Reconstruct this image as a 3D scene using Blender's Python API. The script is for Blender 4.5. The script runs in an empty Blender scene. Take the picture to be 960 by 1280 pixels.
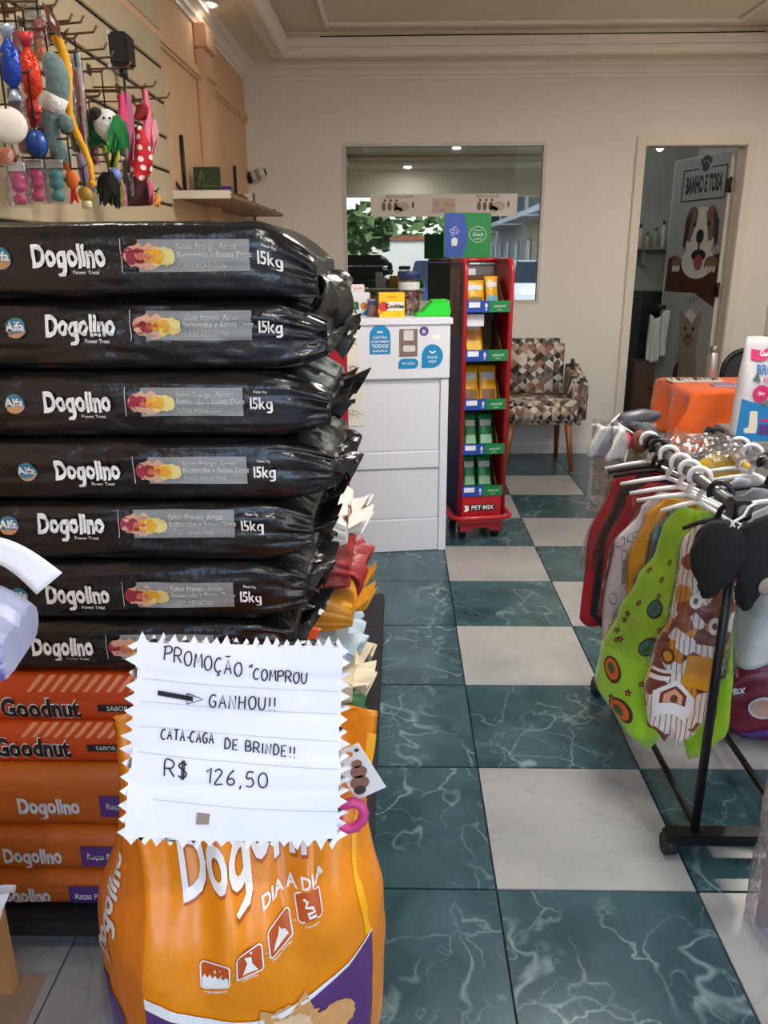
import bpy, bmesh, math, random
from mathutils import Vector, Matrix, noise

# ---------------------------------------------------------------- camera, sky, sun, exposure
SC = bpy.context.scene
COL = SC.collection
F, TH, YA, RO, H = 986.6, .3084, -.021, -.0052, 1.36      # focal length (px of 960x1280), pitch, yaw, roll, eye height


def ray(px, py):
    u, v = px - 480, py - 640
    c, s = math.cos(RO), math.sin(RO)
    u, v = c * u + s * v, -s * u + c * v
    x, up = u / F, -v / F
    y = math.cos(TH) + up * math.sin(TH)
    z = -math.sin(TH) + up * math.cos(TH)
    c, s = math.cos(YA), math.sin(YA)
    return Vector((c * x + s * y, -s * x + c * y, z))


EYE = Vector((0, 0, H))


def at_y(px, py, Y):
    r = ray(px, py); return EYE + r * (Y / r.y)


def at_z(px, py, Z):
    r = ray(px, py); return EYE + r * ((Z - H) / r.z)


def at_x(px, py, X):
    r = ray(px, py); return EYE + r * (X / r.x)


cd = bpy.data.cameras.new('camera')
cam = bpy.data.objects.new('camera', cd)
COL.objects.link(cam)
fw = ray(480, 640).normalized()
rt = (ray(481, 640) - ray(480, 640)).normalized()
up = rt.cross(fw).normalized()
m = Matrix.Identity(4)
for i in range(3):
    m[i][0], m[i][1], m[i][2], m[i][3] = rt[i], up[i], -fw[i], EYE[i]
cam.matrix_world = m
cd.sensor_fit = 'HORIZONTAL'; cd.sensor_width = 36; cd.lens = F / 960 * 36
cd.clip_start = .02; cd.clip_end = 300
SC.camera = cam

w = bpy.data.worlds.new('sky'); SC.world = w; w.use_nodes = True
nt = w.node_tree; nt.nodes.clear()
sky = nt.nodes.new('ShaderNodeTexSky'); sky.sky_type = 'NISHITA'; sky.sun_disc = False
sky.sun_elevation = math.radians(52); sky.sun_rotation = math.radians(35); sky.dust_density = 1.5
bg = nt.nodes.new('ShaderNodeBackground'); bg.inputs[1].default_value = .42
wo = nt.nodes.new('ShaderNodeOutputWorld')
nt.links.new(sky.outputs[0], bg.inputs[0]); nt.links.new(bg.outputs[0], wo.inputs[0])

sl = bpy.data.lights.new('sun', 'SUN'); sl.energy = 3.2; sl.angle = .01; sl.color = (1, .95, .86)
sun = bpy.data.objects.new('sun', sl); COL.objects.link(sun)
sun.rotation_euler = Vector((-.45, -.55, -1.0)).to_track_quat('-Z', 'Y').to_euler()

pl = bpy.data.lights.new('entrance_portal', 'AREA'); pl.shape = 'RECTANGLE'; pl.size = 3.3; pl.size_y = 2.25
pl.cycles.is_portal = True
po = bpy.data.objects.new('entrance_portal', pl); COL.objects.link(po)
po.location = (.75, -.55, 1.15); po.rotation_euler = (math.radians(90), 0, 0)     # the open shop front, light coming in along +Y

SC.view_settings.view_transform = 'Standard'; SC.view_settings.look = 'None'
SC.view_settings.gamma = 1; SC.view_settings.use_curve_mapping = False
SC.view_settings.exposure = 1.45
SC.cycles.max_bounces = 10; SC.cycles.diffuse_bounces = 5; SC.cycles.glossy_bounces = 4
SC.cycles.transmission_bounces = 6; SC.cycles.transparent_max_bounces = 24
SC.cycles.sample_clamp_indirect = 6; SC.cycles.caustics_reflective = False; SC.cycles.caustics_refractive = False
rnd = random.Random(7)

# ---------------------------------------------------------------- materials
def lin(c):
    c = c / 255
    return c / 12.92 if c <= .04045 else ((c + .055) / 1.055) ** 2.4


def rgb(r, g, b): return (lin(r), lin(g), lin(b), 1)


MATS = {}


def mat(name, col, rough=.5, metal=0, var=.07, scale=9, bump=0, bscale=60, coat=0, emit=0, alpha=None, spec=.5, trans=0, sheen=0):
    """a procedural material: a base colour with a little noise variation, optional fine relief"""
    if name in MATS: return MATS[name]
    m = bpy.data.materials.new(name); m.use_nodes = True; MATS[name] = m
    n = m.node_tree.nodes; l = m.node_tree.links; p = n['Principled BSDF']
    c = rgb(*col)
    tc = n.new('ShaderNodeTexCoord'); nz = n.new('ShaderNodeTexNoise')
    nz.inputs['Scale'].default_value = scale; nz.inputs['Detail'].default_value = 3
    l.new(tc.outputs['Object'], nz.inputs['Vector'])
    mx = n.new('ShaderNodeMix'); mx.data_type = 'RGBA'
    mx.inputs[6].default_value = tuple(max(0, x * (1 - var * 1.6)) for x in c[:3]) + (1,)
    mx.inputs[7].default_value = tuple(min(1, x * (1 + var * 1.6)) for x in c[:3]) + (1,)
    l.new(nz.outputs[0], mx.inputs[0]); l.new(mx.outputs[2], p.inputs['Base Color'])
    p.inputs['Roughness'].default_value = rough; p.inputs['Metallic'].default_value = metal
    p.inputs['Specular IOR Level'].default_value = spec
    p.inputs['Coat Weight'].default_value = coat
    if sheen: p.inputs['Sheen Weight'].default_value = sheen
    if trans: p.inputs['Transmission Weight'].default_value = trans
    if alpha is not None: p.inputs['Alpha'].default_value = alpha
    if emit:
        p.inputs['Emission Color'].default_value = c; p.inputs['Emission Strength'].default_value = emit
    if bump:
        nb = n.new('ShaderNodeTexNoise'); nb.inputs['Scale'].default_value = bscale; nb.inputs['Detail'].default_value = 4
        b = n.new('ShaderNodeBump'); b.inputs['Strength'].default_value = bump; b.inputs['Distance'].default_value = .01
        l.new(tc.outputs['Object'], nb.inputs['Vector']); l.new(nb.outputs[0], b.inputs['Height']); l.new(b.outputs[0], p.inputs['Normal'])
    return m


def film(name, tint=(235, 240, 245), amount=.18, rough=.12, bump=.5, bscale=18, diff=0.0):
    """thin clear plastic film or pane: mostly see-through with glossy glints"""
    if name in MATS: return MATS[name]
    m = bpy.data.materials.new(name); m.use_nodes = True; MATS[name] = m
    n = m.node_tree.nodes; l = m.node_tree.links; n.remove(n['Principled BSDF'])
    o = n['Material Output']
    t = n.new('ShaderNodeBsdfTransparent'); t.inputs[0].default_value = rgb(*tint)
    g = n.new('ShaderNodeBsdfGlossy'); g.inputs['Roughness'].default_value = rough
    mx = n.new('ShaderNodeMixShader')
    fr = n.new('ShaderNodeLayerWeight'); fr.inputs[0].default_value = .18
    mul = n.new('ShaderNodeMath'); mul.operation = 'MULTIPLY_ADD'
    mul.inputs[1].default_value = .45; mul.inputs[2].default_value = amount; mul.use_clamp = True
    l.new(fr.outputs[0], mul.inputs[0]); l.new(mul.outputs[0], mx.inputs[0])
    l.new(t.outputs[0], mx.inputs[1]); l.new(g.outputs[0], mx.inputs[2])
    if bump:
        tc = n.new('ShaderNodeTexCoord'); nb = n.new('ShaderNodeTexNoise'); nb.inputs['Scale'].default_value = bscale; nb.inputs['Detail'].default_value = 3
        b = n.new('ShaderNodeBump'); b.inputs['Strength'].default_value = bump; b.inputs['Distance'].default_value = .02
        l.new(tc.outputs['Object'], nb.inputs['Vector']); l.new(nb.outputs[0], b.inputs['Height']); l.new(b.outputs[0], g.inputs['Normal'])
    last = mx
    if diff:
        d = n.new('ShaderNodeBsdfDiffuse'); d.inputs[0].default_value = rgb(*tint)
        m2 = n.new('ShaderNodeMixShader'); m2.inputs[0].default_value = diff
        l.new(mx.outputs[0], m2.inputs[1]); l.new(d.outputs[0], m2.inputs[2]); last = m2
    l.new(last.outputs[0], o.inputs[0])
    return m


# ---------------------------------------------------------------- mesh builder
class G:
    def __init__(s): s.bm = bmesh.new(); s.mi = 0

    def face(s, vs, smooth=False):
        try:
            f = s.bm.faces.new(vs); f.material_index = s.mi; f.smooth = smooth; return f
        except ValueError: return None

    def v(s, p): return s.bm.verts.new(p)

    def hexa(s, p):            # eight corners: bottom four anticlockwise, then top four
        q = [s.v(x) for x in p]
        for i in ((3, 2, 1, 0), (4, 5, 6, 7), (0, 1, 5, 4), (1, 2, 6, 5), (2, 3, 7, 6), (3, 0, 4, 7)): s.face([q[k] for k in i])
        return s

    def box(s, lo, hi):
        a, b = lo, hi
        return s.hexa([(a[0], a[1], a[2]), (b[0], a[1], a[2]), (b[0], b[1], a[2]), (a[0], b[1], a[2]), (a[0], a[1], b[2]), (b[0], a[1], b[2]), (b[0], b[1], b[2]), (a[0], b[1], b[2])])

    def boxm(s, M, lo, hi):
        a, b = lo, hi
        return s.hexa([M @ Vector(p) for p in [(a[0], a[1], a[2]), (b[0], a[1], a[2]), (b[0], b[1], a[2]), (a[0], b[1], a[2]), (a[0], a[1], b[2]), (b[0], a[1], b[2]), (b[0], b[1], b[2]), (a[0], b[1], b[2])]])

    def tube(s, pts, r, n=8, cap=True, closed=False):
        pts = [Vector(p) for p in pts]; N = len(pts); rings = []
        rs = r if isinstance(r, (list, tuple)) else [r] * N
        prev = None
        for i, p in enumerate(pts):
            if closed: t = pts[(i + 1) % N] - pts[i - 1]
            else: t = pts[min(i + 1, N - 1)] - pts[max(i - 1, 0)]
            t = t.normalized() if t.length > 1e-9 else Vector((0, 0, 1))
            if prev is None:
                a = Vector((0, 0, 1)) if abs(t.z) < .9 else Vector((1, 0, 0))
                x = t.cross(a).normalized()
            else:
                x = (prev - t * prev.dot(t))
                x = x.normalized() if x.length > 1e-6 else t.orthogonal().normalized()
            prev = x; y = t.cross(x)
            rings.append([s.v(p + (x * math.cos(2 * math.pi * k / n) + y * math.sin(2 * math.pi * k / n)) * rs[i]) for k in range(n)])
        for i in range(N if closed else N - 1):
            A, B = rings[i], rings[(i + 1) % N]
            for k in range(n): s.face([A[k], A[(k + 1) % n], B[(k + 1) % n], B[k]], True)
        if cap and not closed:
            s.face(rings[0][::-1]); s.face(rings[-1])
        return s

    def cyl(s, p0, p1, r0, r1=None, n=14): return s.tube([p0, p1], [r0, r0 if r1 is None else r1], n)

    def lathe(s, prof, n=20, M=None, smooth=True):
        M = M or Matrix.Identity(4); rings = []
        for r, z in prof:
            rings.append([s.v(M @ Vector((max(r, 1e-4) * math.cos(2 * math.pi * k / n), max(r, 1e-4) * math.sin(2 * math.pi * k / n), z))) for k in range(n)])
        for A, B in zip(rings, rings[1:]):
            for k in range(n): s.face([A[k], A[(k + 1) % n], B[(k + 1) % n], B[k]], smooth)
        s.face(rings[0][::-1]); s.face(rings[-1]); return s

    def ball(s, c, r, n=14, k=9, M=None):
        r = r if isinstance(r, (tuple, list)) else (r, r, r); c = Vector(c)
        T = Matrix.Translation(c) @ (M or Matrix.Identity(4)) @ Matrix.Diagonal((r[0], r[1], r[2], 1))
        return s.lathe([(math.sin(math.pi * i / k), -math.cos(math.pi * i / k)) for i in range(k + 1)], n, T)

    def prism(s, pts, z0, z1, f=None, smooth=False):
        """2D outline extruded from z0 to z1; f maps (x, y, z) to space"""
        f = f or (lambda x, y, z: Vector((x, y, z)))
        a = [s.v(f(x, y, z0)) for x, y in pts]; b = [s.v(f(x, y, z1)) for x, y in pts]; n = len(pts)
        s.face(a[::-1]); s.face(b)
        for i in range(n): s.face([a[i], a[(i + 1) % n], b[(i + 1) % n], b[i]], smooth)
        return s

    def surf(s, f, nu, nv, wu=False, smooth=True, th=0):
        """grid surface f(u, v), u and v in 0..1; wu closes it in u; th: back face along -normal"""
        P = [[Vector(f(i / nu, j / nv)) for i in range(nu + (0 if wu else 1))] for j in range(nv + 1)]
        V = [[s.v(p) for p in row] for row in P]; c = len(V[0])
        for j in range(nv):
            for i in range(nu):
                k = (i + 1) % c if wu else i + 1
                s.face([V[j][i], V[j][k], V[j + 1][k], V[j + 1][i]], smooth)
        if th:
            nrm = [[None] * c for _ in range(nv + 1)]
            for j in range(nv + 1):
                for i in range(c):
                    du = P[j][min(i + 1, c - 1)] - P[j][max(i - 1, 0)]; dv = P[min(j + 1, nv)][i] - P[max(j - 1, 0)][i]
                    k = du.cross(dv); nrm[j][i] = k.normalized() if k.length > 1e-12 else Vector((0, -1, 0))
            W = [[s.v(P[j][i] - nrm[j][i] * th) for i in range(c)] for j in range(nv + 1)]
            for j in range(nv):
                for i in range(nu): s.face([W[j][i], W[j + 1][i], W[j + 1][i + 1], W[j][i + 1]], smooth)
            for i in range(nu):
                s.face([V[0][i], W[0][i], W[0][i + 1], V[0][i + 1]]); s.face([V[nv][i + 1], W[nv][i + 1], W[nv][i], V[nv][i]])
            for j in range(nv):
                s.face([V[j + 1][0], W[j + 1][0], W[j][0], V[j][0]]); s.face([V[j][nu], W[j][nu], W[j + 1][nu], V[j + 1][nu]])
        return s

    def loft(s, rings, cap=True, smooth=True):
        R_ = [[s.v(p) for p in r] for r in rings]; n = len(R_[0])
        for A, B in zip(R_, R_[1:]):
            for k in range(n): s.face([A[k], A[(k + 1) % n], B[(k + 1) % n], B[k]], smooth)
        if cap: s.face(R_[0][::-1]); s.face(R_[-1])
        return s

    def flat(s, verts, faces, f, cut=0):
        """flat 2D mesh (verts, faces) mapped through f(x, y); cut: grid step to which it is diced first"""
        t = bmesh.new(); q = [t.verts.new((x, y, 0)) for x, y in verts]
        for fc in faces:
            try: t.faces.new([q[i] for i in fc])
            except ValueError: pass
        if cut and q:
            for ax in (0, 1):
                lo = min(p.co[ax] for p in t.verts); hi = max(p.co[ax] for p in t.verts); k = math.ceil(lo / cut) * cut
                no = Vector((1, 0, 0)) if ax == 0 else Vector((0, 1, 0))
                while k < hi:
                    bmesh.ops.bisect_plane(t, geom=t.verts[:] + t.edges[:] + t.faces[:], dist=1e-6, plane_co=no * k, plane_no=no); k += cut
        t.verts.index_update()
        W = [s.v(f(p.co.x, p.co.y)) for p in t.verts]
        for fc in t.faces: s.face([W[p.index] for p in fc.verts], True)
        t.free(); return s

    def poly(s, pts, f, cut=0): return s.flat(pts, [list(range(len(pts)))], f, cut)

    def text(s, body, size, f, x=0, y=0, bold=0, cut=0, ax='CENTER', sx=1, shear=0):
        V, Fc = text_geo(body, bold, ax, shear)
        return s.flat([(x + p[0] * size * sx, y + p[1] * size) for p in V], Fc, f, cut)

    def ribbon(s, pts, wd, f):
        """a pen stroke of width wd along 2D points, mapped through f(x, y)"""
        n = len(pts); L = []
        for i, p in enumerate(pts):
            a = Vector(pts[max(i - 1, 0)]); b = Vector(pts[min(i + 1, n - 1)]); d = b - a
            d = d.normalized() if d.length > 1e-9 else Vector((1, 0)); o = Vector((-d.y, d.x)) * wd / 2
            q = Vector(p); L.append((s.v(f(*(q - o))), s.v(f(*(q + o)))))
        for A, B in zip(L, L[1:]): s.face([A[0], B[0], B[1], A[1]])
        return s

    def obj(s, name, material, parent=None, bevel=0, auto=None, M=None, rec=True):
        if rec: bmesh.ops.recalc_face_normals(s.bm, faces=s.bm.faces[:])
        if bevel:
            ed = [e for e in s.bm.edges if e.is_manifold and e.calc_face_angle(0) > .6]
            bmesh.ops.bevel(s.bm, geom=ed, offset=bevel, segments=2, affect='EDGES', clamp_overlap=True)
        me = bpy.data.meshes.new(name); s.bm.to_mesh(me); s.bm.free()
        for k in (material if isinstance(material, (list, tuple)) else [material]): me.materials.append(k)
        o = bpy.data.objects.new(name, me); COL.objects.link(o)
        if parent: o.parent = parent
        if M is not None: o.matrix_basis = M
        return o


TXT = {}


def text_geo(body, bold=0, ax='CENTER', shear=0):
    k = (body, bold, ax, shear)
    if k not in TXT:
        c = bpy.data.curves.new('t', 'FONT'); c.body = body; c.size = 1; c.offset = bold; c.align_x = ax; c.align_y = 'CENTER'
        c.shear = shear; c.resolution_u = 3
        o = bpy.data.objects.new('t', c); COL.objects.link(o); bpy.context.view_layer.update()
        me = o.evaluated_get(bpy.context.evaluated_depsgraph_get()).to_mesh()
        TXT[k] = ([(v.co.x, v.co.y) for v in me.vertices], [tuple(p.vertices) for p in me.polygons])
        bpy.data.objects.remove(o); bpy.data.curves.remove(c)
    return TXT[k]


def glyph(ch, bold):
    """one letter; the g gets a single storey form"""
    if ch != 'g': return text_geo(ch, bold, 'LEFT')
    V, Fc = text_geo('o', bold, 'LEFT'); V = list(V); Fc = list(Fc)
    x0, x1 = min(p[0] for p in V), max(p[0] for p in V); y0, y1 = min(p[1] for p in V), max(p[1] for p in V); w_ = (.17 + bold) * (x1 - x0) / .55; h_ = y1 - y0
    for q in ([(x1 - w_, y1), (x1, y1), (x1, y0 - h_ * .22), (x1 - w_, y0 - h_ * .22)], [(x0 + .04, y0 - h_ * .30), (x0 + .10, y0 - h_ * .46), (x1 - w_ * .6, y0 - h_ * .46), (x1, y0 - h_ * .22), (x1 - w_, y0 - h_ * .18), (x1 - w_ * 1.3, y0 - h_ * .24)]):
        k = len(V); V += q; Fc.append(tuple(range(k, k + len(q))))
    return V, Fc


def tag(o, label, cat, group=None):
    o['label'] = label; o['category'] = cat
    if group: o['group'] = group
    return o


def thing(name, label, cat, loc=(0, 0, 0), rz=0, group=None):
    o = bpy.data.objects.new(name, None); COL.objects.link(o); o.empty_display_size = .05
    o.location = loc; o.rotation_euler = (0, 0, rz); return tag(o, label, cat, group)


def struct(o): o['kind'] = 'structure'; return o


def plane(org, ux, uy, lift=0):
    """map (x, y) to org + x*ux + y*uy, lifted along the normal"""
    org, ux, uy = Vector(org), Vector(ux).normalized(), Vector(uy).normalized(); n = ux.cross(uy).normalized()
    return lambda x, y, z=0: org + ux * x + uy * y + n * (lift + z)


def circ(cx, cy, r, n=20, ry=None, a0=0, a1=360):
    ry = r if ry is None else ry; k = n if a1 - a0 >= 360 else n - 1
    return [(cx + r * math.cos(math.radians(a0 + (a1 - a0) * i / k)), cy + ry * math.sin(math.radians(a0 + (a1 - a0) * i / k))) for i in range(n)]


def rrect(x0, y0, x1, y1, r, n=5):
    o = []
    for cx, cy, a in ((x1 - r, y1 - r, 0), (x0 + r, y1 - r, 90), (x0 + r, y0 + r, 180), (x1 - r, y0 + r, 270)):
        o += [(cx + r * math.cos(math.radians(a + 90 * i / n)), cy + r * math.sin(math.radians(a + 90 * i / n))) for i in range(n + 1)]
    return o


def dup(o, parent=None, **kw):
    c = o.copy(); COL.objects.link(c); c.parent = parent
    for ch in list(o.children): dup(ch, c)
    return c


def hump(x, a, b):
    t = min(1, max(0, (x - a) / (b - a))); return t * t * (3 - 2 * t)


def nz(x, y, z=0): return noise.noise(Vector((x, y, z)))

# ---------------------------------------------------------------- the room
XL, XR, YB, YF = -1.02, 2.55, 5.71, -.5            # left wall, right wall, back wall, shop front
ZC, ZS, ZT = 2.50, 2.56, 2.665                       # wall top, soffit, tray ceiling
T, TX, TY = .4525, .2202, 1.4503                    # tile size and one tile corner

m_wallL = mat('peach_wall_paint', (210, 172, 134), .75, var=.05, scale=2.5, bump=.08, bscale=40)
m_wallB = mat('cream_wall_paint', (227, 222, 213), .7, var=.035, scale=1.5, bump=.05, bscale=30)
m_ceil = mat('white_ceiling_plaster', (226, 214, 192), .8, var=.03, scale=2)
m_trimw = mat('white_gloss_trim', (234, 228, 216), .45, var=.03)
m_grout = mat('dark_grout', (34, 42, 44), .8, var=.1)


def marble(name, base, dark, vein, scale, vs, rough):
    m = bpy.data.materials.new(name); m.use_nodes = True
    n = m.node_tree.nodes; l = m.node_tree.links; p = n['Principled BSDF']
    tc = n.new('ShaderNodeTexCoord'); oi = n.new('ShaderNodeObjectInfo')
    sc = n.new('ShaderNodeVectorMath'); sc.operation = 'SCALE'; sc.inputs[0].default_value = (37, 61, 23)
    ad = n.new('ShaderNodeVectorMath'); ad.operation = 'ADD'
    l.new(oi.outputs['Random'], sc.inputs['Scale']); l.new(tc.outputs['Object'], ad.inputs[0]); l.new(sc.outputs[0], ad.inputs[1])
    a = n.new('ShaderNodeTexNoise'); a.inputs['Scale'].default_value = scale; a.inputs['Detail'].default_value = 6; a.inputs['Distortion'].default_value = .6
    l.new(ad.outputs[0], a.inputs['Vector'])
    r1 = n.new('ShaderNodeValToRGB'); r1.color_ramp.elements[0].position = .32; r1.color_ramp.elements[0].color = rgb(*dark)
    r1.color_ramp.elements[1].position = .68; r1.color_ramp.elements[1].color = rgb(*base); l.new(a.outputs[0], r1.inputs[0])
    last = r1.outputs[0]
    for k, (s_, wd, am) in enumerate(((vs, .022, .5), (vs * 2.2, .014, .3))):
        b = n.new('ShaderNodeTexNoise'); b.inputs['Scale'].default_value = s_; b.inputs['Detail'].default_value = 3.5; b.inputs['Roughness'].default_value = .55
        b.inputs['Distortion'].default_value = .25 + .2 * k
        l.new(ad.outputs[0], b.inputs['Vector'])
        s1 = n.new('ShaderNodeMath'); s1.operation = 'SUBTRACT'; s1.inputs[1].default_value = .5; l.new(b.outputs[0], s1.inputs[0])
        s2 = n.new('ShaderNodeMath'); s2.operation = 'ABSOLUTE'; l.new(s1.outputs[0], s2.inputs[0])
        s3 = n.new('ShaderNodeMapRange'); s3.inputs[1].default_value = 0; s3.inputs[2].default_value = wd * .5; s3.inputs[3].default_value = am; s3.inputs[4].default_value = 0
        l.new(s2.outputs[0], s3.inputs[0])
        g = n.new('ShaderNodeTexNoise'); g.inputs['Scale'].default_value = 4; l.new(ad.outputs[0], g.inputs['Vector'])
        gr = n.new('ShaderNodeMapRange'); gr.inputs[1].default_value = .42; gr.inputs[2].default_value = .62; l.new(g.outputs[0], gr.inputs[0])
        mu = n.new('ShaderNodeMath'); mu.operation = 'MULTIPLY'; l.new(s3.outputs[0], mu.inputs[0]); l.new(gr.outputs[0], mu.inputs[1])
        mx = n.new('ShaderNodeMix'); mx.data_type = 'RGBA'; mx.inputs[7].default_value = rgb(*vein)
        l.new(mu.outputs[0], mx.inputs[0]); l.new(last, mx.inputs[6]); last = mx.outputs[2]
    # a network of fine straight cracks
    wv = n.new('ShaderNodeTexNoise'); wv.inputs['Scale'].default_value = 7; wv.inputs['Detail'].default_value = 4; l.new(ad.outputs[0], wv.inputs['Vector'])
    ws = n.new('ShaderNodeVectorMath'); ws.operation = 'SCALE'; ws.inputs['Scale'].default_value = .16; l.new(wv.outputs['Color'], ws.inputs[0])
    wa = n.new('ShaderNodeVectorMath'); wa.operation = 'ADD'; l.new(ad.outputs[0], wa.inputs[0]); l.new(ws.outputs[0], wa.inputs[1])
    vo = n.new('ShaderNodeTexVoronoi'); vo.feature = 'DISTANCE_TO_EDGE'; vo.inputs['Scale'].default_value = vs * 2.6; l.new(wa.outputs[0], vo.inputs['Vector'])
    vm = n.new('ShaderNodeMapRange'); vm.inputs[1].default_value = 0; vm.inputs[2].default_value = .028; vm.inputs[3].default_value = .5; vm.inputs[4].default_value = 0; l.new(vo.outputs['Distance'], vm.inputs[0])
    gm = n.new('ShaderNodeTexNoise'); gm.inputs['Scale'].default_value = 5.5; l.new(wa.outputs[0], gm.inputs['Vector'])
    gq = n.new('ShaderNodeMapRange'); gq.inputs[1].default_value = .44; gq.inputs[2].default_value = .66; l.new(gm.outputs[0], gq.inputs[0])
    mu = n.new('ShaderNodeMath'); mu.operation = 'MULTIPLY'; l.new(vm.outputs[0], mu.inputs[0]); l.new(gq.outputs[0], mu.inputs[1])
    mx = n.new('ShaderNodeMix'); mx.data_type = 'RGBA'; mx.inputs[7].default_value = rgb(*vein)
    l.new(mu.outputs[0], mx.inputs[0]); l.new(last, mx.inputs[6]); last = mx.outputs[2]
    l.new(last, p.inputs['Base Color']); p.inputs['Roughness'].default_value = rough
    return m


m_green = marble('green_marble_tile', (58, 88, 94), (36, 63, 70), (160, 180, 182), 5, 2.6, .22)
m_white = marble('white_marble_tile', (160, 160, 158), (142, 144, 143), (122, 127, 128), 3, 2.0, .24)

fl = struct(G().box((XL - .2, YF - .1, -.06), (XR + .2, YB + 3.2, -.010)).obj('floor', m_grout))
tiles = {}
for k, mm in (('g', m_green), ('w', m_white)):
    h = T / 2 - .0022
    g = G().box((-h, -h, -.010), (h, h, 0)); o = g.obj('floor_tile', mm, fl, bevel=.0012); tiles[k] = o
used = set()
for i in range(-3, 6):
    for j in range(-5, 10):
        x, y = TX + (i + .5) * T, TY + (j + .5) * T
        if x + T / 2 < XL or x - T / 2 > XR or y + T / 2 < YF: continue
        if i == -1 or j >= 8: k = 'g'
        elif i < -1: k = 'w' if j == -1 or (i + j) % 2 else 'g'
        else: k = 'w' if (i + j) % 2 == 0 else 'g'
        o = tiles[k] if k not in used else tiles[k].copy()
        if k in used: COL.objects.link(o); o.parent = fl
        used.add(k); o.location = (x, y, 0); o.scale = (1, 1, 1)
        if x - T / 2 < XL or x + T / 2 > XR:                        # cut tiles along the walls
            a, b = max(x - T / 2, XL), min(x + T / 2, XR); o.scale.x = (b - a) / T; o.location.x = (a + b) / 2
        if y + T / 2 > YB:
            b = YB + .02; a = y - T / 2; o.scale.y = (b - a) / T; o.location.y = (a + b) / 2

# walls. The back wall has a window (glass to the grooming room) and a doorway
WX0, WX1, WZ0, WZ1 = -.385, .968, 1.07, 2.10
DX0, DX1, DZ1 = 1.605, 2.285, 2.08
TK = .12
struct(G().box((XL - .15, YF, 0), (XL, YB + TK, 3.1)).obj('wall_left', m_wallL))
struct(G().box((XR, YF, 0), (XR + .15, YB + 3.2, 3.1)).obj('wall_right', m_wallB))
g = G(); e = 0.0
for a, b, c, d in ((XL, WX0, 0, 3.0), (WX0, WX1, 0, WZ0), (WX0, WX1, WZ1, 3.0), (WX1, DX0, 0, 3.0), (DX0, DX1, DZ1, 3.0), (DX1, XR, 0, 3.0)):
    g.box((a, YB, c), (b, YB + TK, d))
struct(g.obj('wall_back', m_wallB))
# shop front: a lintel over a wide opening, the roof slab above
g = G().box((XL - .15, YF - .2, 2.22), (XR + .15, YF, 3.1)); g.box((XL - .15, YF - .2, 0), (XL + .05, YF, 2.22)); g.box((XR - .05, YF - .2, 0), (XR + .15, YF, 2.22))
struct(g.obj('wall_front', m_wallB))

# tray ceiling
g = G().box((XL - .15, YF - .2, ZT), (XR + .15, YB + 3.2, ZT + .3))
TX0, TX1, TY0, TY1 = -.70, 2.22, .35, 5.36
g.box((XL, YF, ZS), (TX0, YB, ZT)); g.box((TX1, YF, ZS), (XR, YB, ZT)); g.box((TX0, YF, ZS), (TX1, TY0, ZT)); g.box((TX0, TY1, ZS), (TX1, YB, ZT))
struct(g.obj('ceiling', m_ceil))


def sweep(g, prof, loop, closed=True):
    """profile (inward offset, height) swept round a rectangle of corners with mitred joints"""
    x0, y0, x1, y1 = loop; rings = []
    for sx, sy, x, y in ((1, 1, x0, y0), (-1, 1, x1, y0), (-1, -1, x1, y1), (1, -1, x0, y1)):
        rings.append([g.v((x + sx * a, y + sy * a, z)) for a, z in prof])
    for i in range(4):
        A, B = rings[i], rings[(i + 1) % 4]
        for k in range(len(prof) - 1): g.face([A[k], B[k], B[k + 1], A[k + 1]])
    return g


g = sweep(G(), [(0, 2.475), (.012, 2.475), (.014, 2.492), (.03, 2.497), (.034, 2.512), (.05, 2.528), (.066, 2.535), (.07, 2.55), (.085, 2.552), (.085, 2.562)], (XL, YF, XR, YB))
struct(g.obj('trim_1', m_trimw))                                    # cornice at the wall head
o_ = .085
prof = [(-.085, 2.561), (-.085, 2.548), (-.03, 2.545), (-.02, 2.535), (0, 2.53), (.02, 2.54), (.03, 2.556), (.03, 2.575), (.012, 2.585), (.012, 2.60), (.028, 2.612), (.028, 2.63), (0, 2.635)]
struct(sweep(G(), prof, (TX0, TY0, TX1, TY1)).obj('trim_2', m_trimw))      # lip round the tray
g = sweep(G(), [(0, ZT - .001), (0, ZT - .014), (.012, ZT - .02), (.03, ZT - .014), (.03, ZT - .001)], (TX0 + .26, TY0 + .2, TX1 - .26, TY1 - .17))
struct(g.obj('trim_3', m_trimw))                                    # raised frame on the tray ceiling
g = G().box((XL, 4.40, 0), (XL + .05, 4.60, 2.37)).box((XL, 4.385, 2.37), (XL + .065, 4.615, 2.475)); g.box((XL, 4.39, 2.235), (XL + .062, 4.61, 2.28))
struct(g.obj('trim_4', m_wallL, bevel=.006))                        # pilaster on the left wall
g = G()
for a, b in ((YF, 4.39), (4.61, YB)):
    g.box((XL, a, 2.24), (XL + .02, b, 2.275)); g.box((XL, a, 2.225), (XL + .01, b, 2.29))
struct(g.obj('trim_5', m_wallL, bevel=.003))                        # band along the left wall
g = G().box((XL, 4.62, .0), (XL + .012, YB, .07)).box((XL, YB - .012, 0), (DX0 - .06, YB, .07))
struct(g.obj('baseboard_back', m_wallB))

# loose cables lying in the lip of the tray
m_cable = mat('dark_cable', (30, 26, 24), .6)
pts = [at_z(x, y, 2.637) for x, y in ((405, 59), (480, 61), (560, 60), (625, 57), (634, 53), (642, 58), (652, 55), (664, 59), (690, 57), (760, 60), (850, 59), (928, 57))]
for p in pts: p.y = TY1 - .008 - .012 * abs(math.sin(p.x * 7))
tag(G().tube(pts, .0035, 6).obj('ceiling_cable', m_cable), 'dark loose cable lying along the ceiling tray ledge', 'cable')

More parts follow.
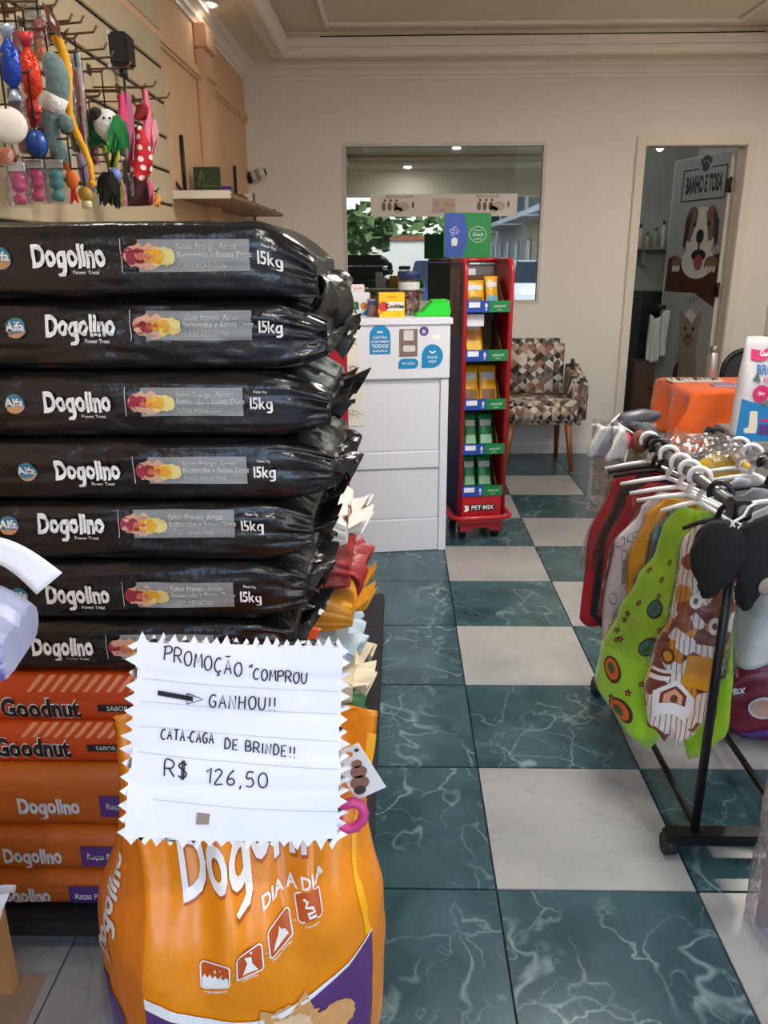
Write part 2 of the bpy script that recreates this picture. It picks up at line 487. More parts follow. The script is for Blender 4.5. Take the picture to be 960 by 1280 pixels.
# downlights
m_lamp = mat('downlight_glow', (255, 244, 224), .4, emit=14, var=0)
m_ring = mat('downlight_ring', (240, 238, 232), .4)


def downlight(x, y, z, label, w=4.0):
    t = thing('downlight', label, 'ceiling lamp', (x, y, z), 0, 'round recessed ceiling lamps')
    G().lathe([(.045, 0), (.062, -.002), (.066, -.006), (.062, -.010), (.047, -.008), (.045, -.002)], 24).obj('rim', m_ring, t)
    G().lathe([(.001, -.004), (.046, -.004), (.046, -.001), (.001, -.001)], 24).obj('diffuser', m_lamp, t)
    L = bpy.data.lights.new('downlight_bulb', 'AREA'); L.shape = 'DISK'; L.size = .09; L.energy = w; L.color = (1, .93, .83)
    b = bpy.data.objects.new('downlight_bulb', L); COL.objects.link(b); b.parent = t; b.location = (0, 0, -.014)


p = at_z(258, 4, ZS); downlight(p.x, p.y, ZS, 'small lit round downlight in the ceiling edge above the peach wall', .12)
p = at_z(571, 183, ZS); downlight(p.x, 2 * YB - p.y, ZS, 'round downlight near the shop front whose reflection shows in the glass')
for x, y, nm in ((-.86, 1.6, 'left ceiling edge above the sacks'), (2.38, 1.6, 'right ceiling edge above the clothes rack'), (2.38, 4.24, 'right ceiling edge near the doorway'), (.1, .0, 'front ceiling edge left of the entrance')):  # extra downlights added outside the frame to lift the interior light
    downlight(x, y, ZS, 'added round downlight in the ' + nm, 1.2 if x < 0 else 4.5)

# square lamp panel added above the picture to brighten the back of the shop
t = thing('added_panel_lamp', 'added square lamp panel, unseen, in the middle of the tray ceiling', 'ceiling lamp', (.75, 2.5, ZT))
G().box((-.31, -.31, -.03), (.31, .31, 0)).obj('added_lamp_housing', m_ring, t, bevel=.004); G().box((-.29, -.29, -.034), (.29, .29, -.0305)).obj('diffuser', mat('added_panel_glow', (255, 250, 242), .4, emit=6, var=0), t)
L = bpy.data.lights.new('added_panel_light', 'AREA'); L.shape = 'SQUARE'; L.size = .56; L.energy = 11.5; L.color = (1, .965, .91)
b = bpy.data.objects.new('added_panel_light', L); COL.objects.link(b); b.parent = t; b.location = (0, 0, -.04)

# the window to the grooming room
m_alu = mat('pale_window_frame', (206, 202, 192), .4)
g = G(); q = .022
for a, b, c, d in ((WX0, WX1, WZ0, WZ0 + q), (WX0, WX1, WZ1 - q, WZ1), (WX0, WX0 + q, WZ0 + q, WZ1 - q), (WX1 - q, WX1, WZ0 + q, WZ1 - q)):
    g.box((a, YB - .008, c), (b, YB + .05, d))
w1 = struct(g.obj('window_1', m_alu, bevel=.003))
m_pane = bpy.data.materials.new('reflective_window_glass'); m_pane.use_nodes = True
n = m_pane.node_tree.nodes; l = m_pane.node_tree.links; n.remove(n['Principled BSDF'])
t_ = n.new('ShaderNodeBsdfTransparent'); t_.inputs[0].default_value = (.42, .47, .46, 1)
g_ = n.new('ShaderNodeBsdfGlossy'); g_.inputs['Roughness'].default_value = .012; g_.inputs[0].default_value = (.86, .92, .90, 1)
lw = n.new('ShaderNodeFresnel'); lw.inputs[0].default_value = 3.6
x_ = n.new('ShaderNodeMixShader'); l.new(lw.outputs[0], x_.inputs[0]); l.new(t_.outputs[0], x_.inputs[1]); l.new(g_.outputs[0], x_.inputs[2])
l.new(x_.outputs[0], n['Material Output'].inputs[0])
G().box((WX0 + q, YB + .018, WZ0 + q), (WX1 - q, YB + .024, WZ1 - q)).obj('window_pane', m_pane, w1)

# doorway: frame and the leaf standing open with the printed poster on it
m_door = mat('cream_door_paint', (222, 213, 198), .5, var=.05, scale=3)
g = G()
for y0, y1 in ((YB - .018, YB), (YB + TK, YB + TK + .018)):
    g.box((DX0 - .05, y0, 0), (DX0 + .01, y1, DZ1 + .05)); g.box((DX1 - .01, y0, 0), (DX1 + .05, y1, DZ1 + .05)); g.box((DX0 + .01, y0, DZ1 - .01), (DX1 - .01, y1, DZ1 + .05))
g.box((DX0, YB, 0), (DX0 + .012, YB + TK, DZ1)); g.box((DX1 - .012, YB, 0), (DX1, YB + TK, DZ1)); g.box((DX0, YB, DZ1 - .012), (DX1, YB + TK, DZ1))
struct(g.obj('trim_6', m_door, bevel=.004))
beta = math.radians(74)
dr = bpy.data.objects.new('door_1', None); COL.objects.link(dr); struct(dr)
dr.location = (DX1 - .02, YB + TK + .03, 0); dr.rotation_euler = (0, 0, math.pi - beta)      # local +x runs from the hinge to the free edge
DWD = .66
G().box((0, -.018, .008), (DWD, .018, DZ1 - .02)).obj('door_leaf', m_door, dr, bevel=.003)
m_brass = mat('dark_hinge_metal', (70, 52, 36), .4, metal=.8)
for z in (.35, 1.15, 1.84):
    g = G().cyl((-.012, .02, z - .05), (-.012, .02, z + .05), .009).box((-.012, .017, z - .045), (.035, .0205, z + .045)); g.obj('hinge', m_brass, dr)
g = G().lathe([(.012, 0), (.012, .03), (.026, .04), (.03, .055), (.02, .07), (.002, .072)], 18, Matrix.Translation((DWD - .06, .018, 1.0)) @ Matrix.Rotation(-math.pi / 2, 4, 'X')); g.obj('door_knob', m_brass, dr)
# ---------------------------------------------------------------- the street outside, behind the camera (seen mirrored in the glass)
m_pave = mat('grey_pavement', (150, 146, 138), .85, var=.1, scale=2)
m_road = mat('asphalt_road', (92, 92, 94), .9, var=.12, scale=3)
struct(G().box((-30, -2.6, -.14), (30, YF - .1, -.012)).obj('pavement_ground', m_pave))
struct(G().box((-30, -70, -.20), (30, -2.6, -.12)).obj('road_ground', m_road))
m_fac = [mat('white_facade', (226, 222, 212), .8, var=.05, scale=1), mat('sand_facade', (208, 190, 160), .8, var=.05, scale=1), mat('grey_facade', (178, 178, 172), .8, var=.05, scale=1), mat('ochre_facade', (204, 160, 104), .8, var=.05, scale=1)]
m_pan = mat('dark_house_window', (52, 62, 70), .15); m_rail = mat('iron_railing', (44, 42, 40), .5); m_rooft = mat('clay_roof', (150, 88, 62), .8, var=.15)


def house(x, y, w, d, h, side, k, label):
    """a street house whose front faces +x (side 1), -x (side -1)"""
    t = thing('house', label, 'building', (x, y, -.12), 0, 'houses along the street outside')
    G().box((0 if side > 0 else 0, -d, 0), (w, 0, h)).obj('house_wall', m_fac[k], t)
    G().box((-.2, -d - .1, h), (w + .2, .1, h + .25)).obj('roof', m_rooft, t)
    fx = w if side > 0 else 0; n = max(1, int(d / 2.2)); fl_ = int(h / 2.9)
    for f in range(fl_):
        for i in range(n):
            yy = -d * (i + .5) / n; z = .9 + f * 2.9
            a, b = (fx - .04, fx + .03)
            if f == 0: G().box((a, yy - .45, .1), (b, yy + .45, 2.2)).obj('house_door', m_pan, t)
            else:
                G().box((a, yy - .5, z), (b, yy + .5, z + 1.3)).obj('house_window', m_pan, t)
    if fl_ > 1:
        o = .9 * side; a, b = min(fx, fx + o), max(fx, fx + o)
        s = G().box((a, -d + .3, 2.75), (b, -.3, 2.9)).obj('balcony', m_fac[0], t)
        g = G(); xx = fx + o * .95
        g.tube([(xx, -d + .3, 3.8), (xx, -.3, 3.8)], .03, 6)
        for i in range(int((d - .6) / .25) + 1): g.tube([(xx, -d + .3 + i * .25, 2.9), (xx, -d + .3 + i * .25, 3.8)], .015, 5)
        g.obj('railing', m_rail, s)


for i, (y, d, h, k) in enumerate(((-6.5, 7, 6.2, 0), (-13.8, 6, 5.8, 1), (-20, 8, 6.4, 2), (-28.5, 8, 6, 0))):
    house(4.6, y, 5, d, h, -1, k, ('pale two storey house with long balcony across the street', 'sand coloured house beyond the pale balcony house', 'grey house further down the mirrored street', 'white house at the far end of the mirrored street')[i])
for i, (y, d, h, k) in enumerate(((-6.5, 6, 3.4, 2), (-13, 8, 6, 0), (-21.5, 9, 6, 3))):
    house(-9.2, y, 5, d, h, 1, k, ('low grey house on the left of the mirrored street', 'white house on the left of the mirrored street', 'ochre house on the left of the mirrored street')[i])
house(-1.6, -37.5, 5.5, 3, 2.6, 1, 0, 'low white shed closing the mirrored street')
m_leafd = mat('street_tree_leaves', (74, 98, 50), .8, var=.4, scale=6); m_bark = mat('street_tree_bark', (84, 66, 48), .9)
for i, (x, y, r) in enumerate(((-1.9, -32.5, 1.7), (1.6, -45, 3.0), (-4.2, -46, 2.8))):
    t = thing('street_tree', ('bushy green tree at the left kerb of the mirrored street', 'round green tree behind the low white shed', 'broad green tree left of the low white shed')[i], 'tree', (x, y, -.12))
    G().tube([(0, 0, 0), (.05, 0, 1.2), (0, .05, 2.6)], [.16, .12, .08], 8).obj('trunk', m_bark, t)
    g = G(); rr = random.Random(i)
    for k in range(260):
        a, b, q = rr.uniform(0, 6.28), rr.uniform(-1, 1), rr.uniform(.5, 1) * r
        c = Vector((math.cos(a) * math.sqrt(1 - b * b) * q, math.sin(a) * math.sqrt(1 - b * b) * q, 3.0 + b * q * .75))
        M_ = Matrix.Translation(c) @ Matrix.Rotation(rr.uniform(0, 6), 4, 'X') @ Matrix.Rotation(rr.uniform(0, 6), 4, 'Z'); e_ = .35
        g.face([g.v(M_ @ Vector(p)) for p in ((-e_, 0, 0), (0, -e_ * .6, .05), (e_, 0, 0), (0, e_ * .6, .05))])
    o = g.obj('crown', m_leafd, t); o['kind'] = 'stuff'


def car(loc, rz, col, label):
    t = thing('car', label, 'car', loc, rz)
    mc = mat('car_paint_%d_%d_%d' % col, col, .25, coat=.6); mg = mat('car_glass', (24, 28, 34), .08); mt = mat('tyre_rubber', (26, 26, 26), .8); ml = mat('car_lamp', (225, 225, 220), .1)
    secs = []
    for y, zb, zt, wd in ((-2.0, .35, .62, .70), (-1.9, .28, .78, .80), (-1.0, .25, .90, .85), (.0, .25, .95, .86), (1.1, .25, .97, .86), (1.85, .28, .95, .82), (2.0, .35, .7, .74)):
        secs.append([(-wd, y, zb), (wd, y, zb), (wd * 1.02, y, (zb + zt) / 2), (wd * .93, y, zt), (-wd * .93, y, zt), (-wd * 1.02, y, (zb + zt) / 2)])
    G().loft(secs).obj('car_body', mc, t)
    G().loft([[(-.74, y0, .92), (.74, y0, .92), (.58, y1, z1), (-.58, y1, z1)] for y0, y1, z1 in ((-1.0, -.98, .94), (-.35, -.3, 1.42), (.9, .85, 1.46), (1.55, 1.5, .98))], smooth=False).obj('cabin', mg, t)
    G().box((-.56, -.3, 1.41), (.56, .88, 1.475)).obj('car_roof', mc, t, bevel=.02)
    for x in (-.76, .76):
        for y in (-1.25, 1.25): G().cyl((x - .1, y, .3), (x + .1, y, .3), .3, n=20).obj('wheel', mt, t)
    for x in (-.55, .55): G().ball((x, -1.93, .66), (.16, .06, .08)).obj('headlamp', ml, t)
    for x in (-.55, .55): G().ball((x, 1.93, .72), (.12, .06, .1)).obj('tail_lamp', ml, t)


car((.9, -7.2, -.12), 0, (30, 44, 92), 'dark blue car parked across the street, mirrored in the glass')
car((3.4, -9.5, -.12), 0, (205, 208, 210), 'silver car parked along the right kerb, mirrored in the glass')
# ---------------------------------------------------------------- black platform and the stack of sacks
m_plat = mat('black_platform_board', (20, 20, 24), .55, bump=.05)
pf = thing('pallet_platform', 'low black platform board carrying the stacked pet food sacks', 'platform', (-.53, 2.07, 0))
G().box((-.47, -.82, .055), (.47, .82, .10)).obj('platform_top', m_plat, pf, bevel=.004)
for x in (-.36, .36):
    for y in (-.68, 0, .68): G().box((x - .05, y - .05, 0), (x + .05, y + .05, .055)).obj('block_foot', m_plat, pf)


class Sack:
    """a filled sack lying on its broad side; local x along its length, front side towards -y, z up from its underside"""
    def __init__(s, L, D, Hh, seed, endw=.10, er=.03, amp=.004, droop=.02, endt=.5):
        s.L, s.D, s.H, s.seed, s.endw, s.er, s.amp, s.droop, s.endt = L, D, Hh, seed, endw, er, amp, droop, endt

    def sec(s, x):
        k = max(0, (abs(x) - (s.L / 2 - s.endw)) / s.endw); k = min(1, k)
        th = 1 - (1 - s.endt) * k ** 1.6
        return th, 1 - .10 * k ** 2, -s.droop * k ** 1.5 * (1 if x > 0 else .4), k

    def wr(s, x, q, k):
        a = s.amp * (1 + 1.4 * k)
        w = nz(x * 7 + s.seed * 3.1, q * 9, s.seed) + .55 * nz(x * 16 + q * 9, q * 13 - x * 6, s.seed + 5)
        crease = abs(nz(x * 5 - q * 6, q * 4 + s.seed, s.seed * 2.3))
        return a * w - a * .9 * max(0, .16 - crease) / .16 * (.4 + k)

    def front(s, x, z, lift=0):
        """front face; z is height above the underside, 0..H"""
        th, dp, dz, k = s.sec(x); h2 = s.H / 2 * th
        t = max(-1, min(1, (z - s.H / 2) / (s.H / 2)))
        c = (1 - abs(t) ** 3.4) ** .5
        y = -(s.D / 2 * dp - s.er) - s.er * c
        return Vector((x, y - s.wr(x, t, k) - lift, s.H / 2 + dz + t * h2 + .15 * s.wr(x, t + 3, k)))

    def ring(s, x, nf=24, nt=10):
        th, dp, dz, k = s.sec(x); h2 = s.H / 2 * th; yb = s.D / 2 * dp - s.er
        P = [s.front(x, s.H * .5 * (1 + math.sin(math.pi * (i / nf - .5)))) for i in range(nf + 1)]
        for i in range(1, nt):
            y = -yb + 2 * yb * i / nt; P.append(Vector((x, y, s.H / 2 + dz + h2 + min(0, s.wr(x, y * 6, k)) * math.sin(math.pi * i / nt) ** .6)))
        for i in range(7): a = math.pi * (.5 - i / 6); P.append(Vector((x, yb + s.er * math.cos(a), s.H / 2 + dz + h2 * math.sin(a))))
        for i in range(1, nt): P.append(Vector((x, yb - 2 * yb * i / nt, s.H / 2 + dz - h2)))
        return P

    def build(s, name, mt, parent, n=110):
        g = G(); xs = [-s.L / 2 + s.L * i / n for i in range(n + 1)]
        # end caps close over a small bulge
        g.loft([s.ring(x) for x in xs]); return g.obj(name, mt, parent)

    def seal(s, mt, parent, side=1, ln=.07, drop=60, seed=0, wd=.9):
        """the crimped flat end of the bag, folded and creased"""
        th, dp, dz, k = s.sec(side * s.L / 2); W = s.D * dp * wd; rr = random.Random(seed + int(s.seed * 10))
        ph = rr.uniform(0, 6); a0 = math.radians(drop)

        def f(u, v):
            y = (u - .5) * W
            fold = (.016 * math.sin(u * 17 + ph) + .010 * math.sin(u * 41 + ph * 2)) * (.35 + v)
            ang = a0 * (v * .8 + .2) * (1 + .35 * math.sin(u * 5 + ph))
            r = ln * v * (1 + .30 * math.sin(u * 9 + ph * 3))
            return Vector((side * (s.L / 2 - .012 + r * math.cos(ang) + fold * .6), y * (1 - .12 * v) + fold * .5, s.H / 2 + dz - r * math.sin(ang) + fold))
        return G().surf(f, 46, 8, th=.0012, smooth=False).obj('end_seal', mt, parent)


def plastic(name, col, rough, bump=.35):
    return mat(name, col, rough, var=.05, bump=bump, bscale=17, spec=.55)


m_blk = plastic('black_sack_plastic', (17, 16, 18), .24, .6)
m_orgG = plastic('bright_orange_sack_plastic', (196, 70, 18), .34)
m_orgD = plastic('amber_orange_sack_plastic', (182, 92, 22), .38)
m_wh = mat('white_print', (240, 238, 232), .5, var=.02)
m_dimw = mat('soft_white_print', (205, 205, 200), .5, var=.02)
m_blkp = mat('black_print', (18, 16, 16), .5)
m_pan2 = mat('grey_print_panel', (138, 142, 142), .35, var=.10, scale=20)
m_pur = mat('purple_print', (84, 52, 120), .4)
m_food = [mat('food_print_%d' % i, c, .5) for i, c in enumerate(((214, 164, 136), (150, 40, 58), (226, 208, 130), (228, 164, 40), (196, 98, 76)))]
m_teal = mat('round_logo_blue_print', (62, 118, 140), .45); m_sand = mat('round_logo_sand_print', (196, 140, 92), .45)

PUFF = {'g': 'g'}


def brand(g, body, x0, x1, zc, h, f, bold=.035, wob=.10, cut=.012):
    """chunky bouncing lettering from x0 to x1: each letter placed on its own height and tilt"""
    n = len(body); wid = []
    for ch in body:
        V, _ = glyph(ch, bold); wid.append(max(p[0] for p in V) - min(0, min(p[0] for p in V)) + .02)
    sc = (x1 - x0) / sum(wid); x = x0
    for i, ch in enumerate(body):
        V, Fc = glyph(ch, bold); a = (-1) ** i * .05 * (wob > 0)
        dy = wob * h * (.35 if i % 2 else -.35)
        sy = h / .72
        g.flat([(x + p[0] * sc, zc + dy + p[1] * sy + a * p[0] * sc) for p in V], Fc, f, cut); x += wid[i] * sc
    return g


def black_print(s, t, q0, q1, zc, alfa=True, full=True):
    """q0/q1: local x of the start and the end of the brand name; the rest of the print follows to the same scale"""
    k = (q1 - q0); H_ = s.H; f = lambda x, z: s.front(x, z, .003)
    f3 = lambda x, z: s.front(x, z, .0048); f4 = lambda x, z: s.front(x, z, .0062)
    g = G(); brand(g, 'Dogolino', q0, q1, zc, k * .29, f3, .045); g.text('Power Treat', k * .07, f3, q0 + k * .72, zc - k * .205, .01); g.obj('brand_lettering', m_wh, t)
    X = lambda a: q0 + k * a
    if alfa:
        g = G(); r = k * .145; cx = X(-.42); cz = zc - k * .02
        g.poly([p for p in circ(cx, cz, r, 28)], f, .02); g.mi = 1
        g.poly(circ(cx, cz - .02 * k, r * .93, 20, r * .8, 190, 350), f3, .02); g.mi = 2
        g.text('Alfa', k * .17, f4, cx, cz + k * .02, .025)
        g.obj('round_logo', [m_teal, m_sand, m_wh], t)
    g = G(); g.poly([(X(1.43), zc - k * .20), (X(2.92), zc - k * .20), (X(2.92), zc + k * .21), (X(1.43), zc + k * .21)], f, .008)
    g.mi = 1
    g.text('Sabor Frango, Arroz', k * .105, f3, X(1.95), zc + k * .115, .008, ax='LEFT', sx=.92, cut=.01); g.text('Betterraba e Batata Doce', k * .105, f3, X(1.95), zc + k * .015, .008, ax='LEFT', sx=.92, cut=.01)
    g.text('CÃES ADULTOS', k * .09, f3, X(1.96), zc - k * .12, 0, ax='LEFT')
    g.poly([(X(1.20), zc - k * .2), (X(1.21), zc - k * .2), (X(1.21), zc + k * .22), (X(1.20), zc + k * .22)], f, .02)
    g.obj('info_panel', [m_pan2, m_dimw], t)
    g = G(); rr = random.Random(3)
    for mi, cx, cz, r in ((0, 1.42, .12, .15), (0, 1.56, .14, .15), (0, 1.34, .05, .10), (1, 1.34, -.09, .10), (1, 1.45, -.10, .10), (1, 1.40, -.03, .07), (2, 1.70, .05, .12), (2, 1.83, -.02, .11), (3, 1.58, -.12, .08), (3, 1.70, -.13, .09), (4, 1.48, .10, .05), (4, 1.58, .04, .04)):
        g.mi = mi; ff = (lambda i: (lambda x, z: s.front(x, z, .0052 + .0007 * i)))(mi)
        g.poly([(X(cx) + k * r * (1 + .18 * rr.uniform(-1, 1)) * math.cos(a * .4488), zc + k * r * 1.05 * (1 + .2 * rr.uniform(-1, 1)) * math.sin(a * .4488)) for a in range(14)], ff, .015)
    g.obj('food_picture', m_food, t)
    g = G(); brand(g, '15kg', X(2.99), X(3.36), zc - k * .02, k * .17, lambda x, z: s.front(x, z, .0065), .02, 0, .03); g.text('Peso liq.', k * .06, f3, X(3.18), zc + k * .15, .004); g.obj('weight_lettering', m_wh, t)


# rows: image height of the top and bottom of each visible front, sack right end, brand name span
YK = 1.36
rows = [  # y_top, y_bot, x_right_end_px, name x0, x1, name centre y, label
    (276, 374, 412, 40, 133, 321, 'topmost black pet food sack of the stack, its right end drooping', True, 0),
    (378, 464, 424, 57, 145, 408, 'second black pet food sack from the top, its front creased and dented', True, 0),
    (466, 549, 428, 55, 140, 503, 'third black pet food sack from the top of the stack', True, 0),
    (551, 629, 432, 69, 151, 588, 'fourth black pet food sack from the top, set furthest to the right', True, 0),
    (631, 704, 408, 47, 131, 655, 'fifth black pet food sack from the top, level with the red bag ends', True, 0),
    (706, 779, 398, 58, 138, 743, 'sixth black pet food sack from the top, behind the white paper strip', True, 0),
    (781, 843, 385, 40, 118, 808, 'lowest black pet food sack, partly behind the handwritten notice', False, 0)]
for i, (yt, yb, xr, n0, n1, ny, lab, alfa, _) in enumerate(rows):
    Yf = YK - .004 * i
    zt = at_y(220, yt, Yf).z; zb = at_y(220, yb, Yf).z; xe = at_y(xr, (yt + yb) / 2, Yf + .1).x
    L, D = .80, .42; hh = zt - zb + .001
    s = Sack(L, D, hh, i * 1.7 + .4, amp=.007 if i == 1 else .0042, droop=.03 if i == 0 else .008, endw=.10)
    cx = xe - L / 2 - .015
    t = thing('pet_food_sack', lab, 'pet food', (cx, Yf + D / 2, zb), 0, 'black sacks of pet food in the stack')
    s.build('sack_body', m_blk, t)
    s.seal(m_blk, t, 1,     .08 if i == 0 else .042, 75 if i == 0 else rnd.uniform(-15, 65), i)
    a = at_y(n0, ny, Yf); b = at_y(n1, ny, Yf)
    black_print(s, t, a.x - cx, b.x - cx, a.z - zb, alfa)

# the two bright orange and three amber sacks underneath
m_gstripe = mat('pale_stripe_print', (226, 146, 96), .4)
rowsG = [(846, 906, 2, 102, 886, 'upper of the two bright orange sacks with black lettering and pale stripes', 1.335), (906, 958, -6, 90, 935, 'lower of the two bright orange sacks with black lettering', 1.325)]
ztop_prev = None
for i, (yt, yb, n0, n1, ny, lab, Yf) in enumerate(rowsG):
    zt = at_y(60, yt, Yf).z; zb = at_y(60, yb, Yf).z; hh = zt - zb
    L, D = .72, .42; cx = -.25 - L / 2
    s = Sack(L, D, hh, 20 + i * 2.3, amp=.002, droop=.008)
    t = thing('pet_food_sack', lab, 'pet food', (cx, Yf + D / 2, zb), 0, 'bright orange sacks in the stack')
    s.build('sack_body', m_orgG, t); s.seal(m_orgG, t, 1, .05, 30, i)
    a = at_y(n0, ny, Yf); b = at_y(n1, ny, Yf); f = lambda x, z: s.front(x, z, .002); f3 = lambda x, z: s.front(x, z, .0032)
    k = b.x - a.x; q0 = a.x - cx; zc = a.z - zb
    g = G(); brand(g, 'Goodnut', q0, q0 + k, zc, k * .27, f, .07, .0); g.mi = 1; brand(g, 'Goodnut', q0, q0 + k, zc, k * .27, f3, .04, .0); g.obj('brand_lettering', [m_wh, m_blkp], t)
    g = G(); g.poly([(q0 + k * 1.2, zc - k * .03), (q0 + k * 2.2, zc - k * .03), (q0 + k * 2.2, zc + k * .07), (q0 + k * 1.2, zc + k * .07)], f, .02); g.mi = 1
    g.text('SABOR CARNE', k * .085, f3, q0 + k * 1.6, zc + k * .02, .01); g.obj('flavour_strip', [m_blkp, m_dimw], t)
    g = G()
    for j in range(11):
        x = q0 + k * (.35 + .14 * j); z0 = hh * .70; z1 = hh * .97
        g.poly([(x, z0), (x + .008, z0), (x + .034, z1), (x + .022, z1)], f, .01)
    g.obj('stripe_print', m_gstripe, t)
rowsD = [(962, 1038, 22, 100, 1008, 'highest of the three amber orange sacks with white lettering', 1.31), (1042, 1093, 4, 78, 1070, 'middle amber orange sack with white lettering and purple panel', 1.295), (1096, 1147, -6, 66, 1133, 'bottom amber orange sack resting on the black platform', 1.28)]
zb_list = [at_y(60, r[1], r[6]).z for r in rowsD]
for i, (yt, yb, n0, n1, ny, lab, Yf) in enumerate(rowsD):
    zt = at_y(60, yt, Yf).z; zb = max(.1005, at_y(60, yb, Yf).z); hh = zt - zb
    L, D = .72, .42; cx = -.27 - L / 2
    s = Sack(L, D, hh, 40 + i * 2.3, amp=.0018, droop=.006)
    t = thing('pet_food_sack', lab, 'pet food', (cx, Yf + D / 2, zb), 0, 'amber orange sacks in the stack')
    s.build('sack_body', m_orgD, t); s.seal(m_orgD, t, 1, .05, 30, i)
    a = at_y(n0, ny, Yf); b = at_y(n1, ny, Yf); f = lambda x, z: s.front(x, z, .002); f3 = lambda x, z: s.front(x, z, .0032)
    k = b.x - a.x; q0 = a.x - cx; zc = min(max(a.z - zb, .03), hh - .03)
    g = G(); brand(g, 'Dogolino', q0, q0 + k, zc, k * .29, f, .045); g.obj('brand_lettering', m_dimw, t)
    g = G(); g.poly([(q0 + k * 1.32, zc - k * .20), (q0 + k * 3.0, zc - k * .20), (q0 + k * 3.0, zc + k * .22), (q0 + k * 1.32, zc + k * .22)], f, .02); g.mi = 1
    g.text('Raças Pequenas', k * .16, f3, q0 + k * 1.42, zc + k * .02, .01, ax='LEFT', sx=.8); g.obj('purple_panel', [m_pur, m_dimw], t)

# coloured bags stacked behind the black ones; their right ends stick out
m_b = {'red': plastic('dark_red_bag_plastic', (150, 40, 44), .4), 'white': plastic('white_bag_plastic', (222, 220, 214), .4), 'blue': plastic('pale_blue_bag_plastic', (190, 208, 220), .35), 'green': plastic('green_bag_plastic', (46, 110, 62), .4), 'yellow': plastic('yellow_bag_plastic', (214, 150, 40), .4), 'cream': plastic('cream_bag_plastic', (220, 206, 176), .4)}
Y2 = 1.86
stack2 = [(.1005, 'green', 'green bag at the bottom of the stack behind the black sacks', -.10), (.205, 'cream', 'cream and yellow bag end above the green one behind the black sacks', -.085), (.31, 'blue', 'white and pale blue bag with crumpled end behind the lowest black sack', -.10), (.43, 'yellow', 'yellow bag end under the dark red one behind the black sacks', -.08), (.54, 'red', 'dark red bag whose folded end sticks out beside the counter', -.085), (.66, 'white', 'white bag with red corners on top of the dark red bag', -.09)]
for i, (z, c, lab, xe) in enumerate(stack2):
    hh = (stack2[i + 1][0] - z if i < 5 else .11) - .001
    s = Sack(.70, .40, hh, 60 + i * 1.9, amp=.004, droop=.02)
    t = thing('pet_food_bag', lab, 'pet food', (xe - .395, Y2 + .2, z), 0, 'coloured bags stacked behind the black sacks')
    s.build('bag_body', m_b[c], t, 30); s.seal(m_b[c], t, 1, .055, (20, 10, 40, -20, 45, -10)[i], 30 + i, .8)
    if c == 'white':
        g = G()
        for y, z_ in ((-.16, .075), (-.05, .05)): g.poly([(y, z_ - .03), (y + .09, z_ - .02), (y + .04, z_ + .035)], lambda a, b: Vector((.352, a, b)))
        g.obj('red_patch', m_b['red'], t)
    if c == 'blue':
        g = G(); f = lambda x, z: s.front(x, z, .002)
        for k in (0, 1, 2): g.ribbon([(.26 + .035 * math.cos(a / 3) * (1 - .2 * k), .05 + .02 * math.sin(a / 3) * (1 - .2 * k)) for a in range(20)], .003, f)
        g.obj('round_logo', m_blkp, t)
# ---------------------------------------------------------------- the promotion sack standing in front, with its handwritten notice
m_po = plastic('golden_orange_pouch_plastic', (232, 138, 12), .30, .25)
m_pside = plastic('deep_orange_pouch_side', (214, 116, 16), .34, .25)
m_gold = plastic('yellow_edge_print', (246, 176, 20), .35, .2)
FL, FR, BR, BL = Vector((-.385, .925)), Vector((-.055, 1.035)), Vector((-.075, 1.19)), Vector((-.505, 1.075))
TLp, TRp = Vector((-.463, 1.105)), Vector((-.036, 1.125)); PH = .655


def pz(k, v):
    """corner k of the pouch outline at height fraction v (0 floor, 1 sealed top)"""
    B_ = (FL, FR, BR, BL)[k]; Tt = (TLp, TRp, TRp + Vector((0, .006)), TLp + Vector((0, .006)))[k]
    w_ = hump(v, .52, 1.0); c = (FL + FR + BR + BL) / 4
    b = c + (B_ - c) * (1 + .05 * math.sin(math.pi * min(1, v / .8)) - .05 * (1 - hump(v, 0, .08)) - .16 * hump(v, .45, .75))
    return b.lerp(Tt, w_)


def pfront(u, v, lift=0):
    a, b = pz(0, v), pz(1, v); p = a.lerp(b, u); d = (b - a).normalized(); n_ = Vector((d.y, -d.x))
    e = math.sin(math.pi * u) ** .7 if 0 < u < 1 else 0
    bul = .042 * e * (1 - hump(v, .6, 1))
    # vertical folds gathering under the seal, a long diagonal crease on the left
    fo = hump(v, .30, .8) * (1 - .5 * hump(v, .93, 1)) * (.020 * math.sin(u * 15 + v * 3.5) + .010 * math.sin(u * 33 - v * 6)) * (.2 + e)
    fo += .005 * nz(u * 5, v * 6, 3) + .003 * nz(u * 13, v * 15, 8)
    q = p + n_ * (bul + fo + lift); return Vector((q.x, q.y, .004 + PH * v + (.02 * e * hump(v, .8, 1))))


def pedge(k, u, v):
    a, b = pz(k, v), pz((k + 1) % 4, v); p = a.lerp(b, u); d = (b - a).normalized(); n_ = Vector((d.y, -d.x)); e = math.sin(math.pi * u)
    o = (.02 if k == 3 else .03) * e * (1 - hump(v, .55, .95)) - .01 * e * hump(v, .6, .9) * (k in (1, 3))
    q = p + n_ * (o + .004 * nz(u * 6, v * 8, k * 4)); return Vector((q.x, q.y, .004 + PH * v + (.02 * e * hump(v, .8, 1) if k == 2 else 0)))


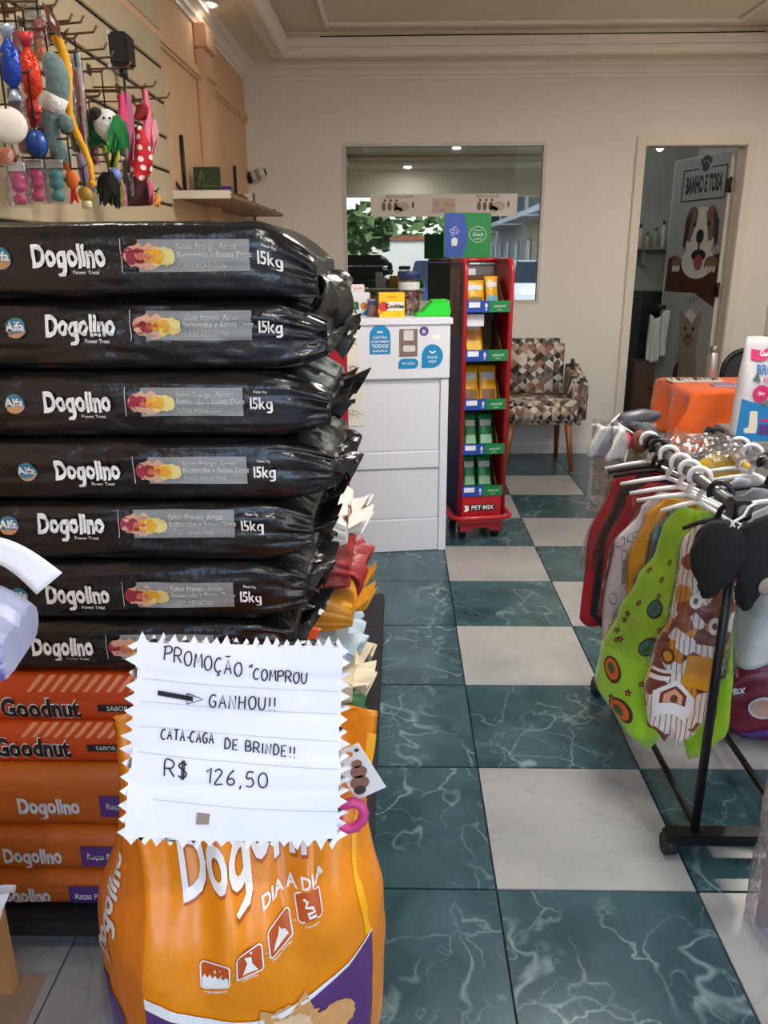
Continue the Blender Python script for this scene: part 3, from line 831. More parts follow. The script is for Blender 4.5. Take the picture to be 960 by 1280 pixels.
pr = thing('promotion_sack', 'golden orange pet food sack standing at the front under the handwritten notice', 'pet food')
rings = []
for j in range(61):
    v = j / 60; R0 = [pfront(i / 40, v) for i in range(40)] + [pedge(1, i / 10, v) for i in range(10)] + [pedge(2, i / 24, v) for i in range(24)]
    rings.append(R0 + [pedge(3, i / 14, v) for i in range(14)])
g = G(); V = [[g.v(p) for p in r] for r in rings]; N = len(V[0])
for j in range(60):
    for i in range(N):
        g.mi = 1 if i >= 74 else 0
        g.face([V[j][i], V[j][(i + 1) % N], V[j + 1][(i + 1) % N], V[j + 1][i]], True)
g.mi = 0; g.face(V[0][::-1]); g.face(V[-1])
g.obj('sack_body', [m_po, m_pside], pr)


def pf3(u, v): return pfront(u, v, .002)
def pf4(u, v): return pfront(u, v, .0035)
def pf5(u, v): return pfront(u, v, .005)
def pf6(u, v): return pfront(u, v, .0062)


# purple lower field with a white swoosh, yellow edge strips
top_c = lambda u: .185 - .10 * math.sin(math.pi * min(1, u * 1.25)) if u < .5 else .092 + .50 * (u - .5) ** 1.55
top_c = lambda u: .40 - .20 * u + .5 * max(0, u - .35) ** 1.5
us = [i / 30 for i in range(31)]
m_vio = plastic('violet_pouch_print', (92, 56, 112), .35, .2)
g = G(); g.poly([(0, 0), (1, 0)] + [(u, top_c(u)) for u in us[::-1]], pf3, .05); g.obj('violet_field', m_vio, pr)
g = G()
for a, b in zip(us, us[1:]):
    w0, w1 = .030 * (1 - a) + .006, .030 * (1 - b) + .006
    g.poly([(a, top_c(a)), (b, top_c(b)), (b, top_c(b) + w1), (a, top_c(a) + w0)], pf4)
g.obj('white_swoosh', m_wh, pr)
g = G()
for j in range(22): g.poly([(.965, .46 + j * .022), (1, .46 + j * .022), (1, .482 + j * .022), (.965, .482 + j * .022)], pf3)
g.obj('yellow_edge', m_gold, pr)

SX = .372; SZ = PH                                # metres to u, v
fm = lambda ff: (lambda x, y: ff(x / SX, y / SZ))
# brand name, slogan and the four benefit pictograms in an upward arc
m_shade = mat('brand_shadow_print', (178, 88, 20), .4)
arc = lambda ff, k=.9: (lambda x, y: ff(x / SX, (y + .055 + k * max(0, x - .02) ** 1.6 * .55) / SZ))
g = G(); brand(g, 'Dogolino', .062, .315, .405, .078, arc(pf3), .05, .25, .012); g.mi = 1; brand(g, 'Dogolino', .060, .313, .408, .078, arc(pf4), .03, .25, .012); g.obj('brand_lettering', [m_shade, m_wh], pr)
g = G(); g.text('DIA A DIA', .024, arc(pf4), .246, .330, .03, cut=.015); g.obj('slogan_lettering', m_wh, pr)
m_icon = mat('brown_orange_icon_print', (196, 84, 24), .4)
for k, (x, y) in enumerate(((.108, .265), (.162, .268), (.216, .276), (.270, .296))):
    g = G(); ff = arc(pf3); f4_ = arc(pf4); h = .021
    g.mi = 0; g.poly(rrect(x - h, y - h, x + h, y + h, .006), ff, .012)
    g.mi = 1; ring_ = rrect(x - h, y - h, x + h, y + h, .006); g.ribbon(ring_ + [ring_[0]], .0022, f4_)
    if k == 0:
        g.poly([(x - .019, y - .019), (x + .019, y - .019)] + [(x + .019 - .038 * i / 10, y - .004 + (.006 if i % 2 else 0)) for i in range(11)], f4_, .012)
        for a, b, r in ((0, .008, .004), (.007, .012, .002), (.009, .004, .002)): g.poly([(x + a, y + b - r), (x + a + r * .4, y + b), (x + a, y + b + r), (x + a - r * .4, y + b)], f4_)
    if k == 1:
        g.poly([(x - .012, y - .018), (x + .013, y - .018), (x + .004, y - .004), (x + .003, y + .008), (x - .008, y + .012), (x - .004, y)], f4_, .012); g.poly(circ(x + .003, y + .014, .002, 8), f4_)
    if k == 2:
        g.poly([(x - .015, y - .014), (x + .015, y - .014), (x + .010, y - .004), (x + .003, y + .002), (x, y + .010), (x - .003, y + .002), (x - .010, y - .004)], f4_, .012)
    if k == 3:
        g.ribbon([(x - .008, y + .014), (x - .002, y + .010), (x - .006, y + .002), (x + .006, y), (x + .008, y - .007), (x - .004, y - .008), (x - .002, y - .014), (x + .010, y - .015)], .005, f4_)
    g.text(('Ingredientes', 'Digestão', 'Fezes firmes', 'Intestino')[k], .007, f4_, x, y - .027, .006)
    if k < 3: g.poly([(x + .025, y + .001), (x + .030, y + .001), (x + .030, y + .002), (x + .025, y + .002)], f4_)
    g.obj('benefit_pictogram', [m_icon, m_wh], pr)
# the fluffy dog pictured at the bottom
m_fur = [mat('dog_fur_print_%d' % i, c, .6, var=.15, scale=60) for i, c in enumerate(((214, 158, 96), (232, 196, 150), (246, 232, 210), (40, 30, 28)))]
rr = random.Random(5)


def tuft(cx, cy, rx, ry, n=46, sp=.10):
    return [(cx + rx * (1 + sp * (i % 2) + sp * .5 * rr.uniform(-1, 1)) * math.cos(2 * math.pi * i / n), cy + ry * (1 + sp * (i % 2) + sp * .5 * rr.uniform(-1, 1)) * math.sin(2 * math.pi * i / n)) for i in range(n)]


g = G(); A = [fm(f_) for f_ in (pf4, pf5, pf6)]; cx, cy = .214, .185
g.mi = 0; g.poly(tuft(cx + .005, cy - .075, .075, .07), A[0], .02); g.poly([(cx - .048, cy + .02), (cx - .040, cy + .062), (cx - .012, cy + .045)], A[0], .02); g.poly([(cx + .012, cy + .045), (cx + .034, cy + .074), (cx + .048, cy + .022)], A[0], .02)
g.poly(tuft(cx + .085, cy - .012, .035, .03, 30), A[0], .02)
g.mi = 0; g.poly(tuft(cx, cy, .056, .052), A[0], .02); g.mi = 1; g.poly(tuft(cx, cy - .004, .042, .038, 40), A[1], .02); g.mi = 2; g.poly(tuft(cx, cy - .02, .022, .018, 30), A[2], .02)
g.mi = 3
for a in (-.019, .019): g.poly(circ(cx + a, cy + .004, .0052, 10), A[2])
g.poly(circ(cx, cy - .012, .0065, 10, .0045), lambda x, y: pfront(x / SX, y / SZ, .0075)); g.ribbon([(cx - .010, cy - .022), (cx, cy - .017), (cx + .010, cy - .022)], .002, lambda x, y: pfront(x / SX, y / SZ, .0075))
g.obj('dog_picture', m_fur, pr)
# left gusset print
g = G(); fs = lambda u, v, l_=.002: pedge(3, u, v) + Vector((-.7, -.7, 0)).normalized() * l_
g.poly([(.30, .08), (.80, .08), (.80, .34), (.55, .37), (.30, .30)], lambda x, y: fs(1 - x, y), .05); g.mi = 1
g.text('Raças Pequenas', .045, lambda x, y: fs(.45 - y * 2.2, .20 + x * .62), 0, 0, .01); g.obj('gusset_panel', [m_pur, m_dimw], pr)
g = G(); brand(g, 'Dogolino', 0, .42, 0, .10, lambda x, y: fs(.45 - y * 2.3, .44 + x * .62, .003), .04, .2, .02); g.obj('gusset_lettering', m_dimw, pr)

# notice: zigzag-edged white paper standing against the top of the sack
m_paper = mat('white_notice_paper', (240, 240, 244), .85, var=.02)
m_pen = mat('black_marker_pen', (22, 22, 26), .7); m_fold = mat('paper_fold_line', (196, 198, 206), .9)
PW, PHh = .292, .312
PTL, PTR, PBR, PBL = at_y(172, 800, 1.0), at_y(428, 806, 1.03), at_y(424, 1052, .955), at_y(156, 1046, .90)


def pap(x, y, lift=0):
    u, v = x / PW, 1 - y / PHh                     # x right, y up from the lower left corner
    p = PTL.lerp(PTR, u).lerp(PBL.lerp(PBR, u), v)
    n_ = Vector((.22, -.95, .2)).normalized()
    d = .008 * math.sin(math.pi * u) + .004 * math.sin(v * 9 + u * 2) + .003 * nz(u * 4, v * 4, 2) + .012 * max(0, .15 - u) * (v > .55) * 4 * (v - .55)
    # soft horizontal folds of the sheet
    for fv in (.17, .36, .55, .73): d -= .0022 * max(0, 1 - abs(v - fv) / .03)
    return p + n_ * (d + lift)


def teeth(a, b, n, o):
    """zigzag between corners a and b, pointing outward along o"""
    P = []
    for i in range(n):
        t0, t1, t2 = i / n, (i + .5) / n, (i + 1) / n
        h = .0135 * rr.uniform(.65, 1.2)
        i_ = .0025; P.append([(a[0] + (b[0] - a[0]) * t0 - o[0] * i_, a[1] + (b[1] - a[1]) * t0 - o[1] * i_), (a[0] + (b[0] - a[0]) * (t1 + rr.uniform(-.006, .006)) + o[0] * h, a[1] + (b[1] - a[1]) * t1 + o[1] * h), (a[0] + (b[0] - a[0]) * t2 - o[0] * i_, a[1] + (b[1] - a[1]) * t2 - o[1] * i_)])
    return P


nt_ = thing('price_notice', 'white paper notice with zigzag edges and black handwriting in front of the orange sack', 'notice')
g = G(); g.poly([(0, 0), (PW, 0), (PW, PHh), (0, PHh)], pap, .006)
for tri in teeth((0, 0), (PW, 0), 17, (0, -1)) + teeth((PW, 0), (PW, PHh), 17, (1, 0)) + teeth((PW, PHh), (0, PHh), 20, (0, 1)) + teeth((0, PHh), (0, 0), 15, (-1, 0)): g.poly(tri, pap)
bmesh.ops.remove_doubles(g.bm, verts=g.bm.verts[:], dist=.0004)
g.obj('paper_sheet', m_paper, nt_)
STK = {'P': [[(0, 0), (.05, 1)], [(-.1, .9), (.4, 1), (.62, .8), (.5, .55), (.04, .45)]], 'R': [[(0, 0), (0, 1), (.4, 1), (.55, .78), (.4, .52), (0, .5)], [(.25, .5), (.6, 0)]],
       'O': [[(.3, 1), (.05, .8), (0, .4), (.2, 0), (.5, .1), (.6, .5), (.5, .9), (.3, 1)]], 'M': [[(0, 0), (.08, 1), (.32, .35), (.56, 1), (.66, 0)]], 'C': [[(.55, .9), (.3, 1), (.05, .7), (.02, .3), (.25, 0), (.55, .1)]],
       'Ç': [[(.55, .9), (.3, 1), (.05, .7), (.02, .3), (.25, 0), (.55, .1)], [(.3, 0), (.4, -.18), (.24, -.32)]], 'A': [[(0, 0), (.28, 1), (.56, 0)], [(.1, .36), (.46, .36)]], 'Ã': [[(0, 0), (.28, 1), (.56, 0)], [(.1, .36), (.46, .36)], [(.05, 1.22), (.45, 1.26)]],
       'U': [[(0, 1), (.03, .25), (.25, 0), (.5, .2), (.55, 1)]], 'G': [[(.55, .88), (.3, 1), (.05, .7), (.02, .3), (.25, 0), (.52, .12), (.52, .45), (.3, .45)]], 'N': [[(0, 0), (.03, 1), (.5, 0), (.54, 1)]], 'H': [[(0, 0), (.02, 1)], [(.5, 0), (.52, 1)], [(0, .5), (.5, .5)]],
       '!': [[(.1, 1), (.1, .3)], [(.1, .04), (.1, -.04)]], 'T': [[(0, 1), (.6, 1)], [(.3, 1), (.3, 0)]], '-': [[(.05, .4), (.35, .4)]], 'D': [[(0, 0), (.05, 1), (.4, .9), (.55, .5), (.4, .1), (0, 0)]], 'E': [[(.5, 1), (.02, 1), (0, 0), (.5, 0)], [(0, .5), (.4, .5)]],
       'B': [[(0, 0), (0, 1), (.4, .95), (.42, .6), (.1, .52), (.5, .45), (.5, .08), (0, 0)]], 'I': [[(.1, 0), (.1, 1)]], '$': [[(.5, .85), (.25, .98), (.02, .75), (.5, .32), (.3, .02), (0, .15)], [(.22, -.1), (.24, 1.12)], [(.33, -.1), (.35, 1.12)]],
       '1': [[(-.1, .75), (.2, 1), (.15, 0)]], '2': [[(.02, .8), (.25, 1), (.48, .75), (.02, 0), (.55, .02)]], '6': [[(.45, 1), (.1, .6), (.02, .2), (.25, 0), (.5, .2), (.35, .45), (.08, .35)]], ',': [[(.1, .05), (.02, -.22)]], '5': [[(.5, 1), (.1, .98), (.05, .55), (.35, .6), (.5, .3), (.3, 0), (0, .08)]],
       '0': [[(.3, 1), (.05, .8), (0, .4), (.2, 0), (.5, .1), (.6, .5), (.5, .9), (.3, 1)]], '"': [[(.1, 1.25), (0, 1.0)], [(.3, 1.3), (.2, 1.02)]], ' ': []}


def smooth_pts(P):
    if len(P) < 3: return P
    o = []
    for i in range(len(P) - 1):
        p0, p1, p2, p3 = P[max(i - 1, 0)], P[i], P[i + 1], P[min(i + 2, len(P) - 1)]
        for k in range(4):
            t = k / 4; o.append(tuple(.5 * (2 * p1[j] + (p2[j] - p0[j]) * t + (2 * p0[j] - 5 * p1[j] + 4 * p2[j] - p3[j]) * t * t + (3 * p1[j] - p0[j] - 3 * p2[j] + p3[j]) * t ** 3) for j in (0, 1)))
    return o + [P[-1]]


def hand(g, s, x0, x1, y0, y1, h, wd=.0021):
    """handwriting from (x0, y0) to (x1, y1) on the sheet (metres), capitals of height h"""
    adv = [(.42 if c in '!I,"1-' else .5 if c == ' ' else .80) for c in s]; W = sum(adv); k = (x1 - x0) / W; x = x0
    for c, a in zip(s, adv):
        y = y0 + (y1 - y0) * (x - x0) / (x1 - x0) + rr.uniform(-.03, .03) * h
        round_ = c in 'OCÇUGPRBD$2650"6'
        for st in STK[c]:
            P = [(x + p[0] * k * .95, y + p[1] * h) for p in st]
            g.ribbon(smooth_pts(P) if round_ else P, wd, lambda a_, b_: pap(a_, b_, .0028))
        x += a * k


def pp(px, py):                                   # photo pixel to sheet coordinates, for the rows of writing
    return ((px - 156) / 270 * PW, (1050 - py) / 246 * PHh)


g = G()
for s_, a, b, h in (('PROMOÇÃO', (192, 826), (296, 845), .022), ('"COMPROU', (302, 846), (382, 853), .018), ('GANHOU!!', (252, 884), (342, 886), .021), ('CATA-CAGA', (193, 927), (262, 929), .016), ('DE BRINDE!!', (274, 935), (368, 943), .016), ('R$', (200, 971), (234, 973), .024), ('126,50', (254, 977), (334, 981), .023)):
    g = G(); p0, p1 = pp(*a), pp(*b); hand(g, s_, p0[0], p1[0], p0[1], p1[1], h); g.obj('handwriting', m_pen, nt_)
g = G(); a, b = pp(186, 868), pp(244, 874)
pl_ = lambda x, y: pap(x, y, .0028)
g.poly([(a[0], a[1] - .004), (b[0] - .014, b[1] - .004), (b[0] - .014, b[1] + .004), (a[0], a[1] + .004)], pl_, .012)
g.ribbon([(b[0] - .022, b[1] + .009), (b[0], b[1]), (b[0] - .022, b[1] - .009), (b[0] - .022, b[1] + .009)], .002, pl_)
g.obj('drawn_arrow', m_pen, nt_)
for y_ in (851, 880, 912, 945, 1000):
    g = G(); p0, p1 = pp(165 if y_ != 1000 else 188, y_), pp(423, y_ + 12); g.ribbon([(p0[0] + (p1[0] - p0[0]) * i / 20, p0[1] + (p1[1] - p0[1]) * i / 20) for i in range(21)], .0009, lambda x, y: pap(x, y, .0014)); g.obj('ruled_line', m_fold, nt_)
p0 = pp(250, 1021); m_tape = mat('brown_tape_dot', (150, 132, 116), .6)
G().prism([(p0[0] - .009, p0[1] - .009), (p0[0] + .008, p0[1] - .008), (p0[0] + .009, p0[1] + .008), (p0[0] - .008, p0[1] + .009)], .0006, .0030, pap).obj('tape_piece', m_tape, nt_)

# the toy on a card tucked behind the notice
ty = thing('carded_toy', 'pink rubber toy on a printed white card behind the notice', 'toy')
m_card = mat('white_card', (226, 224, 218), .6); m_pink = mat('pink_rubber', (206, 66, 134), .4)
c0 = at_y(447, 965, 1.045); M_ = Matrix.Translation(c0) @ Matrix.Rotation(math.radians(-28), 4, 'Y')
fc = lambda x, y, z: M_ @ Vector((x, z, y))
G().prism([(-.026, -.045), (.026, -.045), (.026, .045), (-.026, .045)], 0, .0015, fc).obj('toy_card', m_card, ty)
g = G()
m_mot = [mat('card_print_brown', (140, 100, 84), .6), mat('card_print_orange', (224, 120, 30), .6), mat('card_print_dark', (60, 54, 52), .6)]
for mi, x, y, r in ((0, .002, 0, .014), (0, -.006, -.018, .016), (0, .006, .014, .009), (2, -.012, -.030, .010), (1, .004, .034, .006), (1, -.004, .036, .005), (2, .018, .036, .004)):
    g.mi = mi; g.poly(circ(x, y, r, 12, r * .8), lambda x, y: fc(x, y, -.001 - .0002 * mi))
g.obj('card_picture', m_mot, ty)
g = G(); c1 = at_y(437, 1022, 1.03)
R2 = Matrix.Translation(c1) @ Matrix.Rotation(math.radians(25), 4, 'Y')
g.tube([R2 @ Vector((.020 * math.cos(a / 10 * 6.283), 0, .026 * math.sin(a / 10 * 6.283) + .004)) for a in range(10)], .0085, 8, closed=True)
g.tube([R2 @ Vector((-.02, 0, .0)), R2 @ Vector((-.026, .002, -.045))], [.009, .010], 8)
g.obj('pink_loop', m_pink, ty)
# ---------------------------------------------------------------- grooming room behind the wall
m_groom = mat('pale_green_room_paint', (176, 184, 172), .8, var=.04)
YG = 8.2
struct(G().box((XL - .15, YG, 0), (XR + .15, YG + .12, 3.0)).obj('wall_grooming_back', m_groom))
struct(G().box((XL - .15, YB + TK, 0), (XL, YG, 3.0)).obj('wall_grooming_left', m_groom))
struct(G().box((XL, YB + TK, -.010), (XR, YG, .0)).obj('floor_grooming', mat('grey_room_floor', (120, 122, 120), .5)))
struct(G().box((1.0, 7.42, 0), (XR, 7.5, 2.74)).obj('wall_grooming_partition', m_groom))
t = thing('ceiling_lamp', 'small bluish lamp on the ceiling of the grooming room', 'ceiling lamp', (2.02, 6.75, 2.20))
m_cool = mat('cool_lamp_glow', (190, 205, 255), .4, emit=3, var=0)
G().cyl((0, 0, .02), (0, 0, .54), .006, n=8).obj('lamp_cord', m_cable, t)
G().lathe([(.01, .05), (.03, .035), (.036, .01), (.034, 0)], 18).obj('lamp_holder', m_ring, t)
G().ball((0, 0, -.012), .03).obj('bulb', m_cool, t)
L = bpy.data.lights.new('grooming_bulb', 'POINT'); L.energy = 2.5; L.color = (.86, .93, 1); L.shadow_soft_size = .05
b = bpy.data.objects.new('grooming_bulb', L); COL.objects.link(b); b.location = (1.2, 6.6, 2.3)

# poster printed on the door leaf
m_pbg = mat('poster_grey_print', (150, 152, 148), .5, var=.04); m_pbk = mat('poster_black_print', (22, 20, 20), .6)
m_pw = mat('poster_white_print', (196, 192, 184), .6); m_ptan = mat('poster_tan_print', (112, 88, 64), .6, var=.25, scale=30); m_pdk = mat('poster_dark_brown_print', (52, 38, 32), .6, var=.2, scale=30)
m_ptg = mat('poster_pink_print', (150, 64, 76), .6); m_pled = mat('poster_ledge_print', (70, 34, 22), .5, var=.25, scale=14); m_pgr = mat('poster_fur_print', (134, 122, 108), .6, var=.2, scale=50)
lf = lambda k=1: (lambda x, z: Vector((DWD - x, .0182 + .0007 * k, z)))
G().prism([(.012, .03), (.648, .03), (.648, 2.055), (.012, 2.055)], .018, .0188, lambda x, y, z: Vector((DWD - x, z, y))).obj('poster_sheet', m_pbg, dr)
g = G(); bx_ = [(.13, 1.765), (.62, 1.765), (.62, 1.975), (.13, 1.975), (.13, 1.765)]
g.ribbon(bx_[:2], .010, lf(2)); g.ribbon(bx_[1:3], .012, lf(2)); g.ribbon([(.62, 1.975), (.45, 1.975)], .010, lf(2)); g.ribbon([(.31, 1.975), (.13, 1.975)], .010, lf(2)); g.ribbon(bx_[3:], .012, lf(2))
g.text('BANHO E TOSA', .155, lf(2), .375, 1.866, .045, sx=.37)
for a, b, r, r2 in ((.38, 1.985, .042, .034), (.335, 2.022, .016, .022), (.365, 2.040, .016, .022), (.397, 2.040, .016, .022), (.427, 2.022, .016, .022)): g.poly(circ(a, b, r, 14, r2), lf(2))
g.obj('poster_lettering', m_pbk, dr)
g = G()                                                          # a dog looking over a wooden ledge
P = lambda mi, pts, k: (setattr(g, 'mi', mi), g.poly(pts, lf(k)))
P(5, [(.03, 1.12), (.645, 1.12), (.645, 1.40), (.56, 1.385), (.45, 1.35), (.22, 1.35), (.12, 1.39), (.04, 1.36)], 2)
P(5, [(.40, 1.12), (.645, 1.12), (.645, 1.03)], 2)
P(2, circ(.40, 1.34, .19, 20, .12), 3)
P(2, circ(.40, 1.52, .165, 28, .20), 4)
P(1, circ(.295, 1.60, .085, 20, .125), 5); P(1, circ(.51, 1.60, .075, 20, .12), 5)
P(4, [(.22, 1.64), (.29, 1.70), (.26, 1.50), (.235, 1.42), (.205, 1.46)], 6); P(4, [(.53, 1.70), (.60, 1.62), (.61, 1.48), (.58, 1.44), (.555, 1.52)], 6)
P(2, [(.37, 1.72), (.44, 1.72), (.47, 1.60), (.50, 1.50), (.50, 1.42), (.29, 1.42), (.30, 1.50), (.345, 1.60)], 7)
P(3, circ(.405, 1.515, .045, 16, .05), 8); P(3, [(.395, 1.48), (.415, 1.48), (.415, 1.40), (.395, 1.40)], 8)
P(3, circ(.33, 1.60, .02, 12, .017), 8); P(3, circ(.49, 1.60, .02, 12, .017), 8)
P(3, circ(.41, 1.385, .085, 18, .042), 8); P(6, circ(.415, 1.335, .05, 16, .055), 9)
P(1, circ(.15, 1.33, .06, 16, .05), 5); P(1, circ(.56, 1.325, .075, 16, .055), 5)
for a in (.12, .15, .18, .52, .56, .60): P(2, circ(a, 1.29, .018, 10, .024), 6)
# a small terrier below
P(7, circ(.39, .80, .12, 24, .15), 3); P(7, [(.27, .86), (.25, 1.0), (.34, .94)], 3); P(7, [(.44, .94), (.53, 1.0), (.51, .86)], 3)
P(2, [(.32, .96), (.38, 1.01), (.46, .96), (.42, .90)], 4); P(3, circ(.345, .86, .018, 10), 4); P(3, circ(.44, .86, .018, 10), 4); P(3, circ(.39, .80, .016, 10, .013), 5); P(1, circ(.39, .78, .06, 16, .05), 4)
P(7, [(.28, .72), (.50, .72), (.54, .45), (.50, .20), (.28, .20), (.24, .45)], 2); P(4, [(.25, .55), (.31, .62), (.30, .25), (.24, .25)], 3)
for i in range(7):
    a = .8 + i * .35; P(4, [(.40 + .02 * math.cos(a), 1.03), (.40 + .15 * math.cos(a), 1.03 + .07 * math.sin(a)), (.41 + .14 * math.cos(a + .15), 1.03 + .06 * math.sin(a))], 3)
g.obj('dog_print', [m_pbg, m_ptan, m_pw, m_pbk, m_pdk, m_pled, m_ptg, m_pgr], dr)

# things seen through the doorway
m_shelfw = mat('grey_shelf_board', (150, 146, 138), .6)
t = thing('bottle_shelf', 'narrow wall shelf holding grooming bottles beyond the doorway', 'shelf', (0, 0, 0))
G().box((2.02, 7.24, 1.44), (2.52, 7.42, 1.46)).obj('shelf_board', m_shelfw, t)
for x in (2.12, 2.44): G().box((x - .01, 7.26, 1.32), (x + .01, 7.42, 1.44)).obj('bracket', m_shelfw, t)
bt = [((208, 206, 196), (30, 30, 30), 'white pump bottle with black nozzle at the left of the far shelf', .19), ((190, 180, 150), (80, 70, 60), 'low beige bottle on the far shelf', .12), ((150, 160, 150), (40, 40, 44), 'grey green bottle in the middle of the far shelf', .16), ((215, 212, 205), (28, 28, 32), 'tall white bottle with black cap on the far shelf', .22), ((120, 110, 100), (200, 200, 196), 'brown bottle with white cap at the right of the far shelf', .17)]
for i, (c, k, lab, h) in enumerate(bt):
    t = thing('grooming_bottle', lab, 'bottle', (2.09 + i * .068, 7.32 + .02 * (i % 2), 1.4605), 0, 'bottles on the far shelf')
    r = .024
    G().lathe([(r * .9, 0), (r, .006), (r, h * .66), (r * .8, h * .76), (r * .4, h * .82), (r * .4, h * .86)], 14).obj('bottle_body', mat('bottle_plastic_%d' % i, c, .35), t)
    G().lathe([(r * .45, h * .84), (r * .45, h * .95), (r * .3, h), (.001, h)], 12).obj('bottle_cap', mat('bottle_cap_%d' % i, k, .4), t)
t = thing('drawer_tower', 'black plastic tower of drawers standing beyond the doorway', 'drawer unit', (2.2, 6.98, 0))
m_dk = mat('black_tower_plastic', (26, 26, 30), .4)
G().box((-.20, -.18, 0), (.20, .20, 1.10)).obj('tower_frame', m_dk, t, bevel=.01)
for k in range(6):
    d_ = G().box((-.18, -.205, .05 + k * .175), (.18, -.178, .205 + k * .175)).obj('drawer', m_dk, t, bevel=.006)
    G().box((-.05, -.222, .15 + k * .175), (.05, -.203, .17 + k * .175)).obj('drawer_handle', mat('grey_tower_handle', (70, 72, 76), .4), d_)
t = thing('broom', 'white handled broom leaning beside the drawer tower in the doorway', 'broom')
G().tube([(1.80, 6.55, .04), (1.86, 6.62, 1.02)], .014, 10).obj('broom_handle', m_wh, t); G().box((1.72, 6.50, .0), (1.90, 6.58, .09)).obj('broom_head', m_dk, t, bevel=.01)
t = thing('brown_cabinet', 'dark brown wooden cabinet low behind the door opening', 'cabinet', (1.93, 6.24, 0))
m_wd = mat('dark_brown_wood', (70, 46, 32), .5, var=.25, scale=12)
G().box((-.11, 0, .02), (.06, .20, .60)).obj('cabinet_body', m_wd, t, bevel=.004)
G().box((-.10, -.014, .05), (.05, 0, .58)).obj('cabinet_door', m_wd, t, bevel=.004); G().ball((.03, -.024, .4), .012).obj('knob', m_brass, t)
t = thing('hanging_apron', 'white cloth apron draped over the brown cabinet', 'apron', (0, 0, 0))
G().surf(lambda u, v: Vector((1.90 + .14 * u + .012 * math.sin(u * 14), 6.215 + .012 * math.sin(u * 19 + v * 3), .62 + .34 * v - .03 * math.sin(u * 5))), 20, 14, th=.003).obj('apron_cloth', mat('white_apron_cloth', (176, 178, 170), .9), t)

# ---------------------------------------------------------------- banner on the window glass
m_ban = mat('white_banner_film', (226, 220, 212), .6, var=.03); m_bi = [mat('banner_print_grey', (120, 104, 100), .7), mat('banner_print_red', (206, 120, 110), .7), mat('banner_print_sand', (206, 186, 170), .7)]
a = at_y(463, 243, YB + .01); b = at_y(646, 270, YB + .01)
t = thing('window_banner', 'long white banner with faint pet drawings across the upper glass', 'banner', (a.x, YB + .014, b.z)); W, Hh = b.x - a.x, a.z - b.z
G().box((0, 0, 0), (W, .0022, Hh)).obj('banner_sheet', m_ban, t)
g = G(); fb = lambda x, z: Vector((x, -.0008, z)); rr = random.Random(2)
for x0 in (.09, .74):
    g = G(); g.mi = 0
    for k in range(3): g.poly(circ(W * (x0 + .04 * k), Hh * .45, .014, 10, .028), fb); g.poly(circ(W * (x0 + .04 * k) + .008, Hh * .72, .010, 10), fb)
    g.poly(circ(W * (x0 + .20), Hh * .52, .009, 8, .022), fb)
    g.mi = 2; g.poly(circ(W * (x0 + .13), Hh * .45, .05, 14, .03), fb); g.poly(circ(W * (x0 + .10), Hh * .3, .03, 12, .02), fb)
    g.obj('banner_picture', m_bi, t)
g = G(); g.mi = 2; g.poly(rrect(W * .42, Hh * .15, W * .58, Hh * .8, .01), fb); g.mi = 1
for k in range(7): g.poly(circ(W * (.44 + .02 * k), Hh * rr.uniform(.25, .6), .007, 8), lambda x, z: Vector((x, -.0012, z)))
g.obj('banner_picture', m_bi, t)
for bd, xx in (('Agende seu horário', .2), ('Banho e tosa pet', .8)): G().text(bd, .029, fb, W * xx, Hh * .90, .004, sx=.8).obj('banner_lettering', m_bi[0], t)

# ---------------------------------------------------------------- white reception counter
m_cw = mat('white_counter_laminate', (222, 224, 230), .38, var=.02, scale=4); m_joint = mat('counter_joint_shadow_gap', (120, 120, 124), .6)
CA = math.radians(8.5); co = thing('reception_counter', 'white panelled reception counter with blue stickers behind the sacks', 'counter', (.222, 3.66, 0), CA)
CWd = .92
G().box((-CWd, .012, 0), (-.002, .46, 1.065)).obj('counter_carcass', m_cw, co)
G().box((-CWd - .01, -.02, 1.085), (.014, .48, 1.115)).obj('counter_top', m_cw, co, bevel=.003)
G().box((-CWd, -.012, .845), (.004, .02, 1.085)).obj('sticker_panel', m_cw, co, bevel=.002)
G().box((-.035, -.004, 0), (.002, .03, .838)).obj('end_stile', m_cw, co, bevel=.002)
for z0, z1, yy in ((.0, .165, .004), (.169, .415, .010), (.419, .50, .002), (.504, .838, .010)):
    G().box((-CWd, yy - .004, z0 + .002), (-.038, .03, z1 - .002)).obj('front_panel', m_cw, co, bevel=.002)
fcn = lambda k=1: (lambda x, z: Vector((x, -.012 - .0008 * k, z)))
m_sb = mat('blue_sticker', (20, 132, 186), .4); m_sbr = mat('brown_sticker', (122, 102, 96), .5); m_spu = mat('violet_sticker', (84, 58, 130), .4)
Rm = Matrix.Rotation(-CA, 4, 'Z')


def cl(px, py):                                    # photo pixel to counter front coordinates
    n_ = Vector((math.sin(CA), -math.cos(CA), 0)); o_ = Vector((.222, 3.66, 0)) + n_ * .013; r = ray(px, py)
    p = EYE + r * ((o_ - EYE).dot(n_) / r.dot(n_)); q = Rm @ (p - Vector((.222, 3.66, 0))); return q.x, q.z


def sticker(pts, mt, lines, k=1):
    g = G(); g.prism(pts, -.0126, -.0136, lambda x, z, y: Vector((x, y, z))); g.mi = 1
    for body, sz, x, z, bd in lines: g.text(body, sz, fcn(3), x, z, bd)
    return g.obj('sticker', [mt, m_wh], co)


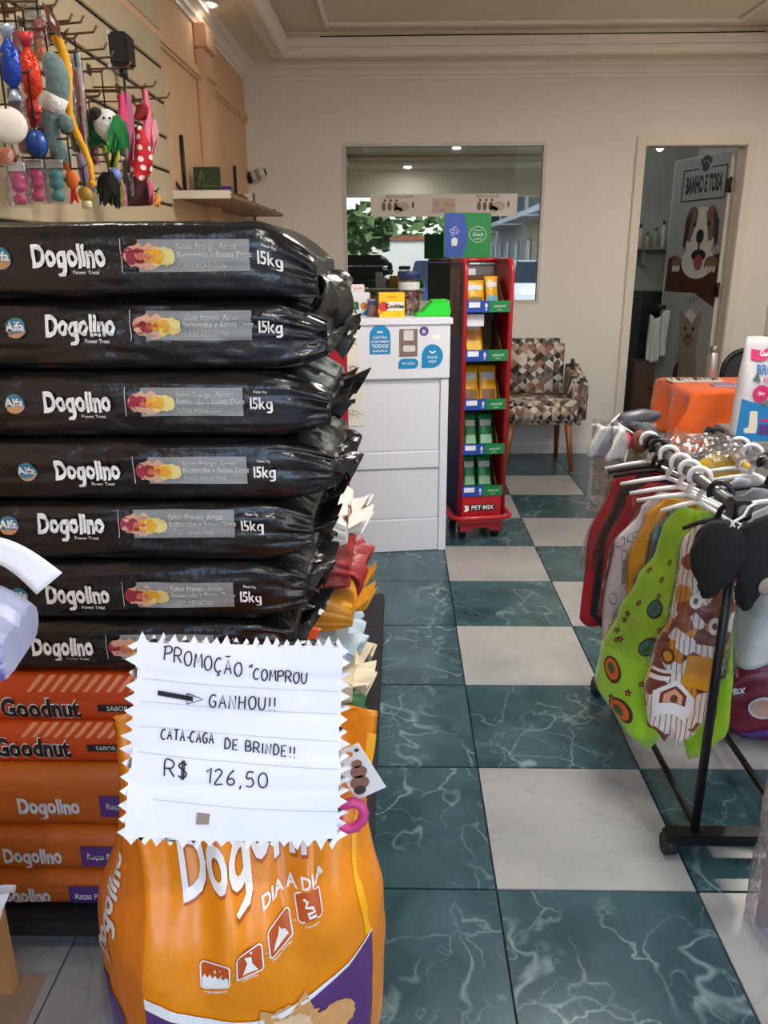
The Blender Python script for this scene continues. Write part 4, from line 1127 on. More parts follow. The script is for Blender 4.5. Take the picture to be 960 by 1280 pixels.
x0, z0 = cl(462, 443); x1, z1 = cl(488, 406); r = (x1 - x0) / 2; cx = (x0 + x1) / 2
sticker([(x0, z0), (x1, z0)] + circ(cx, z1 - r, r, 13, None, 0, 180), m_sb, [('CARTÃO', .016, cx, z1 - .055, .01), ('ACEITAMOS', .015, cx, z0 + .055, .01), ('TODOS', .022, cx, z0 + .035, .02), ('BANDEIRAS', .013, cx, z0 + .014, .01)])
g = G()
for k in (0, 1): g.ribbon([(cx - .012 + .012 * k, z1 - .028), (cx - .006 + .012 * k, z1 - .034), (cx + .012 * k, z1 - .028)], .006, fcn(3))
g.obj('sticker_emblem', m_wh, co)
x0, z0 = cl(499, 446); x1, z1 = cl(522, 411)
sticker([(x0, z0), (x1, z0), (x1, z1), (x0, z1)], m_sbr, [])
G().prism(rrect(x0 + .018, z0 + .022, x1 - .010, z0 + .050, .006), -.0136, -.0142, lambda x, z, y: Vector((x, y, z))).obj('sticker_plate', m_dimw, co)
G().prism(rrect(x0 + .020, z0 + .072, x1 - .018, z1 - .006, .003), -.0136, -.0142, lambda x, z, y: Vector((x, y, z))).obj('sticker_plate', m_dimw, co)
x0, z0 = cl(530, 414); sticker(circ(x0, z0, .021, 22), m_spu, [('n', .03, x0, z0, .03)])
x0, z0 = cl(498, 461); x1, z1 = cl(523, 448); r = (z1 - z0) * .48
sticker([(x0, z0)] + [(x1 - r, z0)] + circ(x1 - r, (z0 + z1) / 2, r, 11, (z1 - z0) / 2, -90, 90)[1:] + [(x0 + r, z1)] + circ(x0 + r, z1 - r, r, 7, None, 90, 180), m_sb, [('PIX AQUI', .014, (x0 + x1) / 2, (z0 + z1) / 2, .01)])
x0, z0 = cl(527, 460); x1, z1 = cl(554, 430); r = (x1 - x0) / 2; c_ = ((x0 + x1) / 2, (z0 + z1) / 2)
sticker([(x0, z0)] + circ(c_[0], c_[1], r, 22, (z1 - z0) / 2, -90, 180), m_sb, [('PAGUE', .015, c_[0], c_[1] - .006, .01), ('AQUI', .015, c_[0], c_[1] - .024, .01)])
g = G(); g.ribbon([(c_[0] - .014, c_[1] + .022), (c_[0], c_[1] + .014), (c_[0] + .014, c_[1] + .022)], .006, fcn(3)); g.obj('sticker_emblem', m_wh, co)
m_sheet = mat('printed_white_sheet', (226, 224, 212), .7, var=.05)
m_ink = mat('sheet_drawing_ink', (120, 124, 104), .7)
for (pa, pb) in (((424, 470), (449, 405)), ((424, 534), (455, 478))):
    x0, z0 = cl(*pa); x1, z1 = cl(*pb); yy = -.0135 if pa[1] == 470 else .003
    o = G().prism([(x0, z0), (x1, z0), (x1, z1), (x0, z1)], yy, yy + .0012, lambda x, z, y: Vector((x, y - .0005, z))).obj('printed_sheet', m_sheet, co)
    g = G(); rr = random.Random(int(pa[1]))
    for k in range(9):
        q = (rr.uniform(x0 + .02, x1 - .02), rr.uniform(z0 + .02, z1 - .02)); g.ribbon([(q[0] + .014 * math.cos(i * .9) * (1 + .3 * (i % 2)), q[1] + .010 * math.sin(i * .9)) for i in range(6)], .003, lambda x, z: Vector((x, yy - .0012, z)))
    g.obj('sheet_drawing', m_ink, co)
x0, z0 = cl(541, 424); x1, z1 = cl(550, 418); G().prism([(x0, z0), (x1, z0), (x1, z1), (x0, z1)], -.0125, -.0132, lambda x, z, y: Vector((x, y, z))).obj('price_label', m_wh, co)

# red stand post between the sacks and the counter
t = thing('red_display_stand', 'narrow red display stand between the black sacks and the counter', 'display stand', (-.275, 3.40, 0))
m_red = mat('red_display_plastic', (168, 22, 34), .4)
G().box((-.10, -.02, .0), (.05, .02, 1.10)).obj('stand_panel', m_red, t, bevel=.006); G().box((-.14, -.10, .0), (.07, .10, .03)).obj('stand_base', m_red, t, bevel=.006)

# ---- things on the counter
def on_counter(px, py, d):                          # point on the counter top under a photo pixel, d behind the front edge
    n_ = Vector((math.sin(CA), -math.cos(CA), 0)); o_ = Vector((.222, 3.66, 0)) - n_ * d; r = ray(px, py)
    p = EYE + r * ((o_ - EYE).dot(n_) / r.dot(n_)); return p.x, p.y, 1.1152


def carton(name, label, cat, px0, px1, d, h, dp, col, extra=None, rz=0):
    x, y, z = on_counter((px0 + px1) / 2, 395, d); w = abs(on_counter(px1, 395, d)[0] - on_counter(px0, 395, d)[0])
    t = thing(name, label, cat, (x, y, z), CA + rz)
    G().box((-w / 2, 0, 0), (w / 2, dp, h)).obj('carton', mat(name + '_card_%d_%d_%d' % col, col, .45), t, bevel=.0015)
    if extra: extra(t, w, h)
    return t


fl_ = lambda k=1: (lambda x, z: Vector((x, -.0006 * k - .0002, z)))
m_gn = mat('carton_green_print', (70, 150, 90), .5); m_rd = mat('carton_red_print', (206, 44, 40), .5); m_bl = mat('carton_blue_print', (70, 130, 190), .5); m_or = mat('carton_orange_print', (230, 130, 50), .5); m_pk = mat('carton_pink_print', (216, 170, 170), .5)


def ex_green(t, w, h):
    g = G(); g.text('KELLS', .030, fl_(), .012, h * .35, .03); g.mi = 1
    for x, z in ((-.045, .03), (-.03, .045), (.0, .05), (-.05, .055), (.03, .052)): g.poly(circ(x, z, .007, 10), fl_())
    g.obj('carton_print', [m_wh, m_gn], t)


carton('green_carton', 'dark green box with white lettering at the left of the counter top', 'box', 421, 449, .05, .066, .10, (16, 78, 48), ex_green)


def ex_white(t, w, h):
    g = G(); g.poly(circ(.012, h * .45, .016, 14), fl_()); g.mi = 1; g.poly([(-w * .1, .005), (w * .45, .005), (w * .45, h * .35)], fl_(2)); g.obj('carton_print', [m_or, m_bl], t)


wb = carton('white_carton', 'white box with orange and blue print standing on the counter', 'box', 440, 463, .14, .105, .05, (222, 222, 224), ex_white)
x, y, z = on_counter(448, 395, .17)
t = thing('small_box', 'small pale pink box lying on top of the white box', 'box', (x, y, z + .1055), CA)
G().box((-.032, -.012, 0), (.028, .03, .035)).obj('carton', mat('pale_pink_carton', (226, 214, 214), .5), t, bevel=.0015); G().poly([(-.02, .012), (.02, .012), (.02, .022), (-.02, .022)], lambda x, z: Vector((x, -.0128, z))).obj('carton_print', m_pk, t)


def ex_yel(t, w, h):
    g = G(); g.poly(rrect(-w * .40, h * .28, w * .46, h * .62, .006), fl_()); g.mi = 1; g.poly(circ(-w * .33, h * .44, .022, 16), fl_(2)); g.mi = 3; g.text('Cookies', .030, fl_(3), .012, h * .45, .03, sx=.85); g.mi = 2
    g.poly(circ(-w * .46, h * .25, .012, 12), fl_(2)); g.mi = 1; g.text('SNACK', .012, fl_(), 0, h * .82, .01); g.text('50 g', .010, fl_(), .03, h * .12, .01); g.obj('carton_print', [m_wh, m_rd, m_or, m_blkp], t)


carton('yellow_carton', 'bright yellow snack box with black and red lettering on the counter', 'box', 474, 506, .05, .108, .06, (240, 190, 8), ex_yel)
x, y, z = on_counter(467, 395, .11)
t = thing('snack_packet', 'small brown and blue packet between the white and yellow boxes', 'packet', (x, y, z), CA)
G().surf(lambda u, v: Vector(((u - .5) * .055, -.012 * math.sin(math.pi * u) * math.sin(math.pi * min(1, v * 1.1)) , .08 * v)), 8, 8, th=.012).obj('packet_body', mat('dusky_packet_foil', (140, 104, 110), .35), t)
G().box((-.024, -.0145, .055), (.024, -.012, .072)).obj('packet_band', mat('navy_packet_print', (44, 66, 110), .4), t)
x, y, z = on_counter(511, 395, .20)
t = thing('snack_jar', 'clear jar of pink snacks with a dark blue lid on the counter', 'jar', (x, y, z), CA)
R0 = .052
G().lathe([(R0 * .95, 0), (R0, .006), (R0, .155), (R0 * .94, .168), (R0 * .90, .172)], 26).obj('jar_glass', film('clear_jar_plastic', (226, 220, 224), .10, .05, 0), t)
G().lathe([(R0, .165), (R0 * 1.04, .167), (R0 * 1.04, .192), (R0, .196), (.001, .196)], 26).obj('jar_lid', mat('navy_jar_lid', (34, 44, 96), .35), t)
g = G(); rr = random.Random(11)
for k in range(70):
    a, q, z_ = rr.uniform(0, 6.28), R0 * .82 * math.sqrt(rr.uniform(.1, 1)), rr.uniform(.008, .11)
    p = Vector((q * math.cos(a), q * math.sin(a), z_)); d = Vector((rr.uniform(-1, 1), rr.uniform(-1, 1), rr.uniform(-1, 1))).normalized() * .011
    g.mi = k % 3; g.tube([p - d, p + d], .006, 6)
o = g.obj('snack_fill', [mat('pink_snack', (206, 130, 130), .7), mat('rust_snack', (170, 84, 70), .7), mat('cream_snack', (222, 196, 176), .7)], t); o['kind'] = 'stuff'
G().surf(lambda u, v: Vector((R0 * 1.006 * math.sin((u - .55) * 2.4), -R0 * 1.006 * math.cos((u - .55) * 2.4), .115 + .035 * v)), 12, 2).obj('jar_label', m_dimw, t)
x, y, z = on_counter(543, 393, .06)
t = thing('green_dispenser', 'bright green wedge shaped plastic tape dispenser at the counter end', 'dispenser', (x, y, z), CA)
m_lime = mat('bright_green_plastic', (30, 205, 40), .35)
G().prism([(-.085, 0), (.072, 0), (.078, .02), (.070, .062), (-.012, .066), (-.03, .045), (-.05, .022), (-.088, .010)], 0, .09, lambda x, y_, z_: Vector((x, z_, y_))).obj('dispenser_body', m_lime, t, bevel=.005)
G().box((-.012, .01, .064), (.066, .08, .074)).obj('dispenser_lid', m_lime, t, bevel=.003)

# ---------------------------------------------------------------- red product rack on castors
RA = math.radians(9); RW, RD, RH = .232, .30, 1.36
rk = thing('product_rack', 'tall red wheeled rack of snack packs beside the counter', 'display rack', (.296, 3.80, 0), RA)
m_rk = mat('red_rack_steel', (176, 20, 34), .35, coat=.2); m_navy = mat('navy_side_panel', (22, 34, 92), .45, var=.12, scale=8); m_rin = mat('grey_rack_inner_panel', (112, 104, 104), .6); m_beg = mat('brown_rack_panel', (120, 98, 84), .6)


def side_outline():
    return [(0, .11), (RD, .11), (RD, RH - .02)] + [(RD - .02, RH - .005)] + [(.06 + .06 * math.cos(a), RH - .06 + .06 * math.sin(a)) for a in [math.radians(90 + 9 * i) for i in range(11)]]


for x0, mt in ((0, m_navy), (RW - .010, m_rk)):
    o = G().prism(side_outline(), x0, x0 + .010, lambda y, z, x: Vector((x, y, z))).obj('side_panel', mt, rk)
# brown printed upper part of the left side, with two ear like marks
G().prism([(.075, 1.02), (RD - .01, 1.02), (RD - .01, RH - .03), (.075, RH - .03)], -.0015, 0, lambda y, z, x: Vector((x, y, z))).obj('side_print', m_beg, rk)
G().poly([(.17, 1.12), (.155, 1.25), (.175, 1.21), (.195, 1.21), (.215, 1.25), (.205, 1.12)], lambda y, z: Vector((-.0025, y, z))).obj('ear_mark', m_wd, rk)
edge = [(y, z) for y, z in [(.0, .11)] + [(.06 + .06 * math.cos(a), RH - .06 + .06 * math.sin(a)) for a in [math.radians(180 - 9 * i) for i in range(11)]] + [(RD - .03, RH)]]
for x in (.006, RW - .006): G().tube([(x, y - .004, z) for y, z in edge], .012, 8).obj('red_edge_tube', m_rk, rk)
G().tube([(.006, RD - .03, RH), (RW - .006, RD - .03, RH)], .012, 8).obj('top_tube', m_rk, rk)
G().box((.01, RD - .012, .12), (RW - .01, RD, RH - .02)).obj('back_panel', m_rin, rk)
base = G().box((.0, -.008, .075), (RW, .012, .235)).obj('base_panel', m_rk, rk, bevel=.004)
G().prism([(.01, .045), (.06, .045), (.075, .062), (.155, .062), (.17, .045), (.222, .045), (.222, .085), (.01, .085)], -.008, .006, lambda x, z, y: Vector((x, y, z))).obj('kick_panel', m_rk, rk)
G().box((0, 0, .10), (RW, RD, .13)).obj('base_tray', m_rk, rk)
g = G(); zz = .125
ring_ = [(-.035, .03), (-.03, -.012), (.0, -.04), (RW, -.04), (RW + .03, -.012), (RW + .035, .03), (RW + .035, RD * .8), (RW, RD + .03), (0, RD + .03), (-.035, RD * .8)]
g.tube([(x, y, zz) for x, y in ring_], .013, 8, closed=True); g.obj('bumper_ring', m_rk, rk)
G().box((.055, -.0105, .155), (.185, -.008, .188)).obj('name_plate', m_blkp, rk); G().text('PET·MIX', .032, lambda x, z: Vector((x, -.0112, z)), .12, .171, .02).obj('name_lettering', m_wh, rk)
G().poly([(.025, .15), (.05, .155), (.05, .182), (.025, .185), (.033, .168)], lambda x, z: Vector((x, -.0095, z))).obj('name_mark', m_wh, rk)
m_cst = mat('black_castor_rubber', (18, 18, 18), .6)
for x in (.03, RW - .03):
    for y in (.04, RD - .04):
        c_ = G().box((x - .014, y - .012, .055), (x + .014, y + .012, .11)).obj('castor', m_cst, rk); G().cyl((x - .014, y, .031), (x + .014, y, .031), .031, n=18).obj('castor_wheel', m_cst, c_)
sg = thing('rack_sign', 'blue and green sign board with white emblems on top of the red rack', 'sign', (.215, 4.085, RH + .012), RA)
SW, SH = .235, .208
G().prism(rrect(0, 0, SW, SH, .012), 0, .010, lambda x, z, y: Vector((x, y, z))).obj('sign_board', mat('green_sign_face', (18, 122, 60), .4), sg)
m_bsg = mat('blue_sign_print', (44, 74, 160), .4)
G().poly([(.004, .004)] + [(SW * (.40 + .10 * math.sin(math.pi * i / 12)), SH * (.02 + .96 * i / 12)) for i in range(13)] + [(.004, SH - .004)], lambda x, z: Vector((x, -.0006, z))).obj('blue_field', m_bsg, sg)
fs_ = lambda x, z: Vector((x, -.0012, z))
g = G(); g.poly([(.038, .055), (.065, .055), (.068, .085), (.052, .096), (.036, .085)], fs_)
for a, b in ((.036, .125), (.052, .135), (.068, .12), (.045, .11)): g.ribbon([(a + .008 * math.cos(i), b + .008 * math.sin(i)) for i in range(6)], .003, fs_)
g.obj('blue_emblem', m_dimw, sg)
g = G(); g.ribbon([(.168 + .042 * math.cos(i * .3307), .108 + .036 * math.sin(i * .3307)) for i in range(20)], .0022, fs_); g.text('Snack', .024, fs_, .168, .108, .01, shear=.2); g.text('natural', .014, fs_, .168, .088, 0); g.text('PREMIUM', .010, fs_, .168, .126, 0); g.obj('green_emblem', m_dimw, sg)
# shelves with price strips
m_pl = mat('paper_price_label', (226, 224, 232), .6); m_gst = mat('green_price_strip', (16, 118, 58), .4); m_bst = mat('blue_price_strip', (28, 66, 160), .4)
zs = [1.125, .875, .635, .42, .225]


def rkz(py):                                       # height on the rack front under a photo row
    return at_y(606, py, 3.815).z


zs = [rkz(y) for y in (383, 444, 505, 561, 613)]
for z in zs:
    sh = G().box((.012, .002, z - .022), (RW - .012, RD - .012, z - .014)).obj('rack_shelf', m_rk, rk)
    G().box((.012, -.014, z - .026), (RW * .52, -.006, z + .026)).obj('price_strip', m_bst, sh); s2 = G().box((RW * .52, -.0135, z - .026), (RW - .012, -.006, z + .026)).obj('price_strip', m_gst, sh)
    G().box((.022, -.0155, z - .004), (.075, -.014, z + .020)).obj('price_label', m_pl, sh)
    g = G(); f_ = lambda x, y: Vector((x, -.0152, y)); g.text('natural', .020, f_, RW * .73, z + .002, .008, shear=.2); g.text('snack', .011, f_, RW * .73, z - .014, .004); g.obj('strip_print', m_dimw, sh); g = G(); g.poly(circ(.105, z + .004, .007, 8, .012), f_); g.poly(circ(.105, z - .014, .005, 8), f_); g.obj('strip_print', m_dimw, sh)
RM = Matrix.Translation((.296, 3.80, 0)) @ Matrix.Rotation(RA, 4, 'Z')
m_cb = mat('brown_tray_card', (96, 66, 44), .7, var=.15)
for i, (z, h, back) in enumerate(zip(zs, (.12, .13, .15, .13, .13), (0, 1, 1, 1, 1))):
    tr = thing('display_carton', ('open brown display carton on the top shelf of the red rack', 'open brown display carton on the second shelf of the red rack', 'open brown display carton on the middle shelf of the red rack', 'open brown display carton on the fourth shelf of the red rack', 'open brown display carton on the lowest shelf of the red rack')[i], 'carton', RM @ Vector((.03, .03, z - .0135)), RA, 'display cartons on the red rack')
    w_, d_ = RW - .06, .20
    G().box((0, 0, 0), (w_, d_, .004)).obj('carton_base', m_cb, tr); G().box((0, d_ - .004, .004), (w_, d_, h + .03)).obj('carton_back', m_cb, tr); G().box((0, 0, .004), (w_, .003, .026)).obj('carton_lip', m_cb, tr)
    for x in (0, w_ - .003): G().prism([(.003, .004), (d_ - .004, .004), (d_ - .004, h + .03), (d_ * .6, h + .02), (.003, .03)], x, x + .003, lambda y, zz_, xx: Vector((xx, y, zz_))).obj('carton_side', m_cb, tr)


def pack(label, shelf, x, y, w, h0, col, band, tilt=18, group='snack packs on the red rack', dy=.024):
    """a small filled pouch leaning back in its carton"""
    h = h0 * 1.3; w *= 1.12; x *= .88
    t = thing('snack_pack', label, 'snack pack', RM @ Vector((.03 + x, .03 + y, zs[shelf] - .0135 + .0045)), RA, group); t.rotation_euler = (math.radians(-tilt), 0, RA)
    f = lambda u, v: Vector(((u - .5) * w * (1 - .06 * math.sin(math.pi * v)), -dy * .5 * (math.sin(math.pi * u) ** .6 * math.sin(math.pi * min(.98, .04 + v * .96)) ** .5 if 0 < u < 1 else 0) + .002 * nz(u * 6, v * 7, shelf + x * 50), h * v))
    G().surf(f, 10, 12, th=.006).obj('pouch', mat('pouch_foil_%d_%d_%d' % col, col, .25, bump=.3, bscale=60), t)
    g = G(); lift = Vector((0, -.0022, 0))
    for a, b, mt in ((.10, .36, mat('pouch_print_%d_%d_%d' % band, band, .35)), (.62, .80, m_dimw)):
        g = G(); g.poly([(.12, a), (.88, a), (.88, b), (.12, b)], lambda u, v: f(u, v) + lift, .1); g.obj('pouch_print', mt, t)


yel, gold, brn, grn = (222, 160, 24), (206, 130, 20), (122, 84, 50), (30, 130, 66)
pack('yellow snack pack at the left of the top rack shelf', 0, .055, .055, .085, .10, yel, brn); pack('yellow snack pack with blue top at the right of the top rack shelf', 0, .150, .06, .06, .115, yel, (110, 160, 190))
pack('single shiny golden pack on the second rack shelf', 1, .05, .05, .09, .15, gold, (236, 190, 60))
pack('yellow and brown pouch at the left of the middle rack shelf', 2, .045, .05, .075, .145, yel, brn); pack('yellow and brown pouch at the right of the middle rack shelf', 2, .145, .05, .085, .145, yel, brn)
for sh, nm in ((3, 'fourth'), (4, 'lowest')):
    pack('green pack in the left row of the %s rack shelf' % nm, sh, .05, .05, .06, .13, grn, (150, 190, 150)); pack('green pack in the right row of the %s rack shelf' % nm, sh, .14, .05, .07, .13, grn, (150, 190, 150))
t = thing('shelf_card', 'white blank card standing above the second rack shelf', 'card', RM @ Vector((.06, .215, zs[1] + .185)), RA); G().box((-.04, 0, 0), (.05, .002, .055)).obj('card_sheet', m_pl, t)
t.location = RM @ Vector((.055, .02, zs[0] - .092))
t2 = thing('shelf_card', 'white card under the arched top of the red rack', 'card', RM @ Vector((.07, RD - .016, RH - .105)), RA); G().box((-.04, 0, 0), (.055, .002, .065)).obj('card_sheet', m_pl, t2)

# ---------------------------------------------------------------- patterned armchair against the back wall
def triangles_mat():
    m = bpy.data.materials.new('triangle_patterned_fabric'); m.use_nodes = True; n = m.node_tree.nodes; l = m.node_tree.links; p = n['Principled BSDF']
    tc = n.new('ShaderNodeTexCoord'); sp = n.new('ShaderNodeSeparateXYZ'); l.new(tc.outputs['Object'], sp.inputs[0])

    def M_(op, a, b=None, v=None):
        k = n.new('ShaderNodeMath'); k.operation = op
        l.new(a, k.inputs[0]) if not isinstance(a, (int, float)) else setattr(k.inputs[0], 'default_value', a)
        if b is not None:
            l.new(b, k.inputs[1]) if not isinstance(b, (int, float)) else setattr(k.inputs[1], 'default_value', b)
        return k.outputs[0]
    X = M_('ADD', M_('MULTIPLY', sp.outputs[0], 16.5), M_('MULTIPLY', sp.outputs[1], 5)); Z = M_('ADD', M_('MULTIPLY', sp.outputs[2], 19), M_('MULTIPLY', sp.outputs[1], 17))
    cx = M_('FLOOR', X); fx = M_('FRACT', X); par = M_('MODULO', M_('ABSOLUTE', cx), 2)
    sk = M_('MULTIPLY', M_('SUBTRACT', M_('MULTIPLY', par, 2), 1), M_('SUBTRACT', fx, .5))
    z1 = M_('ADD', Z, sk); z2 = M_('SUBTRACT', Z, sk)
    cb = n.new('ShaderNodeCombineXYZ'); l.new(cx, cb.inputs[0]); l.new(M_('FLOOR', z1), cb.inputs[1]); l.new(M_('FLOOR', z2), cb.inputs[2])
    wn = n.new('ShaderNodeTexWhiteNoise'); l.new(cb.outputs[0], wn.inputs[0])
    r = n.new('ShaderNodeValToRGB'); r.color_ramp.interpolation = 'CONSTANT'
    cols = [(46, 44, 46), (94, 84, 78), (150, 112, 94), (176, 152, 132), (200, 188, 174), (118, 110, 104), (212, 204, 194)]
    while len(r.color_ramp.elements) < len(cols): r.color_ramp.elements.new(.5)
    for i, c in enumerate(cols): r.color_ramp.elements[i].position = (0, .12, .30, .46, .60, .76, .86)[i]; r.color_ramp.elements[i].color = rgb(*c)
    l.new(wn.outputs[0], r.inputs[0]); l.new(r.outputs[0], p.inputs['Base Color']); p.inputs['Roughness'].default_value = .9
    return m


m_tri = triangles_mat(); m_leg = mat('varnished_wood_leg', (142, 84, 40), .35, var=.25, scale=14)
ch = thing('armchair', 'armchair with brown and grey triangle fabric against the back wall', 'armchair', (.93, 5.40, 0))
AM = Matrix.Identity(4)


def cushion(lo, hi, bev, name, warp=None):
    g = G().box(lo, hi); o = g.obj(name, m_tri, ch)
    bm = bmesh.new(); bm.from_mesh(o.data); bmesh.ops.bevel(bm, geom=bm.edges[:], offset=bev, segments=4, affect='EDGES', clamp_overlap=True)
    for f in bm.faces: f.smooth = True
    if warp:
        for v in bm.verts: v.co = warp(v.co)
    bm.to_mesh(o.data); bm.free(); return o


cushion((-.245, -.235, .315), (.245, .16, .47), .03, 'seat', lambda c: c + Vector((0, 0, .012 * (1 - (c.x / .25) ** 2) if c.z > .45 else 0)))
cushion((-.245, .14, .32), (.215, .24, .84), .035, 'backrest', lambda c: c + Vector((0, .06 * max(0, c.z - .45), 0)))
for s_, nm in ((-1, 'armrest'), (1, 'armrest')):
    a, b = sorted((s_ * .215, s_ * .305)); cushion((a, -.23, .31), (b, .20, .655), .035, nm, lambda c: c + Vector((s_ * .03 * max(0, c.z - .45), 0, -.05 * (1 if c.z > .5 else 0) * max(0, -c.y) / .23 + (.05 if c.z > .5 and c.y > .1 else 0))))
for x, y in ((-.2, -.2), (.2, -.2), (-.2, .18), (.2, .18)):
    G().tube([(x * .93, y * .9, .34), (x * 1.12 if y < 0 else x, y * 1.12, 0)], [.024, .014], 14).obj('leg', m_leg, ch)

# ---------------------------------------------------------------- table with the orange cloth at the right
tb = thing('side_table', 'grey legged side table under the orange cloth near the doorway', 'table', (1.86, 4.12, 0), 0)
m_tl = mat('grey_table_metal', (90, 92, 96), .4, metal=.6)
G().box((-.42, -.22, .715), (.42, .24, .74)).obj('tabletop', m_wd, tb)
for x in (-.38, .38):
    for y in (-.18, .20): G().cyl((x, y, 0), (x, y, .715), .016).obj('leg', m_tl, tb)
m_oc = mat('orange_tablecloth_fabric', (226, 96, 22), .8, var=.08, bump=.1, sheen=.2)


def cloth(u, v):
    x = -.475 + .95 * u; y = -.275 + .57 * v; z = .7425
    ox = max(0, -.42 - x); oy = max(0, -.22 - y) + max(0, y - .24); ox2 = max(0, x - .42)
    return Vector((x, y, z))


t = thing('orange_tablecloth', 'orange cloth draped over the side table with pointed corners', 'tablecloth', (1.86, 4.12, 0))
def drape(u, v):
    sx = -.70 + 1.34 * u; sy = -.52 + .80 * v                    # cloth coordinates, flat part |x|<.42
    hx = max(0, -.422 - sx) + max(0, sx - .422); hy = max(0, -.222 - sy) + max(0, sy - .242)
    x = max(-.425, min(.425, sx)); y = max(-.225, min(.245, sy)); dn = max(hx, hy) + .35 * min(hx, hy)
    wv = .030 * math.sin(sx * 21 + 1) * min(1, hy * 7) - .026; wx = .026 * math.sin(sy * 22) * min(1, hx * 7) - .022
    if hy > 0: y += (wv - .25 * min(hx, hy)) * (1 if sy < 0 else -1)
    if hx > 0: x += (wx - .25 * min(hx, hy)) * (1 if sx < 0 else -1)
    return Vector((x, y, .7435 - dn))
G().surf(drape, 70, 46, th=.002).obj('cloth', m_oc, t)
for i, (px, py, w_, d_, c, lab, rz) in enumerate(((868, 476, .28, .11, (206, 202, 196), 'pale tray of trinkets on the orange table', .05), (905, 482, .12, .08, (186, 176, 190), 'small lilac card pack on the orange table', -.1))):
    p = at_z(px, py, .746)
    t = thing('trinket_tray' if i == 0 else 'card_pack', lab, 'tray' if i == 0 else 'card pack', (p.x, p.y, .7442), rz)
    G().box((-w_ / 2, -d_ / 2, 0), (w_ / 2, d_ / 2, .008)).obj('tray_base', mat('tray_card_%d' % i, c, .5), t, bevel=.002)
    if i == 0:
        rr = random.Random(4)
        for k in range(9): G().tube([(-w_ / 2 + .02 + .03 * k, -.03, .013), (-w_ / 2 + .025 + .03 * k, .03, .013)], .005, 6).obj('trinket', mat('trinket_dark', (70, 66, 66), .4) if k % 3 == 1 else m_dimw, t)
    else: G().box((-w_ / 2 + .01, -d_ / 2 + .01, .008), (w_ / 2 - .01, d_ / 2 - .01, .011)).obj('card_label', mat('lilac_card_print', (140, 120, 170), .5), t)
p = at_z(891, 470, .746)
t = thing('steel_flask', 'silver steel flask standing at the back of the orange table', 'flask', (at_y(891, 450, 4.24).x, 4.24, .7442))
G().lathe([(.026, 0), (.028, .006), (.028, .13), (.022, .145), (.020, .15)], 20).obj('flask_body', mat('brushed_steel', (190, 188, 182), .3, metal=.9), t); G().lathe([(.021, .148), (.022, .152), (.022, .175), (.018, .182), (.001, .182)], 18).obj('flask_cap', mat('flask_cap_steel', (150, 148, 144), .3, metal=.9), t)
# dark office chair back behind the table
t = thing('office_chair', 'dark mesh office chair whose rounded back shows behind the orange table', 'chair', (2.17, 4.87, 0))
m_off = mat('dark_grey_mesh_fabric', (44, 46, 50), .7)
G().prism([(x * 1.0, z) for x, z in rrect(-.21, .54, .21, .83, .12, 8)], -.02, .02, lambda x, z, y: Vector((x, y + .10 * (z - .68) ** 2, z))).obj('backrest', m_off, t, bevel=.008)
fr_ = rrect(-.215, .535, .215, .835, .125, 8); G().tube([(x, -.012, z) for x, z in fr_], .016, 8, closed=True).obj('back_frame', m_dk, t)
G().prism(rrect(-.22, -.46, .22, -.02, .08, 6), .43, .49).obj('seat', m_off, t, bevel=.015)
G().tube([(0, .03, .62), (0, .05, .5), (0, -.05, .42)], .02, 8).obj('back_stem', m_dk, t); G().cyl((0, -.22, .06), (0, -.22, .43), .03).obj('gas_column', m_dk, t)
for k in range(5):
    a = k * 1.2566; p = Vector((.24 * math.cos(a), -.22 + .24 * math.sin(a), .06)); G().tube([(0, -.22, .09), p], [.025, .016], 8).obj('base_arm', m_dk, t); G().ball((p.x, p.y, .028), .028).obj('castor_wheel', m_cst, t)
# ---------------------------------------------------------------- hook panel with hanging toys on the left wall
PX = XL + .02
m_panel = mat('beige_slat_panel', (184, 168, 138), .6, var=.05, scale=3); m_slot = mat('black_slot_rail', (22, 20, 20), .5); m_hook = mat('bronze_hook_wire', (104, 82, 60), .4, metal=.7)
pn = thing('slat_panel', 'beige slat panel with dark slots on the peach wall', 'wall panel', (XL + .001, 2.0, 0))
zz = [1.46 + .135 * i for i in range(9)]
for a, b in zip(zz, zz[1:]): G().box((0, -1.2, a + .006), (.018, 1.72, b - .006)).obj('slat', m_panel, pn, bevel=.003)
for a in zz: G().box((0, -1.2, a - .006), (.010, 1.72, a + .006)).obj('slot_rail', m_slot, pn)
hooks = []


def hook(px, py, X, label=None):
    """a wire hook whose tip shows at a photo pixel; it runs straight back to the panel"""
    p = at_x(px, py, X); t = thing('display_hook', label or 'x', 'hook', (PX, p.y, p.z), 0, 'wire hooks on the slat panel')
    d = X - PX
    G().tube([(0, 0, -.012), (.004, 0, 0), (d * .5, 0, .002), (d * .92, 0, .006), (d, 0, .022)], .0032, 6).obj('hook_wire', m_hook, t); G().box((-.002, -.016, -.016), (.003, .016, .014)).obj('hook_plate', m_hook, t)
    return t


for px, py, lab in ((74, 10, 'empty wire hook at the very top of the slat panel'), (92, 29, 'empty upper wire hook beside the brown tag'), (106, 31, 'second empty wire hook under the top one'), (122, 43, 'empty wire hook pointing at the black wall box'), (135, 64, 'empty wire hook just left of the black wall box'), (143, 74, 'empty wire hook below the black wall box'), (165, 86, 'lowest of the empty wire hooks near the black wall box'), (128, 123, 'short hook left of the pink ribbons'), (196, 110, 'wire hook above the pink ribbons'), (213, 124, 'wire hook at the right end of the slat panel')):
    hook(px, py, -.86, lab)

